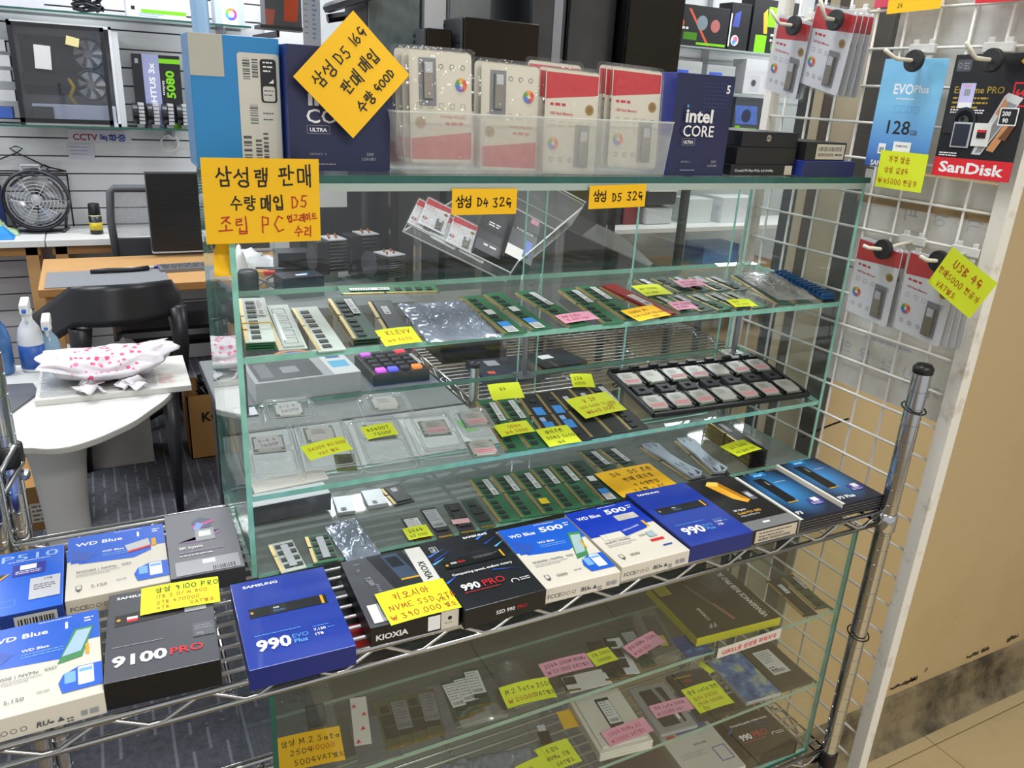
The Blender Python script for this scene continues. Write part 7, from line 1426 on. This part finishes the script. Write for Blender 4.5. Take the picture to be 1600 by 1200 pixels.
# boxes and banner near the white pillar
carton('shelf_box', 'grey and orange box high beside the white pillar', 'box', T(.67, 3.05, .76), .15, .1, .2, mat('#5c5d60', .5), prints={'front': lambda p: (p.poly([(.075, .02), (.13, .02), (.145, .2), (.085, .2)], mat('#d9552e', .5)), p.poly([(.0, -.0), (.03, .0), (.04, .06), (.0, .06)], mat('#c26a58', .5))) and None})
sb_ = thing('bracket_shelf', 'small dark shelf under the orange box', 'shelf'); parts_box(sb_, 'board', .57, 2.98, .745, .76, 3.12, .759, DGREY, 0); parts_box(sb_, 'arm', .66, 3.1, .72, .67, 3.68, .745, DGREY, 0)
flat('banner', 'white vertical banner with faint blue print beside the orange box', 'banner', T(.78, 2.98, .8) @ RX(90), .075, .22, .002, mat('#d3d6e0', .5), lambda p: (p.fine(.008, .18, .025, 7, .022, .005, mat('#8f97a8', .5, 0, 0), 3), p.fine(.04, .19, .06, 10, .018, .008, mat('#8aa6d0', .5, 0, 0), 5)) and None)
t = thing('overhead_frame', 'dark metal frame at the top behind the tilted yellow sign', 'frame')
for i, (a, c) in enumerate((((.84, 2.95, .84), (.86, 2.35, .86)), ((.84, 2.95, .8), (1.02, 2.95, .84)))): b = MB(); b.tube([a, c], .02, DK, 6); b.build('bar', t, None)
# graphics cards on glass shelves at the far right
gs = thing('wall_shelf', 'glass wall shelves of graphics card boxes at the far right', 'shelf')
for z in (.86, .62, .38): pane(gs, 'glass_board', 2.6, 3.3, z - .01, 5.2, 3.74, z - .002, edge=mat('#a9b8b4', .3))
for x in (2.62, 3.52, 4.6): parts_box(gs, 'upright', x, 3.72, .2, x + .02, 3.765, 1.6, LGREY, 0)
GB = mat('#2a2b2e', .4, 0, .1, 20); ORG = mat('#d05a38', .5)
def p_card(style):
    def f(p):
        if style == 0: p.poly([(.12, .2), (.14, .2), (.3, .01), (.28, .01)], ORG); p.disc(.23, .13, .04, mat('#7f8c96', .4)); p.disc(.33, .12, .035, mat('#b06a68', .4)); p.rect(.1, .035, .2, .075, mat('#4a8a1e', .4)); p.rect(.2, .012, .42, .025, NVG); p.disc(.08, .12, .02, ORG); p.rect(.0, .05, .025, .09, NVG); p.fine(.04, .09, .14, 1, .02, .012, PW, 3)
        elif style == 1: p.poly([(.02, .13), (.07, .13), (.075, .22), (.03, .2)], mat('#4a55a8', .4, 0, .3, 30)); p.disc(.05, .055, .03, mat('#dfe3ea', .4)); p.disc(.055, .06, .018, mat('#e0708a', .4)); p.disc(.045, .045, .014, mat('#58a0e0', .4)); p.rect(.0, .02, .01, .2, PW)
        elif style == 2: p.rect(.04, .0, .13, .1, NVG); p.rect(.12, .15, .24, .26, NVG); p.poly([(.1, .11), (.13, .11), (.11, .25), (.08, .22)], mat('#c9a83a', .4)); p.rect(.17, .02, .3, .06, mat('#4a8a1e', .4)); p.fine(.16, .1, .3, 2, .03, .012, PW, 3)
        elif style == 3: p.poly([(.01, .01), (.13, .03), (.12, .11), (.02, .11)], mat('#4a6fe0', .4, 0, .2, 20)); p.rect(.14, .03, .19, .06, NVG)
        elif style == 4: p.rrect(.05, .02, .13, .11, .01, mat('#c9ccd2', .4)); p.disc(.08, .065, .02, PDG)
        else: p.poly([(.02, .06), (.2, .06), (.18, .17), (.0, .17)], mat('#5a78c8', .4, 0, .3, 20)); p.disc(.1, .11, .04, mat('#3a4058', .3)); p.rect(.0, .0, .2, .04, mat('#5a9a1e', .4)); p.rect(.02, .03, .06, .05, NVG)
    return f
for (x0, x1, z, h, st, m, lb) in ((2.93, 3.36, .86, .22, 0, GB, 'black graphics card box with orange slash on the far wall shelves'), (3.37, 3.52, .86, .26, 1, GB, 'narrow graphics card box with a colourful disc on the far wall shelves'), (3.54, 3.9, .86, .3, 2, GB, 'graphics card box with a big green square on the far wall shelves'), (2.98, 3.2, .62, .16, 3, mat('#c3c6ca', .5), 'blue and white box on the middle far wall shelf'), (3.24, 3.46, .62, .15, 3, mat('#b9bcbe', .5), 'pale box with green tag on the middle far wall shelf'), (3.54, 3.8, .62, .2, 4, mat('#d5d6dc', .5), 'white box on the middle far wall shelf'), (3.5, 3.82, .38, .22, 5, mat('#4c4f58', .5), 'blue pictured graphics card box on the lowest far wall shelf'), (3.0, 3.42, .38, .16, 3, mat('#a4a8ac', .5), 'grey box on the lowest far wall shelf')):
    carton('graphics_card_box', lb, 'box', T((x0 + x1) / 2, 3.42, z), x1 - x0, .12, h, m, prints={'front': p_card(st)})
carton('narrow_carton', 'narrow white carton left of the far graphics card boxes', 'box', T(2.89, 3.45, .62), .07, .1, .24, mat('#cdd0d4', .5), prints={'front': lambda p: p.fine(.01, .2, .06, 5, .03, .008, PG, 3)})
# far right work table
desk('work_table', 'long white work table at the far right seen through the case', 2.2, 4.3, 3.2, 3.55, -.17, WTOP, WTOP, WOOD)
carton('white_bin', 'white box on the far right work table', 'box', T(3.62, 3.4, -.169), .3, .18, .16, mat('#d8dade', .5)); carton('white_bin', 'smaller white box beside the coffee maker on the far table', 'box', T(3.3, 3.42, -.169), .2, .18, .15, mat('#cfd4d6', .5))
cm = thing('coffee_maker', 'silver and black coffee maker on the far right work table', 'appliance', T(2.98, 3.4, -.169)); parts_box(cm, 'body', -.1, -.08, 0, .1, .08, .1, LGREY, .01); parts_box(cm, 'head', -.11, -.09, .12, .11, .09, .2, SATIN, .01); parts_box(cm, 'lid', -.11, -.1, .2, .11, .1, .22, WHITE, .004); parts_box(cm, 'column', -.1, .02, .1, .1, .08, .12, SATIN, 0)
carton('red_box', 'dark red box beside the coffee maker', 'box', T(2.78, 3.42, -.169), .1, .15, .25, mat('#7a1f28', .5)); carton('black_box', 'black box beside the dark red box on the far table', 'box', T(2.56, 3.42, -.169), .3, .15, .3, DK)
b = MB(); b.lathe([(.05, 0), (.075, .02), (.06, .06), (.03, .08)], mat('#3b8fe0', .6), 14); tag(b.build('blue_ball', None, None, True, W=T(2.38, 3.3, -.169)), 'bright blue round pouch on the far work table', 'pouch')
carton('blue_crate', 'light blue crate below the far work table', 'crate', T(3.55, 3.45, -.46), .3, .2, .14, mat('#5a86d0', .5)); t = thing('low_shelf', 'wooden low shelf under the far work table', 'shelf'); parts_box(t, 'board', 3.2, 3.3, -.48, 4.1, 3.7, -.461, WOOD, 0); parts_box(t, 'leg', 3.2, 3.32, FZ, 3.25, 3.37, -.48, WOOD, 0); parts_box(t, 'leg', 4.05, 3.32, FZ, 4.1, 3.37, -.48, WOOD, 0)
# counter behind the case
desk('counter_desk', 'grey counter desk right behind the upper display case', .08, .62, .95, 1.45, -.152, mat('#7b7f81', .5), mat('#55585a', .5), STEEL)
def p_mb(p):
    w, d = .25, .2; p.rect(.185, 0, w, d, mat('#d5d8da', .4)); p.rect(.195, .05, .24, .1, mat('#5ab4dc', .4)); p.rect(.2, .12, .235, .16, mat('#3a6aa8', .4)); p.rect(.01, .01, .16, .15, mat('#44474c', .4, 0, .5, 90)); p.rrect(.075, .05, .115, .095, .004, mat('#8f9296', .35, .4)); p.rect(.02, .03, .05, .13, mat('#6d7074', .4)); p.ring(.13, .17, .05, .015, mat('#d98a58', .4), 16, 10, 170); p.ring(.135, .165, .033, .012, mat('#8f8fd8', .4), 16, 10, 170)
carton('motherboard_box', 'pale motherboard box printed with a circuit board behind the case', 'box', T(.285, 1.2, -.1515) @ RZ(2), .25, .2, .05, mat('#b9bcbf', .4), mat('#a4a7ab', .4), prints={'top': p_mb})
kp = thing('key_pad', 'black key pad with glowing coloured buttons behind the case', 'key pad', T(.525, 1.2, -.1515)); b = MB(); b.box(-.075, -.08, 0, .075, .09, .03, SATIN); b.build('body', kp, None, bevel=.004, W=RX(0))
for r in range(5):
    for c in range(4):
        col = {(0, 0): '#d05ae8', (0, 1): '#5a5af0', (0, 3): '#e8803a', (4, 0): '#c05ad8', (4, 3): '#e83a4a'}.get((r, c)); b = MB(); x, y = -.05 + .032 * c, -.058 + .032 * r; b.box(x - .012, y - .011, .03, x + .012, y + .011, .038, mat(col, .4, emit=.8) if col else mat('#2f3238', .4)); b.build('key', kp, None, bevel=.002)
b = MB(); b.box(.062, -.03, .03, .073, .05, .032, LGREY); b.build('side_panel', kp, None)
carton('backdrop_block', 'low pale block added behind the case to brighten the clamshell shelf', 'backdrop', T(.34, .72, FZ), .56, .45, .745, mat('#8f9394', .5), mat('#a9adad', .45), prints={'top': lambda p: (p.rect(.38, .25, .49, .41, mat('#c9ccca', .5)), p.poly([(.5, .3), (.53, .3), (.5, .38)], mat('#5fb844', .5))) and None})  # added block: a pale backdrop that brightens the view through the clamshells
# second wire rack with black boxes and the acrylic stand
r2 = thing('wire_rack', 'second chrome wire rack behind the case carrying black boxes', 'rack'); wire_shelf(r2, .645, 1.6, .95, 1.4, -.15, (.95, 1.25), .0254, STEEL)
post(r2, .645, .95, FZ, -.06); post(r2, 1.6, .95, FZ, -.06); post(r2, .645, 1.4, FZ, -.06); post(r2, 1.6, 1.4, FZ, -.06)
for i, (x, y, z, w, d, h, lb) in enumerate(((.77, 1.28, 0, .19, .14, .028, 'bottom'), (.765, 1.29, .0285, .185, .14, .028, 'middle'), (.77, 1.29, .057, .19, .14, .022, 'top'))): carton('ssd_box', lb + ' black box of the stack on the second wire rack', 'drive box', T(x, y, -.1465 + z) @ RZ(-2), w, d, h, CART, prints={'top': lambda p: (p.rect(.06, .05, .085, .09, PW), p.rect(.1, .02, .16, .035, GEDGE)) and None} if i == 2 else None, group='black boxes on the second wire rack')
carton('ssd_box', 'dark blue grey box lying in front of the black stack on the second wire rack', 'drive box', T(.8, 1.09, -.1465) @ RZ(-4), .17, .14, .022, mat('#2a2d33', .4), prints={'top': lambda p: (p.rect(.04, .08, .075, .12, PG), p.rect(.02, .02, .04, .04, ORG)) and None}); carton('ssd_box', 'black box with a white tag beside the dark blue grey box', 'drive box', T(.96, 1.11, -.1465) @ RZ(6), .14, .12, .022, CART, prints={'top': lambda p: p.rect(.03, .06, .07, .09, PW)})
ac = thing('acrylic_stand', 'tilted clear acrylic tray stand holding flash drive packs behind the case', 'stand')
O = Vector((.553, 1.2, .217)); U_ = Vector((.24, -.1, -.116)); V_ = Vector((.34, .26, .09))
ACE = mat('#cfd3cf', .25, 0, .05, name='acrylic_edge')
def aquad(name, P, m=ACRYL):
    b = MB(); b.face(P, m); q_ = b.build(name, ac, None, solid=.004); e = MB(); e.tube(list(P) + [P[0]], .0022, ACE, 4); e.build('edge', q_, None)
N_ = U_.cross(V_).normalized()
aquad('tray_base', [O, O + U_, O + U_ + V_, O + V_]); aquad('front_lip', [O, O + U_, O + U_ + N_ * .03, O + N_ * .03]); aquad('end_lip', [O + U_, O + U_ + V_, O + U_ + V_ + N_ * .07, O + U_ + N_ * .07]); aquad('back_wall', [O + V_, O + U_ + V_, O + U_ + V_ + N_ * .09, O + V_ + N_ * .09]); aquad('lid', [O + V_ * .5 + N_ * .09, O + U_ + V_ * .5 + N_ * .08, O + U_ + V_ + N_ * .08, O + V_ + N_ * .09])
for p_ in (O + U_ * .05 + V_ * .1, O + U_ * .95 + V_ * .1, O + U_ * .05 + V_ * .9, O + U_ * .95 + V_ * .9): b = MB(); b.box(p_.x - .008, p_.y - .008, -.147, p_.x + .008, p_.y + .008, p_.z - .002, ACRYL); b.build('leg', ac, None)
AF = frame(O + N_ * .004, U_, (V_ - U_ * (V_.dot(U_) / U_.dot(U_))))
for i, (u, v, a, nm) in enumerate(((.035, .06, -82, 'first'), (.06, .075, -80, 'second'), (.1, .05, -84, 'third'), (.14, .055, -80, 'fourth'), (.18, .05, -84, 'fifth'))): usb_pack(nm + ' white and red flash drive pack in the acrylic stand', AF @ T(u, v - .03, .001 + .0075 * (i % 2)) @ RZ(a + 80), .07, .13, USBH, False, .006, 'flash drive packs in the acrylic stand')
for i, (u, v, a, w, d, h, lb, lt) in enumerate(((.212, .13, 0, .07, .2, .025, 'black box with silver lettering in the acrylic stand', 0), (.292, .15, -2, .075, .24, .05, 'black boxed accessory with blue and white label in the acrylic stand', 1))):
    carton('accessory_box', lb, 'box', AF @ T(u, v, .002) @ RZ(a), w, d, h, CART, prints={'top': (lambda p: (p.rect(.0, .0, .07, .05, PDG), p.fine(.02, .14, .06, 2, .012, .006, PW, 3), p.fine(.02, .03, .06, 1, .01, .008, PW, 4)) and None) if not lt else (lambda p: (p.rect(.045, .03, .065, .1, mat('#3f66d0', .4)), p.rect(.0, .0, .045, .05, PW), p.text('TOUCH', .01, .13, .014, PW, .02, width=.05), p.rect(.045, .19, .068, .215, PINK)) and None)})
as2 = thing('acrylic_stand', 'second clear acrylic stand with slanted plates to the right', 'stand')
for i, (P) in enumerate(([(1.2, 1.5, .16), (1.6, 1.5, .0), (1.7, 1.9, .05), (1.3, 1.9, .21)], [(1.2, 1.5, .16), (1.2, 1.5, -.15), (1.3, 1.9, -.15), (1.3, 1.9, .21)], [(1.6, 1.5, .0), (1.6, 1.5, -.15), (1.7, 1.9, -.15), (1.7, 1.9, .05)])): b = MB(); b.face([Vector(q) for q in P], ACRYL); b.build('plate', as2, None, solid=.005)
desk('stock_table', 'low dark table beneath the second acrylic stand', 1.15, 1.85, 1.45, 2.0, -.152, DGREY, DGREY, STEEL)
